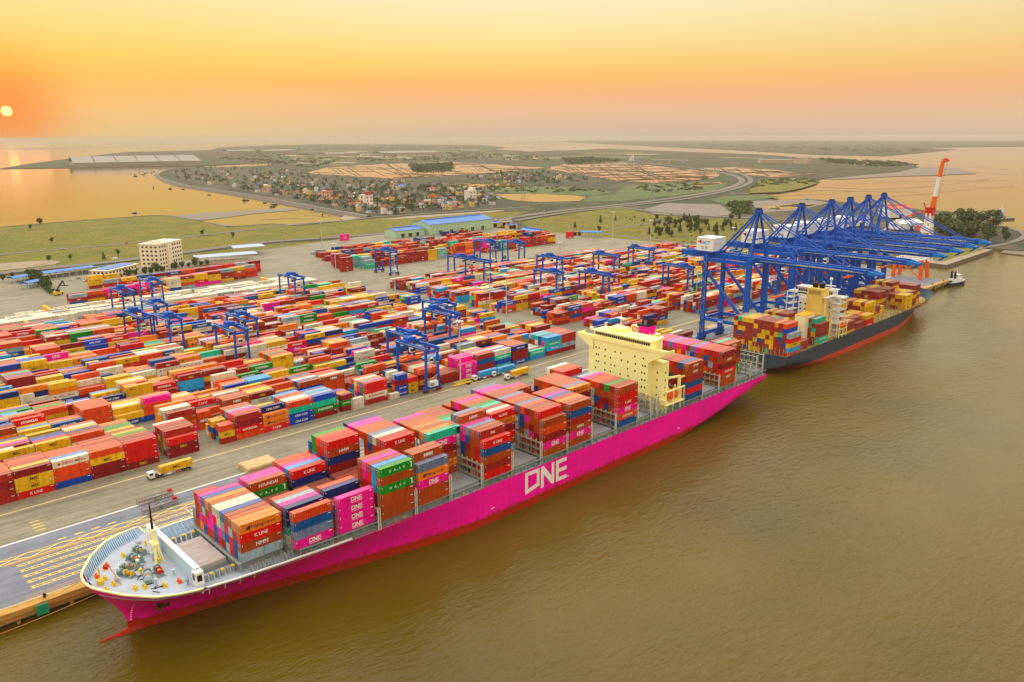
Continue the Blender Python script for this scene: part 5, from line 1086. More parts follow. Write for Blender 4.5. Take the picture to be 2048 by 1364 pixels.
# ================================================================== quay cranes
m_cb = mat('crane_blue', L(0, 84, 184), .45, .35, .3, (.72, .78, .86)); m_cb2 = mat('crane_light_blue', L(0, 122, 208), .45)
def sts():
    r = empty('quay_crane')
    T = m_cb; g = 57.5-QZ; hx = 10.5; yw, yl = 0.0, 29.5      # waterside leg at y=0, landside at y=29.5, all above quay
    for nm, y, wd in (('leg', yw, 2.6), ('leg', yl, 2.0)):
        for sx in (-1, 1):
            b = MB(); b.beam((sx*hx, y, 3.2), (sx*hx*.97, y, g), 2.3, wd*1.25, T, 2.1, wd*1.15); b.build('leg', r)
    for nm, q in [('sill_beam', (-hx-3.5, y-.9, 3.0, hx+3.5, y+.9, 5.2)) for y in (yw, yl)]+[('portal_beam', (sx*hx-.7, yw, 13.2, sx*hx+.7, yl, 15.2)) for sx in (-1, 1)]+[('top_beam', (sx*hx-.6, yw, g-3, sx*hx+.6, yl, g-.8)) for sx in (-1, 1)]+[('portal_beam', (-hx, yl-.8, 13.4, hx, yl+.8, 15.0)), ('top_beam', (-hx, yw-1, g-1.6, hx, yw+1, g+1)), ('top_beam', (-hx, yl-1, g-1.6, hx, yl+1, g+1))]:
        b = MB(); b.box(*q, T); b.build(nm, r)
    for sx in (-1, 1):
        b = MB(); b.beam((sx*hx, yl, g-8), (sx*hx, yw, 16), 1.5, 1.5, T); b.build('brace', r)
        b = MB(); b.beam((sx*hx, yl, g-10), (sx*hx, yw, g-4), .8, .8, T); b.build('brace', r)
    for y in (yw, yl):
        for sx in (-1, 1):
            b = MB(); b.box(sx*hx-4.4, y-1, 1.1, sx*hx+4.4, y+1, 2.8, T)
            for i in range(8): b.tube((sx*hx-3.9+i*1.1, y-.35, .45), (sx*hx-3.9+i*1.1, y+.35, .45), .45, m_black, 8)
            b.build('bogie', r)
    b = MB()   # girder landward and boom over the water
    for sx in (-1, 1): b.box(sx*3.4-.8, yw-3, g-1.6, sx*3.4+.8, yl+22, g+1.7, T)
    for i in range(8): b.box(-3.4, yw+i*7, g-.6, 3.4, yw+i*7+.7, g+.4, T)
    b.build('girder', r)
    b = MB()
    for sx in (-1, 1): b.box(sx*3.4-.7, -66, g-1.6, sx*3.4+.7, -3, g+1.4, T); b.beam((sx*3.4, -66, g-.1), (sx*2.2, -72, g-.6), 1.2, 2.4, m_cb2, 1.0, 1.2)
    for i in range(10): b.box(-3.4, -66+i*7, g-.7, 3.4, -65.4+i*7, g+.3, T)
    b.box(-3.6, -72.6, g-1.6, 3.6, -71.4, g-.2, T); b.beam((-3, -72, g-1), (-2, -69, g-3.4), .6, .6, T); b.beam((3, -72, g-1), (2, -69, g-3.4), .6, .6, T)
    for sx in (-1, 1): b.box(sx*4.6-.4, -64, g-.2, sx*4.6+.4, -4, g, m_steel)
    boom = b.build('boom', r)
    b = MB(); vs, fs, wd = text_geo('HAIPHONG INTERNATIONAL CONTAINER TERMINAL', .015); k = .95
    for sx in (-1,): b.add([(sx*3.4-.76, -26-u*k, g-.5+v*k) for u, v in vs], fs, m_let)
    b.build('lettering', boom)
    apex = g+28
    b = MB()
    for sx in (-1, 1):
        b.beam((sx*hx*.9, yw, g), (sx*1.4, yw+2, apex), 1.1, 1.1, T); b.beam((sx*hx*.8, yw+9, g), (sx*1.2, yw+2.4, apex), .8, .8, T)
    b.box(-2.4, yw+.6, apex-.6, 2.4, yw+3.6, apex+1.2, T); b.box(-1.6, yw+1, apex+1.2, 1.6, yw+3.2, apex+2.2, m_black)
    b.box(-5, yw-.5, g+12, 5, yw+.5, g+12.8, T); b.build('a_frame', r)
    for sx in (-1, 1):
        b = MB(); b.beam((sx*1.8, yw+2, apex), (sx*3.4, yl-3.4, g+1.2), .85, .85, T); b.build('back_stay', r)
        b = MB(); b.beam((sx*1.4, yw+2, apex), (sx*3.4, -27, g+1), .5, .5, T); b.beam((sx*1.4, yw+2, apex), (sx*3.4, -56, g+1), .5, .5, T); b.build('fore_stay', r)
    b = MB(); b.box(-7, yl-2.5, g+2.6, 7, yl+9.5, g+10.2, m_white); b.box(-7.2, yl-2.7, g+10.2, 7.2, yl+9.7, g+10.6, m_white); b.box(-7.6, yl-3, g+1.7, 7.6, yl+11, g+2.6, T)
    for i in range(4): b.box(-6+i*3.4, yl-2.56, g+7, -4+i*3.4, yl-2.5, g+7.2, m_steel)
    mh = b.build('machinery_house', r)
    b = MB(); vs, fs, wd = text_geo('HICT', .03); b.add([(-7.04, yl+5.8-u*1.9, g+6.8+v*1.9) for u, v in vs], fs, mat('logo_blue', L(20, 150, 220), .6)); b.build('lettering', mh); b = MB(); b.add([(-7.04, yl+8.8, g+8.2), (-7.04, yl+6.1, g+6.5), (-7.04, yl+6.1, g+9.2)], [(0, 1, 2)], m_red); b.build('logo', mh); b = MB(); vs, fs, wd = text_geo('Q 10', .02); b.add([(-7.04, yl+5.8-u*1.5, g+4.0+v*1.5) for u, v in vs], fs, m_letk); b.build('number', mh)
    b = MB(); ty = -14; b.box(-3, ty-3, g-2.6, 3, ty+3, g-1.6, T); b.box(-4.6, ty-5.4, g-5.4, -1.8, ty-3.2, g-2.6, m_white); b.box(-4.65, ty-5.3, g-4.9, -1.75, ty-3.3, g-3.6, m_glass)
    for sx in (-1, 1):
        for dy in (-1.5, 1.5): b.tube((sx*2, ty+dy, g-2.6), (sx*2, ty+dy, 33), .06, m_black, 4, caps=False)
    b.box(-6.1, ty-1.2, 32.2, 6.1, ty+1.2, 33, m_orng); b.build('trolley', r)
    b = MB(); b.box(hx+1, yl-1.4, 5, hx+3, yl+1.4, g, None or m_steel) if False else None
    for i in range(9): b.beam((-hx-1.4, yl+(1.6 if i % 2 else -1.6), 5.5+i*5.2), (-hx-1.4, yl+(-1.6 if i % 2 else 1.6), 10.7+i*5.2), .5, .15, m_steel)
    b.box(-hx-2, yl-1.9, 5, -hx-1.9, yl-1.8, g, m_steel); b.box(-hx-2, yl+1.8, 5, -hx-1.9, yl+1.9, g, m_steel); b.build('stairs', r)
    b = MB(); vs, fs, wd = text_geo('HICT', .03); b.box(-hx-.02, yl+.92, 5.6, -hx+6, yl+.94, 5.7, T); b.add([(-hx-.72, 18-u*1.1, 13.6+v*1.1) for u, v in vs], fs, m_let); b.build('portal_lettering', r)
    return r
proto = sts(); CRX = [428, 481, 523, 552, 582, 609.5]
for i, x in enumerate(CRX):
    o = proto if i == 0 else copy_tree(proto)
    o.location = (x, 235.0, QZ); o['category'] = 'crane'; o['group'] = 'blue quay cranes with lowered booms'
    o['label'] = ('nearest blue quay crane with white machinery house, standing over the ships\' gap' if i == 0 else f'{ordw(i)} blue quay crane with lowered boom, counted from the left' if i < 5 else 'farthest blue quay crane, next to the orange and white harbour crane')
# ================================================================== rubber-tyred yard cranes
def rtg():
    r = empty('yard_crane'); T = m_cb; Hh = 21.6; sp = 24.0; hx = 3.9
    for y in (0, sp):
        for sx in (-1, 1):
            b = MB(); b.beam((sx*hx, y, 2.6), (sx*hx*.92, y, Hh), .85, 1.25, T); b.build('leg', r)
        b = MB(); b.box(-hx-1.6, y-.6, 1.7, hx+1.6, y+.6, 2.9, T); b.box(-hx, y-.45, Hh-1.2, hx, y+.45, Hh, T); b.build('sill_beam', r)
        for sx in (-1, 1):
            for k in (-.9, .9):
                b = MB(); x = sx*(hx+.2)+k; b.tube((x, y-.35, .78), (x, y+.35, .78), .78, m_black, 12); b.tube((x, y-.4, .78), (x, y+.4, .78), .4, m_red, 8); b.box(x-.3, y-.5, .8, x+.3, y+.5, 1.8, m_red); b.build('wheel', r)
    for sx in (-1, 1):
        b = MB(); b.box(sx*hx*.9-.5, -1.6, Hh-.1, sx*hx*.9+.5, sp+1.6, Hh+1.5, T); b.box(sx*(hx*.9+.9)-.3, -1, Hh+.9, sx*(hx*.9+.9)+.3, sp+1, Hh+1.0, m_steel); b.build('girder', r)
    b = MB(); ty = 15.5; b.box(-4.2, ty-2.6, Hh+1.5, 4.2, ty+2.6, Hh+2.3, T); b.box(-2.6, ty-2, Hh+2.3, 2.4, ty+2, Hh+3.6, T); b.tube((-1, ty-2.2, Hh+3.2), (-1, ty+2.2, Hh+3.2), .9, T, 10); trl = b.build('trolley', r)
    b = MB(); b.box(-2.6, ty-4.8, Hh-3.4, -.2, ty-2.6, Hh-.8, m_white); b.box(-2.65, ty-4.9, Hh-2.9, -.15, ty-4.0, Hh-1.5, m_glass); b.build('cabin', trl)
    b = MB(); b.box(-6.1, ty-1.1, 13.4, 6.1, ty+1.1, 14, m_orng); b.box(-1.6, ty-1.6, 14, 1.6, ty+1.6, 15.2, m_orng)
    for sx in (-1, 1): b.tube((sx*1.5, ty, 15), (sx*1.5, ty, Hh+1.6), .06, m_black, 4, caps=False)
    b.build('spreader', trl)
    b = MB(); b.box(-2.4, -1.5, 3.0, 2.6, .9, 5.6, m_white); b.box(-2.4, -1.52, 3.4, .2, -1.5, 5.0, m_steel); b.build('power_house', r)
    b = MB(); b.tube((.2, sp+.5, 5.2), (.2, sp+1.1, 5.2), 1.9, m_black, 18); b.tube((.2, sp+.4, 5.2), (.2, sp+1.2, 5.2), 1.1, m_steel, 14); b.build('cable_reel', r)
    b = MB()
    for i in range(5): b.beam((-hx+.4+(i % 2)*6.4, -.9, 5.8+i*3), (-hx+.4+((i+1) % 2)*6.4, -.9, 8.8+i*3), .6, .12, m_steel)
    b.box(-hx, -1.2, Hh-6.5, hx, -.5, Hh-6.3, m_steel); b.build('stairs', r)
    b = MB(); b.box(-2.2, -.95, Hh-6, .4, .3, Hh-3.6, m_white); b.box(-2.0, -1.0, Hh-5.4, .2, -.95, Hh-4.2, m_glass); b.build('electric_house', r)
    return r
pr = rtg()
RT_ = [(232, 302, 'at the quay edge beside the magenta stacks'), (242, 325, 'just behind the one at the quay edge'), (290, 354, 'nearer of the pair left of the pale yellow bridge'), (306, 377, 'farther of the pair left of the pale yellow bridge'), (204, 590, 'farthest of the left cluster near the office block'), (176, 566, 'over the white refrigerated boxes on the left'), (156, 479, 'at the left of the left cluster'), (166, 458, 'nearest of the left cluster'), (176, 506, 'in the middle of the left cluster'), (198, 428, 'farther of the pair at the left centre'), (181, 405, 'nearer of the pair at the left centre'), (288, 534, 'over yellow stacks near the gate canopy'),
       (421, 600, 'alone beside the far stacks on empty ground'), (546, 558, 'at the empty slots below the green warehouse'), (531, 584, 'behind the one at the empty slots'), (443, 495, 'nearer of the pair in the middle of the right yard'), (443, 519, 'farther of the pair in the middle of the right yard'), (500, 464, 'second from the cranes in the right yard'), (443, 411, 'left front of the right yard'), (464, 382, 'front of the right yard'), (544, 436, 'right centre of the right yard'), (536, 354, 'behind the nearest quay crane'), (600, 440, 'seen through the quay crane legs')]
for i, (x, y, d) in enumerate(RT_):
    o = pr if i == 0 else copy_tree(pr); o.location = (x, y-1.2, QZ); o['category'] = 'gantry crane'; o['group'] = 'blue rubber-tyred yard cranes'; o['label'] = 'blue yard crane '+d
    tys = random.Random(i).uniform(-12, 5)
    for ch in o.children:
        if ch.name.split('.')[0] == 'trolley': ch.location.y = tys
# ================================================================== orange and white harbour crane
m_hco = mat('jib_orange', L(244, 104, 6), .5, .3, .5)
hc = empty('harbour_crane', (747, 260, QZ), 0, 'tall orange and white slewing harbour crane at the quay end', 'crane')
for i, (x, y) in enumerate(((-8, -12), (8, -12), (-8, 12), (8, 12))):
    b = MB(); b.beam((x, y, 0), (x*.9, y*.9, 17), 2.6, 2.6, m_orng); b.build('leg', hc)
for z, k in ((16.5, .9),):
    b = MB(); b.box(-8*k, -12*k-.7, z, 8*k, -12*k+.7, z+1.6, m_white); b.box(-8*k, 12*k-.7, z, 8*k, 12*k+.7, z+1.6, m_white); b.box(-8*k-.7, -12*k, z, -8*k+.7, 12*k, z+1.6, m_white); b.box(8*k-.7, -12*k, z, 8*k+.7, 12*k, z+1.6, m_white); b.build('portal_beam', hc)
b = MB(); b.beam((-7, -10.6, 2), (-7, 10.6, 16), .7, .7, m_orng); b.beam((-7, 10.6, 2), (-7, -10.6, 16), .7, .7, m_orng); b.build('cross_brace', hc)
b = MB()
for x_ in (-1.6, 5.6):
    for y0 in (-15, -6): b.beam((x_, y0, 16), (2+(x_-2)*.6, -9+(y0+10)*.35, 58), 1.5, 1.5, m_white)
for z in (22, 30, 38, 46, 54):
    k = 1-(z-16)/42*.5; b.box(2-3.6*k, -10.4-4.6*k, z, 2+3.6*k, -10.4-4.6*k+.7, z+.7, m_white); b.beam((2-3.6*k, -10.4-4.5*k, z), (2-3.4*k, -10.2+4*k, z+7), .5, .5, m_white); b.beam((2+3.6*k, -10.4-4.5*k, z), (2-3.4*k, -10.4-4.3*k, z+7), .5, .5, m_white)
b.build('tower', hc)
b = MB(); b.box(-2.4, -12.5, 41, 6.4, -5, 46, m_white); b.box(-2.5, -5, 42, 6.2, 0, 46.5, m_orng); b.build('machinery_house', hc)
b = MB(); b.box(-.6, -13, 56, 4.8, -6, 63, m_red); b.beam((1, -6, 62), (0, -4, 67), .8, .8, m_red); b.build('slewing_head', hc)
b = MB(); d0 = Vector((2, -10.5, 57)); d1 = Vector((3, -14.5, 103))
for t0, t1, mt in ((0, .34, m_orng), (.34, .7, m_white), (.7, 1.0, m_orng)): b.beam(d0.lerp(d1, t0), d0.lerp(d1, t1), 3.2-1.0*t0, 3.6-1.2*t0, m_hco if mt is m_orng else mt, 3.2-1.0*t1, 3.6-1.2*t1)
b.beam(d1, d1+Vector((.6, -2.6, 1.6)), 2.6, 2.8, m_orng, 2, 2.4); b.tube(d1+Vector((-1.4, -2.6, .6)), d1+Vector((2.4, -2.6, .6)), 1.7, m_orng, 10); b.build('jib', hc)
b = MB(); b.beam((0, -8, 61), (-4, 8, 54), .9, 1.3, m_orng); b.beam((-4, 8, 54), (-9, 26, 40), .8, 1.1, m_white); b.build('counter_jib', hc)
b = MB(); b.tube(d1+Vector((.5, -3.5, 0)), d0+Vector((0, -3, 4)), .08, m_black, 4); b.build('hoist_rope', hc)
# ================================================================== tug, barges, boats
tg = empty('tugboat', (764, 227, 0), -.25, 'dark blue and white tugboat moored at the end of the quay', 'boat')
b = MB(); pr_ = [(-13, 0), (-12.4, 4), (-4, 4.8), (5, 4.6), (10, 3), (13.5, 0)]
lo = [(x*.95, y*.9, -1) for x, y in pr_]+[(x*.95, -y*.9, -1) for x, y in pr_[-2:0:-1]]; hi = [(x, y, 2.6+max(x, 0)*.12) for x, y in pr_]+[(x, -y, 2.6+max(x, 0)*.12) for x, y in pr_[-2:0:-1]]; n = len(lo)
b.add(lo+hi, [((i+1) % n, i, n+i, n+(i+1) % n) for i in range(n)], mat('navy_hull', L(40, 44, 76), .5)); b.add([(x, y, z-.3) for x, y, z in hi], [tuple(range(n))[::-1]], m_deck); b.build('hull', tg)
b = MB(); b.box(-6, -3, 2.4, 6, 3, 5.6, m_white); b.box(-2, -2.4, 5.6, 4.4, 2.4, 8.6, m_white); b.box(-2.4, -2.8, 8.6, 4.8, 2.8, 9, m_white); b.box(4.4, -2.2, 6.8, 4.46, 2.2, 8.2, m_glass); b.build('wheelhouse', tg)
b = MB(); b.tube((-4, 1.6, 5.6), (-4, 1.6, 12), .9, m_black, 8); b.tube((-4, -1.6, 5.6), (-4, -1.6, 12), .9, m_black, 8); b.tube((1, 0, 9), (1, 0, 15), .15, m_white, 6); b.build('funnel', tg)
def small_boat(x, y, rz, s, lb, mt, grp):
    r = empty('fishing_boat', (x, y, 0), rz, lb, 'boat', grp)
    b = MB(); boat_mesh(b, 0, 0, -.3*s, 11*s, 3*s, 1.8*s, mt, mt); b.build('hull', r); b = MB(); b.box(-3.5*s, -.9*s, 1.4*s, -.5*s, .9*s, 3.3*s, m_blueg); b.box(-3.8*s, -1.1*s, 3.3*s, -.2*s, 1.1*s, 3.5*s, mt); b.build('wheelhouse', r)
m_wood = mat('dark_wood', L(70, 54, 44), .7, .5, 1); m_bboat = mat('blue_boat_paint', L(60, 110, 150), .6)
spots = [(262, 348), (270, 350), (279, 346), (285, 349), (291, 347), (296, 345), (303, 346), (308, 343.5), (288, 351), (271, 353), (286, 344), (307, 376), (340, 378), (366, 378.5), (418, 390), (269, 426.5), (491, 401), (530, 406), (549, 410), (545, 414), (627, 419), (644, 420.5), (645, 429)]
rnd = random.Random(4)
for i, (x, y) in enumerate(sorted(spots)):
    p = P(x, y, 0); small_boat(p.x, p.y, rnd.uniform(0, 6), rnd.uniform(.8, 1.5), f'small dark fishing boat on the golden bay, {ordw(i)} from the left', m_wood, 'fishing boats on the bay')
for i, (x, y) in enumerate(((1614, 401.5), (1668, 404), (1700, 399))):
    p = P(x, y, 0); o = empty('river_barge', (p.x, p.y, 1.0), .5, f'{ordw(i)} small blue barge from the left on the mudflats behind the cranes', 'barge', 'barges on the mudflats'); b = MB(); b.box(-14, -3.6, -1, 14, 3.6, 2.2, m_bboat); b.box(-10, -2.6, 2.2, 5, 2.6, 2.8, m_mud if False else m_wood); b.build('hull', o); b = MB(); b.box(7, -2.6, 2.2, 12, 2.6, 6, m_blueg); b.build('wheelhouse', o)
p = P(2001, 432, 2.6); o = empty('work_boat', (p.x, p.y, 1.5), .4, 'blue work boat with tall superstructure on the far mud point', 'boat'); b = MB(); boat_mesh(b, 0, 0, 0, 34, 9, 4.5, m_bboat, m_bboat); b.build('hull', o); b = MB(); b.box(-9, -3.4, 4, 4, 3.4, 9, m_blueg); b.box(-6, -2.6, 9, 0, 2.6, 13, m_blueg); b.tube((-3, 0, 13), (-3, 0, 20), .2, m_white, 6); b.build('wheelhouse', o)
# ================================================================== trucks
def truck(cab, boxc=None, trailer=m_white, L20=False):
    r = empty('container_truck')
    b = MB(); b.box(-1.2, -1.2, .8, 1.0, 1.2, 3.0, cab); b.add([(-1.2, -1.2, 2.0), (-1.2, 1.2, 2.0), (-.95, 1.1, 3.05), (-.95, -1.1, 3.05)], [(0, 1, 2, 3)], m_glass); b.box(-1.35, -1.2, .5, -1.2, 1.2, 1.2, m_black); b.box(1.0, -1.1, .8, 4.2, 1.1, 1.2, m_black); b.box(-1.0, -1.22, 1.9, .3, -1.2, 2.7, m_glass); b.build('cab', r)
    b = MB(); b.box(2.6, -.7, 1.2, 15.4, -.4, 1.55, trailer); b.box(2.6, .4, 1.2, 15.4, .7, 1.55, trailer)
    for x in (2.6, 6, 9, 12, 15): b.box(x, -1.2, 1.25, x+.35, 1.2, 1.5, trailer)
    for x in (5.4, 8.6): b.box(x, -1.22, .6, x+1.6, -1.0, 1.25, m_white if x < 6 else m_red)
    chs = b.build('chassis', r)
    for x in (-.4, 2.6, 3.7, 11.6, 12.9, 14.2):
        for y in (-1.05, .75):
            b = MB(); b.tube((x, y, .5), (x, y+.3, .5), .5, m_black, 10); b.tube((x, y-.02, .5), (x, y+.32, .5), .25, m_steel, 8); b.build('wheel', chs)
    return r
tk = truck(m_white)
TK = [(90.8, 291.2, 0.0, 'Y', 'on the quay road below the front stacks'), (34.5, 288.6, pi, 'D', 'at the left edge of the quay road'), (258.5, 299.0, .0, 'C', 'beside the quay, first of two in the middle'), (270.5, 297.5, .0, 'C', 'beside the quay, second of two in the middle'), (272, 288.4, 0, 'Y', 'between the middle stacks and the magenta ship'), (372, 300, 0, 'E', 'just behind the pale yellow bridge'), (397, 289, 0, 'Y', 'left of the near pair by the first quay crane'), (399, 284, 0, 'Y', 'right of the near pair by the first quay crane'), (402, 278.5, 0, 'W', 'beside the pair by the first quay crane'), (404, 273, 0, 'D', 'closest to the ship by the first quay crane'), (478, 288, 0, 'S', 'seen between the legs of the first quay crane'), (470, 296, 0, 'D', 'in front of the right yard'), (358, 566, 1.2, 'E', 'on the cross lane of the yard'), (512, 292, 0, 'O', 'seen behind the second quay crane')]
for i, (x, y, rz, c_, d) in enumerate(TK):
    o = tk if i == 0 else copy_tree(tk); o.location = (x, y, QZ+.02); o.rotation_euler = (0, 0, rz); o['category'] = 'truck'; o['group'] = 'container trucks in the terminal'; o['label'] = f'white-cabbed truck carrying a {PAL[c_][1]} container {d}'
    key = (12.19, 2.65)
    if key not in CM: CM[key] = container_mesh(12.19, 2.44, 2.65)
    dv = Vector((cos(rz), sin(rz), 0)); nv = Vector((-sin(rz), cos(rz), 0)); pos = Vector((x, y, QZ+1.6))+dv*3.0-nv*1.22
    ob = link('shipping_container', CM[key], None, f'{PAL[c_][1]} container riding on the truck {d}', 'container', 'containers on trucks', None, pos, rz); cc = PAL[c_][0]; ob.color = (*cc, 1)
    if c_ == 'Y' and i == 0:
        bb = MB(); oo = dict(L=12.19, h=2.65, tx3=('MSC', .02, m_letk)); side_text(oo, bb, out=.012); bb.build('lettering', ob)
# skeletal trailers parked in a row on the quay
def chassis_only(x, y, rz, lb, mt):
    r = empty('trailer', (x, y, QZ+.02), rz, lb, 'trailer', 'empty trailers'); b = MB()
    for s_ in (-.5, .5): b.box(0, s_-.15, 1.0, 12, s_+.15, 1.4, mt)
    for q in (0, 3, 6, 9, 11.7): b.box(q, -1.2, 1.05, q+.35, 1.2, 1.35, mt)
    b.build('chassis', r)
    for q in (9, 10.2):
        for s_ in (-1.0, .7):
            b = MB(); b.tube((q, s_, .5), (q, s_+.3, .5), .5, m_black, 10); b.build('wheel', r)
chassis_only(243, 297.5, 0, 'yellow empty trailer on the quay, nearer of two', m_ylw); chassis_only(246.5, 300.4, .05, 'yellow empty trailer on the quay, farther of two', m_ylw)
# spreader frames lying on the apron, hatch covers put ashore
m_frame = mat('weathered_frame', L(150, 132, 124), .7, .8, .6, (.6, .5, .45))
def frame(x, y, rz, lb):
    r = empty('spreader_frame', (x, y, QZ+.03), rz, lb, 'spreader', 'spreader frames on the apron'); b = MB()
    for s_ in (-1.2, 1.2):
        for z in (.3, 1.6): b.box(0, s_-.12, z, 12, s_+.12, z+.2, m_frame)
        for i in range(9): b.beam((i*1.45, s_, .4), (i*1.45+(.9 if i % 2 else 0), s_, 1.7), .14, .14, m_frame)
    for i in range(7): b.box(i*1.95, -1.2, .3, i*1.95+.2, 1.2, .5, m_frame); b.box(i*1.95, -1.2, 1.55, i*1.95+.2, 1.2, 1.75, m_frame)
    b.build('frame', r); b = MB(); b.box(10.4, -.6, 1.7, 11.6, .6, 2.6, m_red); b.build('motor_box', r); b = MB(); b.box(5, -.6, 1.0, 7.4, .6, 1.5, m_green); b.build('drive_unit', r)
frame(79.4, 272.4, .0, 'grey lattice spreader frame lying on the apron, farther of two'); frame(78.2, 264.0, .06, 'grey lattice spreader frame lying on the apron, nearer of two')
m_wd2 = mat('weathered_cover', L(206, 176, 130), .8, .8, .5, (.7, .62, .5))
for i, (x, y, n, d) in enumerate(((119, 270, 2, 'beside the magenta ship near its bow'), (331, 262, 4, 'behind the pale yellow bridge'), (441, 270, 2, 'under the nearest quay crane'))):
    b = MB()
    for k in range(n): b.box(0, 0, k*1.0, 12.6, 9, k*1.0+.75, m_wd2); b.box(.5, .5, k*1.0+.75, 12.1, 8.5, k*1.0+.95, m_wd2)
    b.build('hatch_cover_stack', label=f'stack of weathered hatch covers laid on the quay {d}', cat='hatch cover', loc=(x, y, QZ+.03))
# fenders, bollards on the quay
b = MB(); b.box(-1.5, -1.0, -2.6, 1.5, -.7, .4, mat('green_fender', L(20, 150, 110), .6)); b.tube((0, -.7, -1.2), (0, .4, -1.2), .8, m_black, 10); fme = b.mesh('fender')
for i, x in enumerate(list(range(18, 62, 19))+list(range(640, 756, 19))):
    link('fender', fme, None, f'green panel fender on the quay face, {ordw(i)} from the left', 'fender', 'green fenders on the quay face', None, (x+1.5, 228.5, QZ-.2))
b = MB(); b.tube((0, 0, 0), (0, 0, .7), .35, m_black, 10); b.tube((0, 0, .7), (.25, 0, 1.0), .5, m_black, 10); bme = b.mesh('quay_bollard')
for i, x in enumerate((22, 40, 58, 100, 660, 690, 720, 745)): link('quay_bollard', bme, None, f'black mooring bollard on the quay edge, {ordw(i)} from the left', 'bollard', 'bollards on the quay edge', None, (x, 231.0, QZ+.24))
rs = empty('reach_stacker', P(117, 590, QZ), .75, 'yellow reach stacker with raised boom on open ground at left', 'reach stacker'); b = MB(); b.box(-4, -1.8, .9, 4, 1.8, 2.6, m_ylw); b.box(-4.4, -1.7, 1.2, -2.6, 1.7, 3.4, m_ylw); b.build('body', rs)
b = MB(); b.box(-.8, -.9, 2.6, 1.2, .9, 4.6, m_glass); b.build('cabin', rs); b = MB(); b.beam((-3, 0, 3.4), (8, 0, 10.5), .8, 1.0, m_black); b.beam((8, 0, 10.5), (9.6, 0, 6.5), .6, .6, m_black); b.box(8.8, -3, 5.9, 10, 3, 6.5, m_black); b.build('boom', rs)
for x in (-2.8, 2.8):
    for y in (-1.9, 1.5): b = MB(); b.tube((x, y, .9), (x, y+.6, .9), .9, m_black, 12); b.build('wheel', rs)
# ================================================================== buildings of the terminal
m_wallw = mat('white_render', L(238, 224, 196), .8, .3, .15, (.88, .82, .74)); m_roofb = mat('blue_sheet_roof', L(74, 122, 196), .5, .4, .2, (.8, .82, .86)); m_gw = mat('pale_green_cladding', L(176, 204, 172), .7, .3, .2, (.85, .85, .8)); m_yw = mat('yellow_render', L(232, 200, 110), .8, .3, .3); m_win = mat('window_glass', (.03, .035, .04), .15); m_grey = mat('grey_roof', L(150, 146, 142), .8, .5, .2)
def office():
    p = P(321, 542, QZ); rz = atan2(24.3, 33.0); r = empty('office_block', (274.4, 777.2, QZ), rz, 'cream six-storey office block with rows of dark windows', 'building')
    b = MB(); b.box(0, 0, 0, 39, 20, 25, m_wallw); b.box(14, -1.2, 0, 20, 0, 26, m_wallw); b.box(-.5, -.5, 25, 39.5, 20.5, 26, m_wallw); wl_ = b.build('wall', r)
    b = MB(); b.box(.8, .8, 25.5, 38.2, 19.2, 25.8, m_grey); b.box(4, 4, 25.8, 12, 12, 28, m_wallw); b.build('roof', r)
    w1 = MB(); w1.box(0, -.06, 0, 2.2, .02, 1.8, m_win); w1.box(-.15, -.12, -.2, 2.35, 0, 0, m_wallw); me1 = w1.mesh('window')
    for f in range(6):
        for i in range(9):
            if 13 < 1.6+i*4.2 < 19.5: continue
            link('window', me1, wl_, loc=(1.6+i*4.2, 0, 1.8+f*4))
        for i in range(4): link('window', me1, wl_, loc=(0, 17.6-i*4.6, 1.8+f*4), rz=-pi/2)
    b = MB(); b.box(15, -1.3, 0, 19, -1.2, 3, m_win); b.build('door', r)
    r2 = empty('office_annex', (221.4, 756.5, QZ), atan2(25.8, 35.7), 'low cream annex with flat blue roof beside the office block', 'building')
    b = MB(); b.box(0, 0, 0, 42, 17, 8.6, m_wallw); b.build('wall', r2); b = MB(); b.box(-1, -1, 8.6, 43, 18, 9.0, m_wallw); b.box(3, 2, 9.0, 39, 15, 9.5, m_roofb); b.build('roof', r2)
    for f in range(2):
        for i in range(9): link('window', me1, r2, loc=(2+i*4.4, 0, 1.6+f*4))
        for i in range(4): link('window', me1, r2, loc=(0, 15-i*4, 1.6+f*4), rz=-pi/2)
office()
def canopy(x, y, rz, lx, ly, h, lb, roof=None, n=6, thick=.5, fill=None):
    r = empty('canopy', (x, y, QZ), rz, lb, 'canopy'); b = MB(); m_ = roof or m_roofb
    b.add([(-.8, -.8, h), (lx+.8, -.8, h), (lx+.8, ly/2, h+1.2), (-.8, ly/2, h+1.2)], [(0, 1, 2, 3)], m_); b.add([(-.8, ly/2, h+1.2), (lx+.8, ly/2, h+1.2), (lx+.8, ly+.8, h), (-.8, ly+.8, h)], [(0, 1, 2, 3)], m_)
    b.box(-.8, -.8, h-thick, lx+.8, ly+.8, h-.02, m_); b.build('roof', r)
    for i in range(n+1):
        for yy in (0, ly-.4): b = MB(); b.box(lx*i/n-.2, yy, 0, lx*i/n+.2, yy+.4, h-thick, m_blueg); b.build('post', r)
    if fill:
        b = MB(); b.box(lx*.06, ly*.3, 0, lx*.94, ly*.7, h*.35, fill); b.build('kerb_block', r)
    return r
a0, a1 = P(73, 561, QZ), P(190, 545, QZ); d = a1-a0; canopy(a0.x, a0.y, atan2(d.y, d.x), d.length, 13, 5.4, 'long blue-roofed parking canopy at the left of the terminal', n=9, fill=m_grey)
a0, a1 = P(393, 533, QZ), P(515, 523, QZ); d = a1-a0; canopy(a0.x, a0.y, atan2(d.y, d.x), d.length, 20, 8.5, 'wide pale roofed gate canopy right of the office block', mat('pale_sheet_roof', L(176, 186, 204), .5, .3, .2), n=8, fill=m_wallw)
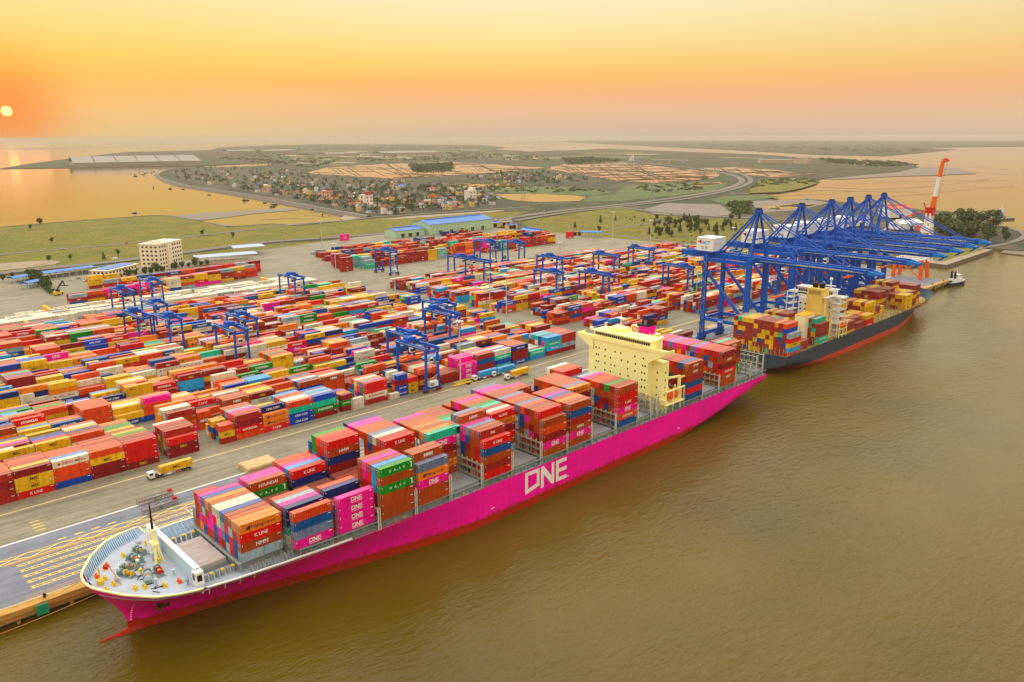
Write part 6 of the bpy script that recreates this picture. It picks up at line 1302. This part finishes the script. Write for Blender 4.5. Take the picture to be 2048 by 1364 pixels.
a0, a1 = P(470, 512, QZ), P(530, 507, QZ); d = a1-a0; canopy(a0.x, a0.y, atan2(d.y, d.x), d.length, 22, 8.5, 'smaller pale gate canopy behind the wide one', MATS['pale_sheet_roof'], n=5)
a0, a1 = P(1162, 474, QZ), P(1202, 475, QZ); d = a1-a0; canopy(a0.x, a0.y, atan2(d.y, d.x), d.length, 9, 6.5, 'small bright blue gate canopy at the meadow edge', m_cb2, n=3)
a0 = P(58, 578, QZ); canopy(a0.x, a0.y, .6, 14, 8, 5, 'small blue-roofed guard shelter among trees at left', n=2, fill=m_gw)
a0 = P(30, 566, QZ); canopy(a0.x, a0.y, .4, 26, 9, 4.4, 'low blue shelter at the left edge behind the hedge', n=3)
def shed(x, y, rz, lx, ly, h, rise, wall, roof, name, lb, ribs=True, doors=2):
    r = empty(name, (x, y, QZ), rz, lb, 'building'); b = MB(); b.box(0, 0, 0, lx, ly, h, wall)
    b.add([(0, 0, h), (0, ly, h), (0, ly/2, h+rise)], [(0, 2, 1)], wall); b.add([(lx, 0, h), (lx, ly, h), (lx, ly/2, h+rise)], [(0, 1, 2)], wall); b.build('wall', r)
    b = MB(); e = .6
    for s_ in (0, 1):
        y0, y1 = (-e, ly/2) if s_ == 0 else (ly+e, ly/2); z0 = h-.25+.05
        vs = [(-e, y0, z0), (lx+e, y0, z0), (lx+e, y1, h+rise+.05), (-e, y1, h+rise+.05)]; vs += [(a, c_, z+.3) for a, c_, z in vs]
        b.add(vs, [(3, 2, 1, 0), (4, 5, 6, 7), (0, 1, 5, 4), (1, 2, 6, 5), (2, 3, 7, 6), (3, 0, 4, 7)], roof)
    b.box(lx*.06, ly/2-1, h+rise, lx*.94, ly/2+1, h+rise+1.2, roof); b.build('roof', r)
    if ribs:
        n = int(lx/6)
        for i in range(n+1): b = MB(); b.box(lx*i/n-.2, -.25, 0, lx*i/n+.2, 0, h-.4, wall); b.build('pilaster', r)
    for i in range(doors): b = MB(); xx = lx*(i+1)/(doors+1); b.box(xx-2.5, -.1, 0, xx+2.5, .0, 5, m_win); b.box(xx-3.2, -2, 5.2, xx+3.2, 0, 5.5, wall); b.build('door', r)
    return r
shed(634, 818, 0, 111, 38, 13.5, 4.5, m_gw, m_roofb, 'warehouse', 'long pale green warehouse with blue roof at the yard\'s far side', doors=5)
shed(584, 824, 0, 46, 24, 9, 2.4, m_gw, m_roofb, 'workshop', 'smaller pale green workshop with blue roof left of the long warehouse', doors=3)
shed(744, 712, pi/2, 34, 16, 5.5, 1.8, m_yw, m_roofb, 'shed', 'low cream shed with blue roof right of the warehouse', doors=4)
for i, (x, y, w_, d_, h) in enumerate(((972, 455, 22, 12, 6), (1000, 452, 20, 10, 5.5), (1015, 458, 16, 9, 4.5), (1140, 472, 22, 6, 4), (198, 547, 12, 7, 4), (992, 447, 26, 9, 5))):
    p = P(x, y, QZ); shed(p.x, p.y, -.3, w_, d_, h, 1.2, m_yw, m_grey if i % 2 else m_roofb, 'gatehouse', f'small yellow building at the terminal edge, {ordw([1,3,4,5,0,2][i])} from the left', ribs=False, doors=2)
# yellow service racks between the refrigerated boxes
b = MB(); m_rk = mat('rack_yellow', L(246, 186, 16), .6, .3, .8)
for z in (0, 2.7, 5.4):
    b.box(0, 0, z+2.4, 2.2, 17, z+2.55, m_rk)
    for i in range(8): b.box(-.08, i*2.4, z, .08, i*2.4+.16, z+2.9, m_rk); b.box(2.1, i*2.4, z, 2.26, i*2.4+.16, z+2.9, m_rk)
    b.box(-.06, 0, z+1.3, .06, 17, z+1.42, m_rk); b.box(2.1, 0, z+1.3, 2.2, 17, z+1.42, m_rk)
for i in range(7): b.beam((0, i*2.4, .2), (0, i*2.4+2.4, 7.8), .12, .12, m_rk)
rkm = b.mesh('reefer_rack')
RK = [(44, 664), (60, 672), (144, 647), (235, 636), (280, 626), (410, 610), (487, 601), (540, 578), (336, 596), (100, 640)]
for i, (x, y) in enumerate(sorted(RK)):
    p = P(x, y, QZ); link('reefer_rack', rkm, None, f'yellow steel rack between the cream refrigerated boxes, {ordw(i)} from the left', 'rack', 'yellow racks between refrigerated boxes', None, p)
# light masts
m_mast = mat('galvanised_mast', L(190, 190, 184), .5)
b = MB(); b.tube((0, 0, 0), (0, 0, 34), .42, m_mast, 8, .2); pole = b.mesh('pole'); b = MB(); b.tube((0, 0, 33.2), (0, 0, 33.8), 1.6, m_mast, 12)
for i in range(8): b.cbox((1.9*cos(i*pi/4), 1.9*sin(i*pi/4), 33.4), (.7, .7, .5), m_white)
headm = b.mesh('lamp_head'); b = MB(); b.box(-.9, -.9, 0, .9, .9, .9, m_wallw); basem = b.mesh('base')
MST = [(921, 768, 'beside the magenta stack at the quay'), (1013, 647, 'at the right yard\'s front corner'), (673, 562, 'on the cross lane near the open ground'), (645, 500, 'behind the far navy stack'), (1225, 478, 'at the meadow edge'), (905, 690, 'in the yard behind the quayside yard crane'), (1392, 600, 'left of the nearest quay crane'), (1463, 520, 'behind the nearest machinery house'), (1120, 560, 'in the middle of the right yard'), (560, 640, 'left centre of the yard'), (1300, 500, 'at the far edge of the right yard'), (240, 600, 'near the office annex')]
for i, (x, y, d_) in enumerate(MST):
    p = P(x, y, QZ)
    if i in (5, 9): p = Vector((361 if i == 5 else 366, 400 if i == 5 else 520, QZ))
    r = empty('light_mast', p, 0, 'tall grey floodlight mast '+d_, 'light mast', 'floodlight masts'); link('pole', pole, r); link('lamp_head', headm, r); link('base', basem, r)
# cars
def car(c_):
    b = MB(); b.box(-2.1, -.85, .35, 2.1, .85, .95, c_); k = [(-1.3, -.75, .95), (1.1, -.75, .95), (1.1, .75, .95), (-1.3, .75, .95), (-.9, -.65, 1.45), (.7, -.65, 1.45), (.7, .65, 1.45), (-.9, .65, 1.45)]
    b.add(k, [(4, 5, 6, 7)], c_); b.add(k, [(0, 1, 5, 4), (1, 2, 6, 5), (2, 3, 7, 6), (3, 0, 4, 7)], m_glass)
    for x in (-1.3, 1.3):
        for y in (-.86, .66): b.tube((x, y, .34), (x, y+.2, .34), .34, m_black, 8)
    return b.mesh('car')
cw, cr, cg = car(m_white), car(m_red), car(mat('silver_paint', L(170, 174, 180), .3, metal=.4))
CARS = [(172, 562, cw, 'white', 'by the parking canopy'), (157, 558, cg, 'silver', 'by the parking canopy'), (140, 561, cw, 'white', 'left of the parking canopy cars'), (640, 477, cg, 'silver', 'on the road behind the yard'), (1088, 421.5, cw, 'white', 'on the highway by the meadow'), (1153, 415, cr, 'red', 'on the highway near the ponds'), (253, 487, cr, 'red', 'on the upper road at left'), (125, 498, cw, 'white', 'on the upper road at left'), (1178, 414, cg, 'silver', 'on the highway near the ponds'), (1300, 404, cw, 'white', 'on the highway before its bend'), (1355, 394, cr, 'red', 'on the highway before its bend'), (568, 480, cg, 'silver', 'on the lower road'), (1405, 610, cw, 'white', 'behind the nearest quay crane')]
for i, (x, y, me, cn, d_) in enumerate(CARS):
    p = P(x, y, QZ if i in (0, 1, 2, 12) else 3.3); link('car', me, None, f'small {cn} car {d_}', 'car', 'cars', None, p, .5 if p.y > 700 else .2)
# ================================================================== vegetation
m_bark = mat('bark', L(70, 56, 44), .9)
def leaf_mat(nm, a, b_):
    m = bpy.data.materials.new(nm); m.use_nodes = True; t = m.node_tree; p = t.nodes['Principled BSDF']; p.inputs['Roughness'].default_value = .75; p.inputs['Specular IOR Level'].default_value = .2
    g = t.nodes.new('ShaderNodeNewGeometry'); n = t.nodes.new('ShaderNodeTexNoise'); n.inputs['Scale'].default_value = .35; n.inputs['Detail'].default_value = 3; t.links.new(g.outputs['Position'], n.inputs['Vector'])
    r = t.nodes.new('ShaderNodeValToRGB'); t.links.new(n.outputs[0], r.inputs[0]); r.color_ramp.elements[0].position = .35; r.color_ramp.elements[1].position = .65; r.color_ramp.elements[0].color = (*a, 1); r.color_ramp.elements[1].color = (*b_, 1)
    t.links.new(r.outputs[0], p.inputs['Base Color']); return m
LF = [leaf_mat('foliage_dark', (.030, .054, .016), (.078, .118, .030)), leaf_mat('foliage_mid', (.046, .076, .020), (.105, .150, .036)), leaf_mat('foliage_olive', (.055, .074, .022), (.125, .150, .044))]
def crown_geo(b, rnd, cx, cy, z0, z1, rad, n, mt, shape='round', s=.5):
    lobes = [(rnd.uniform(-.45, .45)*rad, rnd.uniform(-.45, .45)*rad, rnd.uniform(.25, .85), rnd.uniform(.45, .75)) for _ in range(6)]
    for _ in range(n):
        if shape == 'cone':
            t = rnd.random()**1.4; r = rad*(1-t)*(.5+.5*rnd.random())+.1; a = rnd.uniform(0, 2*pi); p = Vector((cx+r*cos(a), cy+r*sin(a), z0+(z1-z0)*t))
        else:
            lx, ly, lz, lr = rnd.choice(lobes); v = Vector((rnd.gauss(0, 1), rnd.gauss(0, 1), rnd.gauss(0, 1))).normalized()*(rnd.random()**.35)
            p = Vector((cx+lx+v.x*lr*rad, cy+ly+v.y*lr*rad, z0+(z1-z0)*(lz+v.z*.32)))
        a1 = Vector((rnd.uniform(-1, 1), rnd.uniform(-1, 1), rnd.uniform(-.6, .6))).normalized(); a2 = a1.cross(Vector((rnd.uniform(-1, 1), rnd.uniform(-1, 1), rnd.uniform(-1, 1)))).normalized(); k = s*rnd.uniform(.6, 1.4)
        b.add([p+a1*k, p+a2*k*.7, p-a1*k, p-a2*k*.7], [(0, 1, 2, 3)], mt)
def tree_meshes(seed, h, rad, shape, lf, n=260, s=.6):
    rnd = random.Random(seed); b = MB(); b.tube((0, 0, 0), (rnd.uniform(-.3, .3), rnd.uniform(-.3, .3), h*.6), h*.028, m_bark, 6, h*.012)
    for i in range(4): a = rnd.uniform(0, 6.28); b.tube((0, 0, h*(.25+.09*i)), (cos(a)*rad*.6, sin(a)*rad*.6, h*(.5+.1*i)), h*.012, m_bark, 5, h*.004)
    tm = b.mesh('trunk'); b = MB(); crown_geo(b, rnd, 0, 0, h*(.22 if shape == 'round' else .1), h, rad, n, lf, shape, s); return tm, b.mesh('crown')
TR = [tree_meshes(1, 8, 3.4, 'round', LF[0], 300, .62), tree_meshes(2, 7, 3.0, 'round', LF[1], 260, .6), tree_meshes(3, 9, 2.0, 'cone', LF[0], 220, .55), tree_meshes(4, 11, 5.0, 'round', LF[2], 420, .75), tree_meshes(5, 9, 4.2, 'round', LF[1], 340, .7)]
def tree(x, y, z, k, sc, rz, lb, gp):
    r = empty('tree', (x, y, z), rz, lb, 'tree', gp); r.scale = (sc, sc, sc); link('trunk', TR[k][0], r); link('crown', TR[k][1], r)
def trees_px(lst, z, lbf, gp, ks, sc0=1.0, seed=1):
    rnd = random.Random(seed)
    for i, (x, y) in enumerate(sorted(lst)):
        p = P(x, y, z); tree(p.x, p.y, z, rnd.choice(ks), sc0*rnd.uniform(.75, 1.25), rnd.uniform(0, 6), lbf(i), gp)
MEAD = [(1201, 446), (1231, 441), (1287, 446), (1150, 456), (1198, 464)]
rnd = random.Random(8)
for _ in range(64):
    x = rnd.uniform(1298, 1480); MEAD.append((x, rnd.uniform(446-(x-1300)*.01, 474)+rnd.choice([0, 0, -8])))
trees_px(MEAD, 2.7, lambda i: f'dark bushy tree on the green meadow, {ordw(i)} from the left', 'trees on the meadow', [2, 2, 4, 1], 1.1, 3)
FLD = [(98, 523), (237, 512), (208, 519), (141, 520), (405, 471), (466, 476), (104, 486), (61, 459), (80, 450), (806, 426)]
trees_px(FLD, 2.6, lambda i: f'lone dark tree on the yellow grass fields, {ordw(i)} from the left', 'lone trees on the grass fields', [1, 2, 4], .95, 5)
ADM = [(242, 560), (258, 557), (272, 553), (291, 552), (303, 551), (315, 549), (325, 547), (350, 541), (365, 537), (378, 536), (390, 535), (402, 533), (415, 531), (60, 556), (68, 561), (76, 566), (84, 571), (92, 575), (99, 579), (26, 557), (6, 563)]
trees_px(ADM, QZ, lambda i: f'small green tree near the terminal offices, {ordw(i)} from the left', 'trees near the offices', [1, 4], 1.0, 6)
RC = []; rnd = random.Random(12)
for _ in range(46): RC.append((rnd.uniform(1872, 2012), rnd.uniform(448, 486)))
RC += [(1880, 432), (1892, 428), (1905, 430), (1930, 432), (1955, 436), (1970, 440)]
RC = [(x, y) for x, y in RC if y < 486-max(0, (1905-x))*.3 and y > 440+max(0, x-1985)*.4]
trees_px(RC, 2.8, lambda i: f'broad dark tree in the grove beyond the quay, {ordw(i)} from the left', 'trees in the grove beyond the quay', [3, 3, 4, 1], 1.9, 7)
# far woods that read as one mass, hedges and scrub
def wood(name, lb, spots, seed, lf, s):
    rnd = random.Random(seed); b = MB()
    for (x, y, z, rad, h, n) in spots: crown_geo(b, rnd, x, y, z, z+h, rad, n, lf, 'round', s)
    b.build(name, kind='stuff', label=lb, cat='trees')
def px_spots(polys, n, seed, z, rad, h, cnt):
    rnd = random.Random(seed); out = []
    while len(out) < n:
        poly = rnd.choice(polys); xs = [p[0] for p in poly]; ys = [p[1] for p in poly]; q = (rnd.uniform(min(xs), max(xs)), rnd.uniform(min(ys), max(ys)))
        if inside(q, poly): p = P(q[0], q[1], z); out.append((p.x, p.y, z, rad*rnd.uniform(.6, 1.4), h*rnd.uniform(.7, 1.3), cnt))
    return out
TOWN = [(345, 342), (420, 334), (520, 338), (600, 343), (660, 357), (760, 362), (850, 366), (905, 372), (960, 380), (985, 388), (1000, 400), (985, 410), (900, 420), (800, 428), (745, 429), (690, 418), (600, 401), (500, 383), (400, 366), (345, 356)]
TOWN2 = [(930, 357), (1000, 345), (1080, 344), (1150, 352), (1180, 362), (1100, 368), (1000, 366)]
wood('town_trees', 'dark green tree crowns growing between the houses of the town', px_spots([TOWN]*6+[TOWN2], 760, 2, 2.4, 7, 9, 44), 3, LF[0], 1.4)
wood('far_wood', 'hazy dark woods on the low land beyond the town', px_spots([[(430, 318), (560, 300), (640, 312), (700, 318), (620, 336), (540, 328)], [(440, 298), (640, 290), (800, 291), (960, 293), (980, 298), (700, 298), (450, 306)], [(820, 330), (905, 326), (900, 340), (830, 342)], [(700, 310), (900, 305), (1080, 310), (1100, 322), (900, 320), (720, 324)], [(1120, 318), (1180, 315), (1250, 322), (1140, 328)]], 900, 4, 2.2, 20, 8, 15), 5, LF[0], 3.6)
wood('far_wood', 'faint tree line along the far shore across the channel', px_spots([[(1300, 291), (1600, 299), (1700, 303), (1800, 306), (1880, 298), (1700, 296), (1400, 287)], [(1100, 283.5), (1300, 282.5), (1700, 282), (2048, 282.5), (2048, 287), (1700, 287), (1200, 286)], [(1640, 318), (1800, 325), (1830, 331), (1760, 334), (1660, 326)]], 620, 6, 1.5, 24, 7, 14), 7, LF[0], 4.4)
wood('scrub', 'green mangrove scrub on the marsh inside the road bend', px_spots([[(1500, 378), (1520, 362), (1590, 356), (1640, 361), (1630, 368), (1540, 370)], [(1250, 372), (1400, 366), (1430, 378), (1300, 386)], [(860, 376), (1000, 371), (1150, 376), (1220, 384), (1100, 386), (900, 381)], [(1455, 408), (1500, 402), (1500, 428), (1470, 430)]], 260, 8, 2.4, 8, 4, 30), 9, LF[1], 1.8)
wood('hedge', 'dark clipped hedge beside the parking canopy at left', [(P(58+i*2.4, 552+i*1.9, QZ).x, P(58+i*2.4, 552+i*1.9, QZ).y, QZ, 3, 4.5, 60) for i in range(20)], 10, LF[1], .8)
wood('meadow_scrub', 'small dark bushes scattered over the grass', px_spots([[(1240, 425), (1560, 442), (1480, 500), (1300, 480)], [(1530, 440), (1640, 446), (1560, 470)]], 110, 11, 2.6, 1.8, 2.0, 22), 12, LF[2], .7)
# ================================================================== town houses
WALLC = [('white', mat('house_white', L(232, 226, 216), .8, .3, .4)), ('cream', mat('house_cream', L(222, 200, 160), .8, .3, .4)), ('grey', mat('house_grey', L(170, 164, 156), .8, .3, .4)), ('pink', mat('house_pink', L(220, 170, 150), .8, .3, .4)), ('yellow', m_yw), ('blue', mat('house_blue', L(150, 176, 206), .8, .3, .4))]
ROOFC = [('red', mat('roof_red', L(176, 70, 48), .8, .5, .5)), ('grey', mat('roof_grey', L(134, 128, 124), .8, .5, .5)), ('blue', mat('roof_blue', L(70, 130, 190), .6, .4, .5)), ('rust', mat('roof_rust', L(150, 96, 70), .8, .5, .5)), ('white', m_wallw)]
HM = {}
def house_meshes(wi, ri, tall):
    k = (wi, ri, tall)
    if k in HM: return HM[k]
    w_, d_, h = (7, 11, 10.5) if tall else (9, 12, 4.4); wm = WALLC[wi][1]; rm = ROOFC[ri][1]
    b = MB(); b.box(-w_/2, -d_/2, 0, w_/2, d_/2, h, wm)
    if not tall: b.add([(-w_/2, -d_/2, h), (w_/2, -d_/2, h), (0, -d_/2, h+2.2)], [(0, 1, 2)], wm); b.add([(-w_/2, d_/2, h), (w_/2, d_/2, h), (0, d_/2, h+2.2)], [(1, 0, 2)], wm)
    A = b.mesh('wall'); b = MB()
    if tall: b.box(-w_/2-.3, -d_/2-.3, h, w_/2+.3, d_/2+.3, h+.4, wm); b.box(-w_/2+.4, -d_/2+1, h+.4, w_/2-.4, -d_/2+5, h+2.8, rm); b.box(-w_/2, -d_/2+.6, h+2.8, w_/2, -d_/2+5.4, h+3.1, rm)
    else:
        for s_ in (-1, 1): b.add([(s_*(w_/2+.5), -d_/2-.4, h-.2), (s_*(w_/2+.5), d_/2+.4, h-.2), (0, d_/2+.4, h+2.45), (0, -d_/2-.4, h+2.45)], [(0, 1, 2, 3)], rm)
    B = b.mesh('roof'); b = MB()
    for f in range(3 if tall else 1):
        for i in (-1, 1): b.box(i*w_*.22-.6, -d_/2-.05, 1.2+f*3.3, i*w_*.22+.6, -d_/2, 2.8+f*3.3, m_win); b.box(-w_/2-.05, i*d_*.25-.6, 1.2+f*3.3, -w_/2, i*d_*.25+.6, 2.8+f*3.3, m_win)
    Cm = b.mesh('window'); HM[k] = (A, B, Cm); return HM[k]
rnd = random.Random(40); HL = []
def add_house(x, y, z=2.4, sc=None, tall=None, wi=None, ri=None):
    p = P(x, y, z); HL.append((x, y, p, rnd.choice([0, 0, 0, 1, 1, 2, 2, 3, 4, 5]) if wi is None else wi, rnd.choice([0, 0, 1, 1, 2, 3, 3, 4]) if ri is None else ri, (rnd.random() < .45) if tall is None else tall, sc or rnd.uniform(.6, 1.0), rnd.uniform(-.3, .3)+rnd.choice([0, pi/2])+.3))
n_ = 0
while n_ < 215:
    q = (rnd.uniform(345, 1000), rnd.uniform(334, 429))
    if inside(q, TOWN) and rnd.random() < (q[1]-320)/90: add_house(*q); n_ += 1
n_ = 0
while n_ < 26:
    q = (rnd.uniform(930, 1180), rnd.uniform(344, 368))
    if inside(q, TOWN2): add_house(*q); n_ += 1
for q in ((733, 413, 2.0, True, 0, 0), (941, 402, 2.0, True, 0, 4), (865, 400, 1.6, False, 4, 0), (800, 379, 1.8, False, 1, 2), (863, 383, 1.6, False, 0, 0), (655, 400, 1.8, True, 3, 3), (1036, 366, 1.4, False, 0, 2), (770, 418, 1.2, False, 3, 0), (1263, 322, 2.2, True, 0, 4)): add_house(q[0], q[1], 2.4, q[2], q[3], q[4], q[5])
for _ in range(16): add_house(rnd.uniform(1690, 1800), rnd.uniform(322, 331), 2.4)
for _ in range(12): add_house(rnd.uniform(1280, 1400), rnd.uniform(323, 327), 2.4)
for _ in range(9): add_house(rnd.uniform(1880, 2000), rnd.uniform(436, 456), 2.8)
HL.sort(key=lambda h: h[0]); CNT = {}
for (x, y, p, wi, ri, tall, sc, rz) in HL:
    zone = 'the bay town' if x < 925 and y > 330 else 'the pond village' if x < 1200 else 'the hamlet past the road' if x < 1420 else 'the point village' if x < 1850 else 'the far grove'
    k = (wi, ri, tall, zone); j = CNT.get(k, 0); CNT[k] = j+1
    kind_ = 'narrow tall' if tall else 'low gabled'; rt = f"{ROOFC[ri][0]} roof"
    r = empty('house', p, rz, f"{kind_} {WALLC[wi][0]} house with {rt} in {zone}, {ordw(j)} from left", 'house', 'houses in '+zone); r.scale = (sc, sc, sc)
    for nm, me in zip(('wall', 'roof', 'window'), house_meshes(wi, ri, tall)): link(nm, me, r)
# ================================================================== far warehouses and pylons
def big_hall(pa, pb, depth, h, z, lb, wall, roof, nb=12):
    a0, a1 = P(*pa, z), P(*pb, z); d = a1-a0; L_ = d.length; r = empty('far_warehouse', a0, atan2(d.y, d.x), lb, 'building')
    b = MB(); b.box(0, 0, 0, L_, depth, h, wall); b.build('wall', r); b = MB(); n = 6
    for i in range(n): x0 = L_*i/n; b.add([(x0, -2, h+.1), (x0+L_/n-3, -2, h+.1), (x0+L_/n-3, depth/2, h+depth*.06), (x0, depth/2, h+depth*.06)], [(0, 1, 2, 3)], roof); b.add([(x0, depth/2, h+depth*.06), (x0+L_/n-3, depth/2, h+depth*.06), (x0+L_/n-3, depth, h+.1), (x0, depth, h+.1)], [(0, 1, 2, 3)], roof)
    b.build('roof', r)
    for i in range(nb): b = MB(); b.box(L_*(i+.5)/nb-2, -.6, 0, L_*(i+.5)/nb+2, 0, h*.92, wall); b.build('pilaster', r)
m_hall = mat('hall_grey', L(164, 152, 142), .8, .3, .02); m_hroof = mat('hall_roof', L(150, 142, 132), .7, .4, .02)
big_hall((147, 333), (405, 328), 420, 16, 2.4, 'enormous grey shed standing on the island across the bay', m_hall, m_hroof, 16)
for i, (a, b_, dp, h) in enumerate((((458, 308), (515, 307), 160, 22), ((532, 307), (596, 305), 160, 20), ((655, 313), (720, 311.5), 120, 18), ((765, 312), (880, 310), 170, 20), ((925, 305), (960, 304.5), 90, 14))):
    big_hall(a, b_, dp, h, 2.4, f'long pale-roofed factory hall beyond the town, {ordw(i)} from the left', m_hall, m_hroof, 6)
big_hall((1520, 326), (1600, 326), 60, 14, 2.4, 'row of pale low sheds beside the channel', m_sand if False else mat('shed_tan', L(196, 176, 150), .8, .3, .05), m_hroof, 10)
big_hall((1588, 328), (1612, 328.5), 60, 28, 2.4, 'tan hall with dark side beside the channel', MATS['shed_tan'], m_hroof, 3)
# white-roofed yard buildings half hidden behind the quay cranes
for i, (x, y, w_, d_, h, rf, tx) in enumerate(((1700, 455, 40, 20, 9, m_grey, 'grey'), (1778, 438, 46, 22, 14, m_orng, 'orange'), (1800, 462, 40, 20, 8, m_white, 'white'))):
    p = P(x, y, 3); shed(p.x, p.y, -.4, w_, d_, h, 4, m_white, rf, 'repair_hall', f'{tx}-roofed repair hall behind the quay cranes, {ordw(i)} from the left', ribs=False, doors=1)
m_pyl = mat('pylon_steel', L(150, 150, 150), .6)
def pylon(x, y, h, lb):
    p = P(x, y, 2.5); r = empty('power_pylon', p, .4, lb, 'pylon', 'power pylons'); b = MB(); w0 = h*.11
    for sx in (-1, 1):
        for sy in (-1, 1): b.beam((sx*w0, sy*w0, 0), (sx*.6, sy*.6, h), .4, .4, m_pyl)
    for i in range(7):
        z0, z1 = h*i/8, h*(i+1)/8; k0, k1 = w0*(1-z0/h)+.6, w0*(1-z1/h)+.6
        for s_ in (-1, 1): b.beam((-k0, s_*k0, z0), (k1, s_*k1, z1), .25, .25, m_pyl); b.beam((s_*k0, -k0, z0), (s_*k1, k1, z1), .25, .25, m_pyl)
    b.build('tower', r)
    for z, wd in ((.72, 7), (.84, 8), (.95, 6)): b = MB(); b.beam((-wd, 0, h*z), (wd, 0, h*z), .4, .6, m_pyl); b.build('cross_arm', r)
for i, (x, y, h) in enumerate(((1047, 394, 36), (1174, 402, 42), (1305, 400, 40), (1520, 296, 60), (1625, 300, 60), (1553, 288, 60), (1930, 292, 60))): pylon(x, y, h, f'grey lattice power pylon, {ordw(i)} from the left' if i != 5 else 'grey lattice power pylon on the far shore, between two taller ones')
# ------------------------------------------------------------------ haze over water and land
m = bpy.data.materials.new('haze'); m.use_nodes = True; t = m.node_tree; t.nodes.clear()
o_ = t.nodes.new('ShaderNodeOutputMaterial'); pv = t.nodes.new('ShaderNodeVolumePrincipled'); pv.inputs['Color'].default_value = (.78, .70, .57, 1); pv.inputs['Density'].default_value = HAZE; pv.inputs['Anisotropy'].default_value = 0.0
t.links.new(pv.outputs[0], o_.inputs['Volume'])
b = MB(); b.box(-44000, -44000, -6, 44000, 44000, 139, m); hz = b.build('haze', kind='stuff')
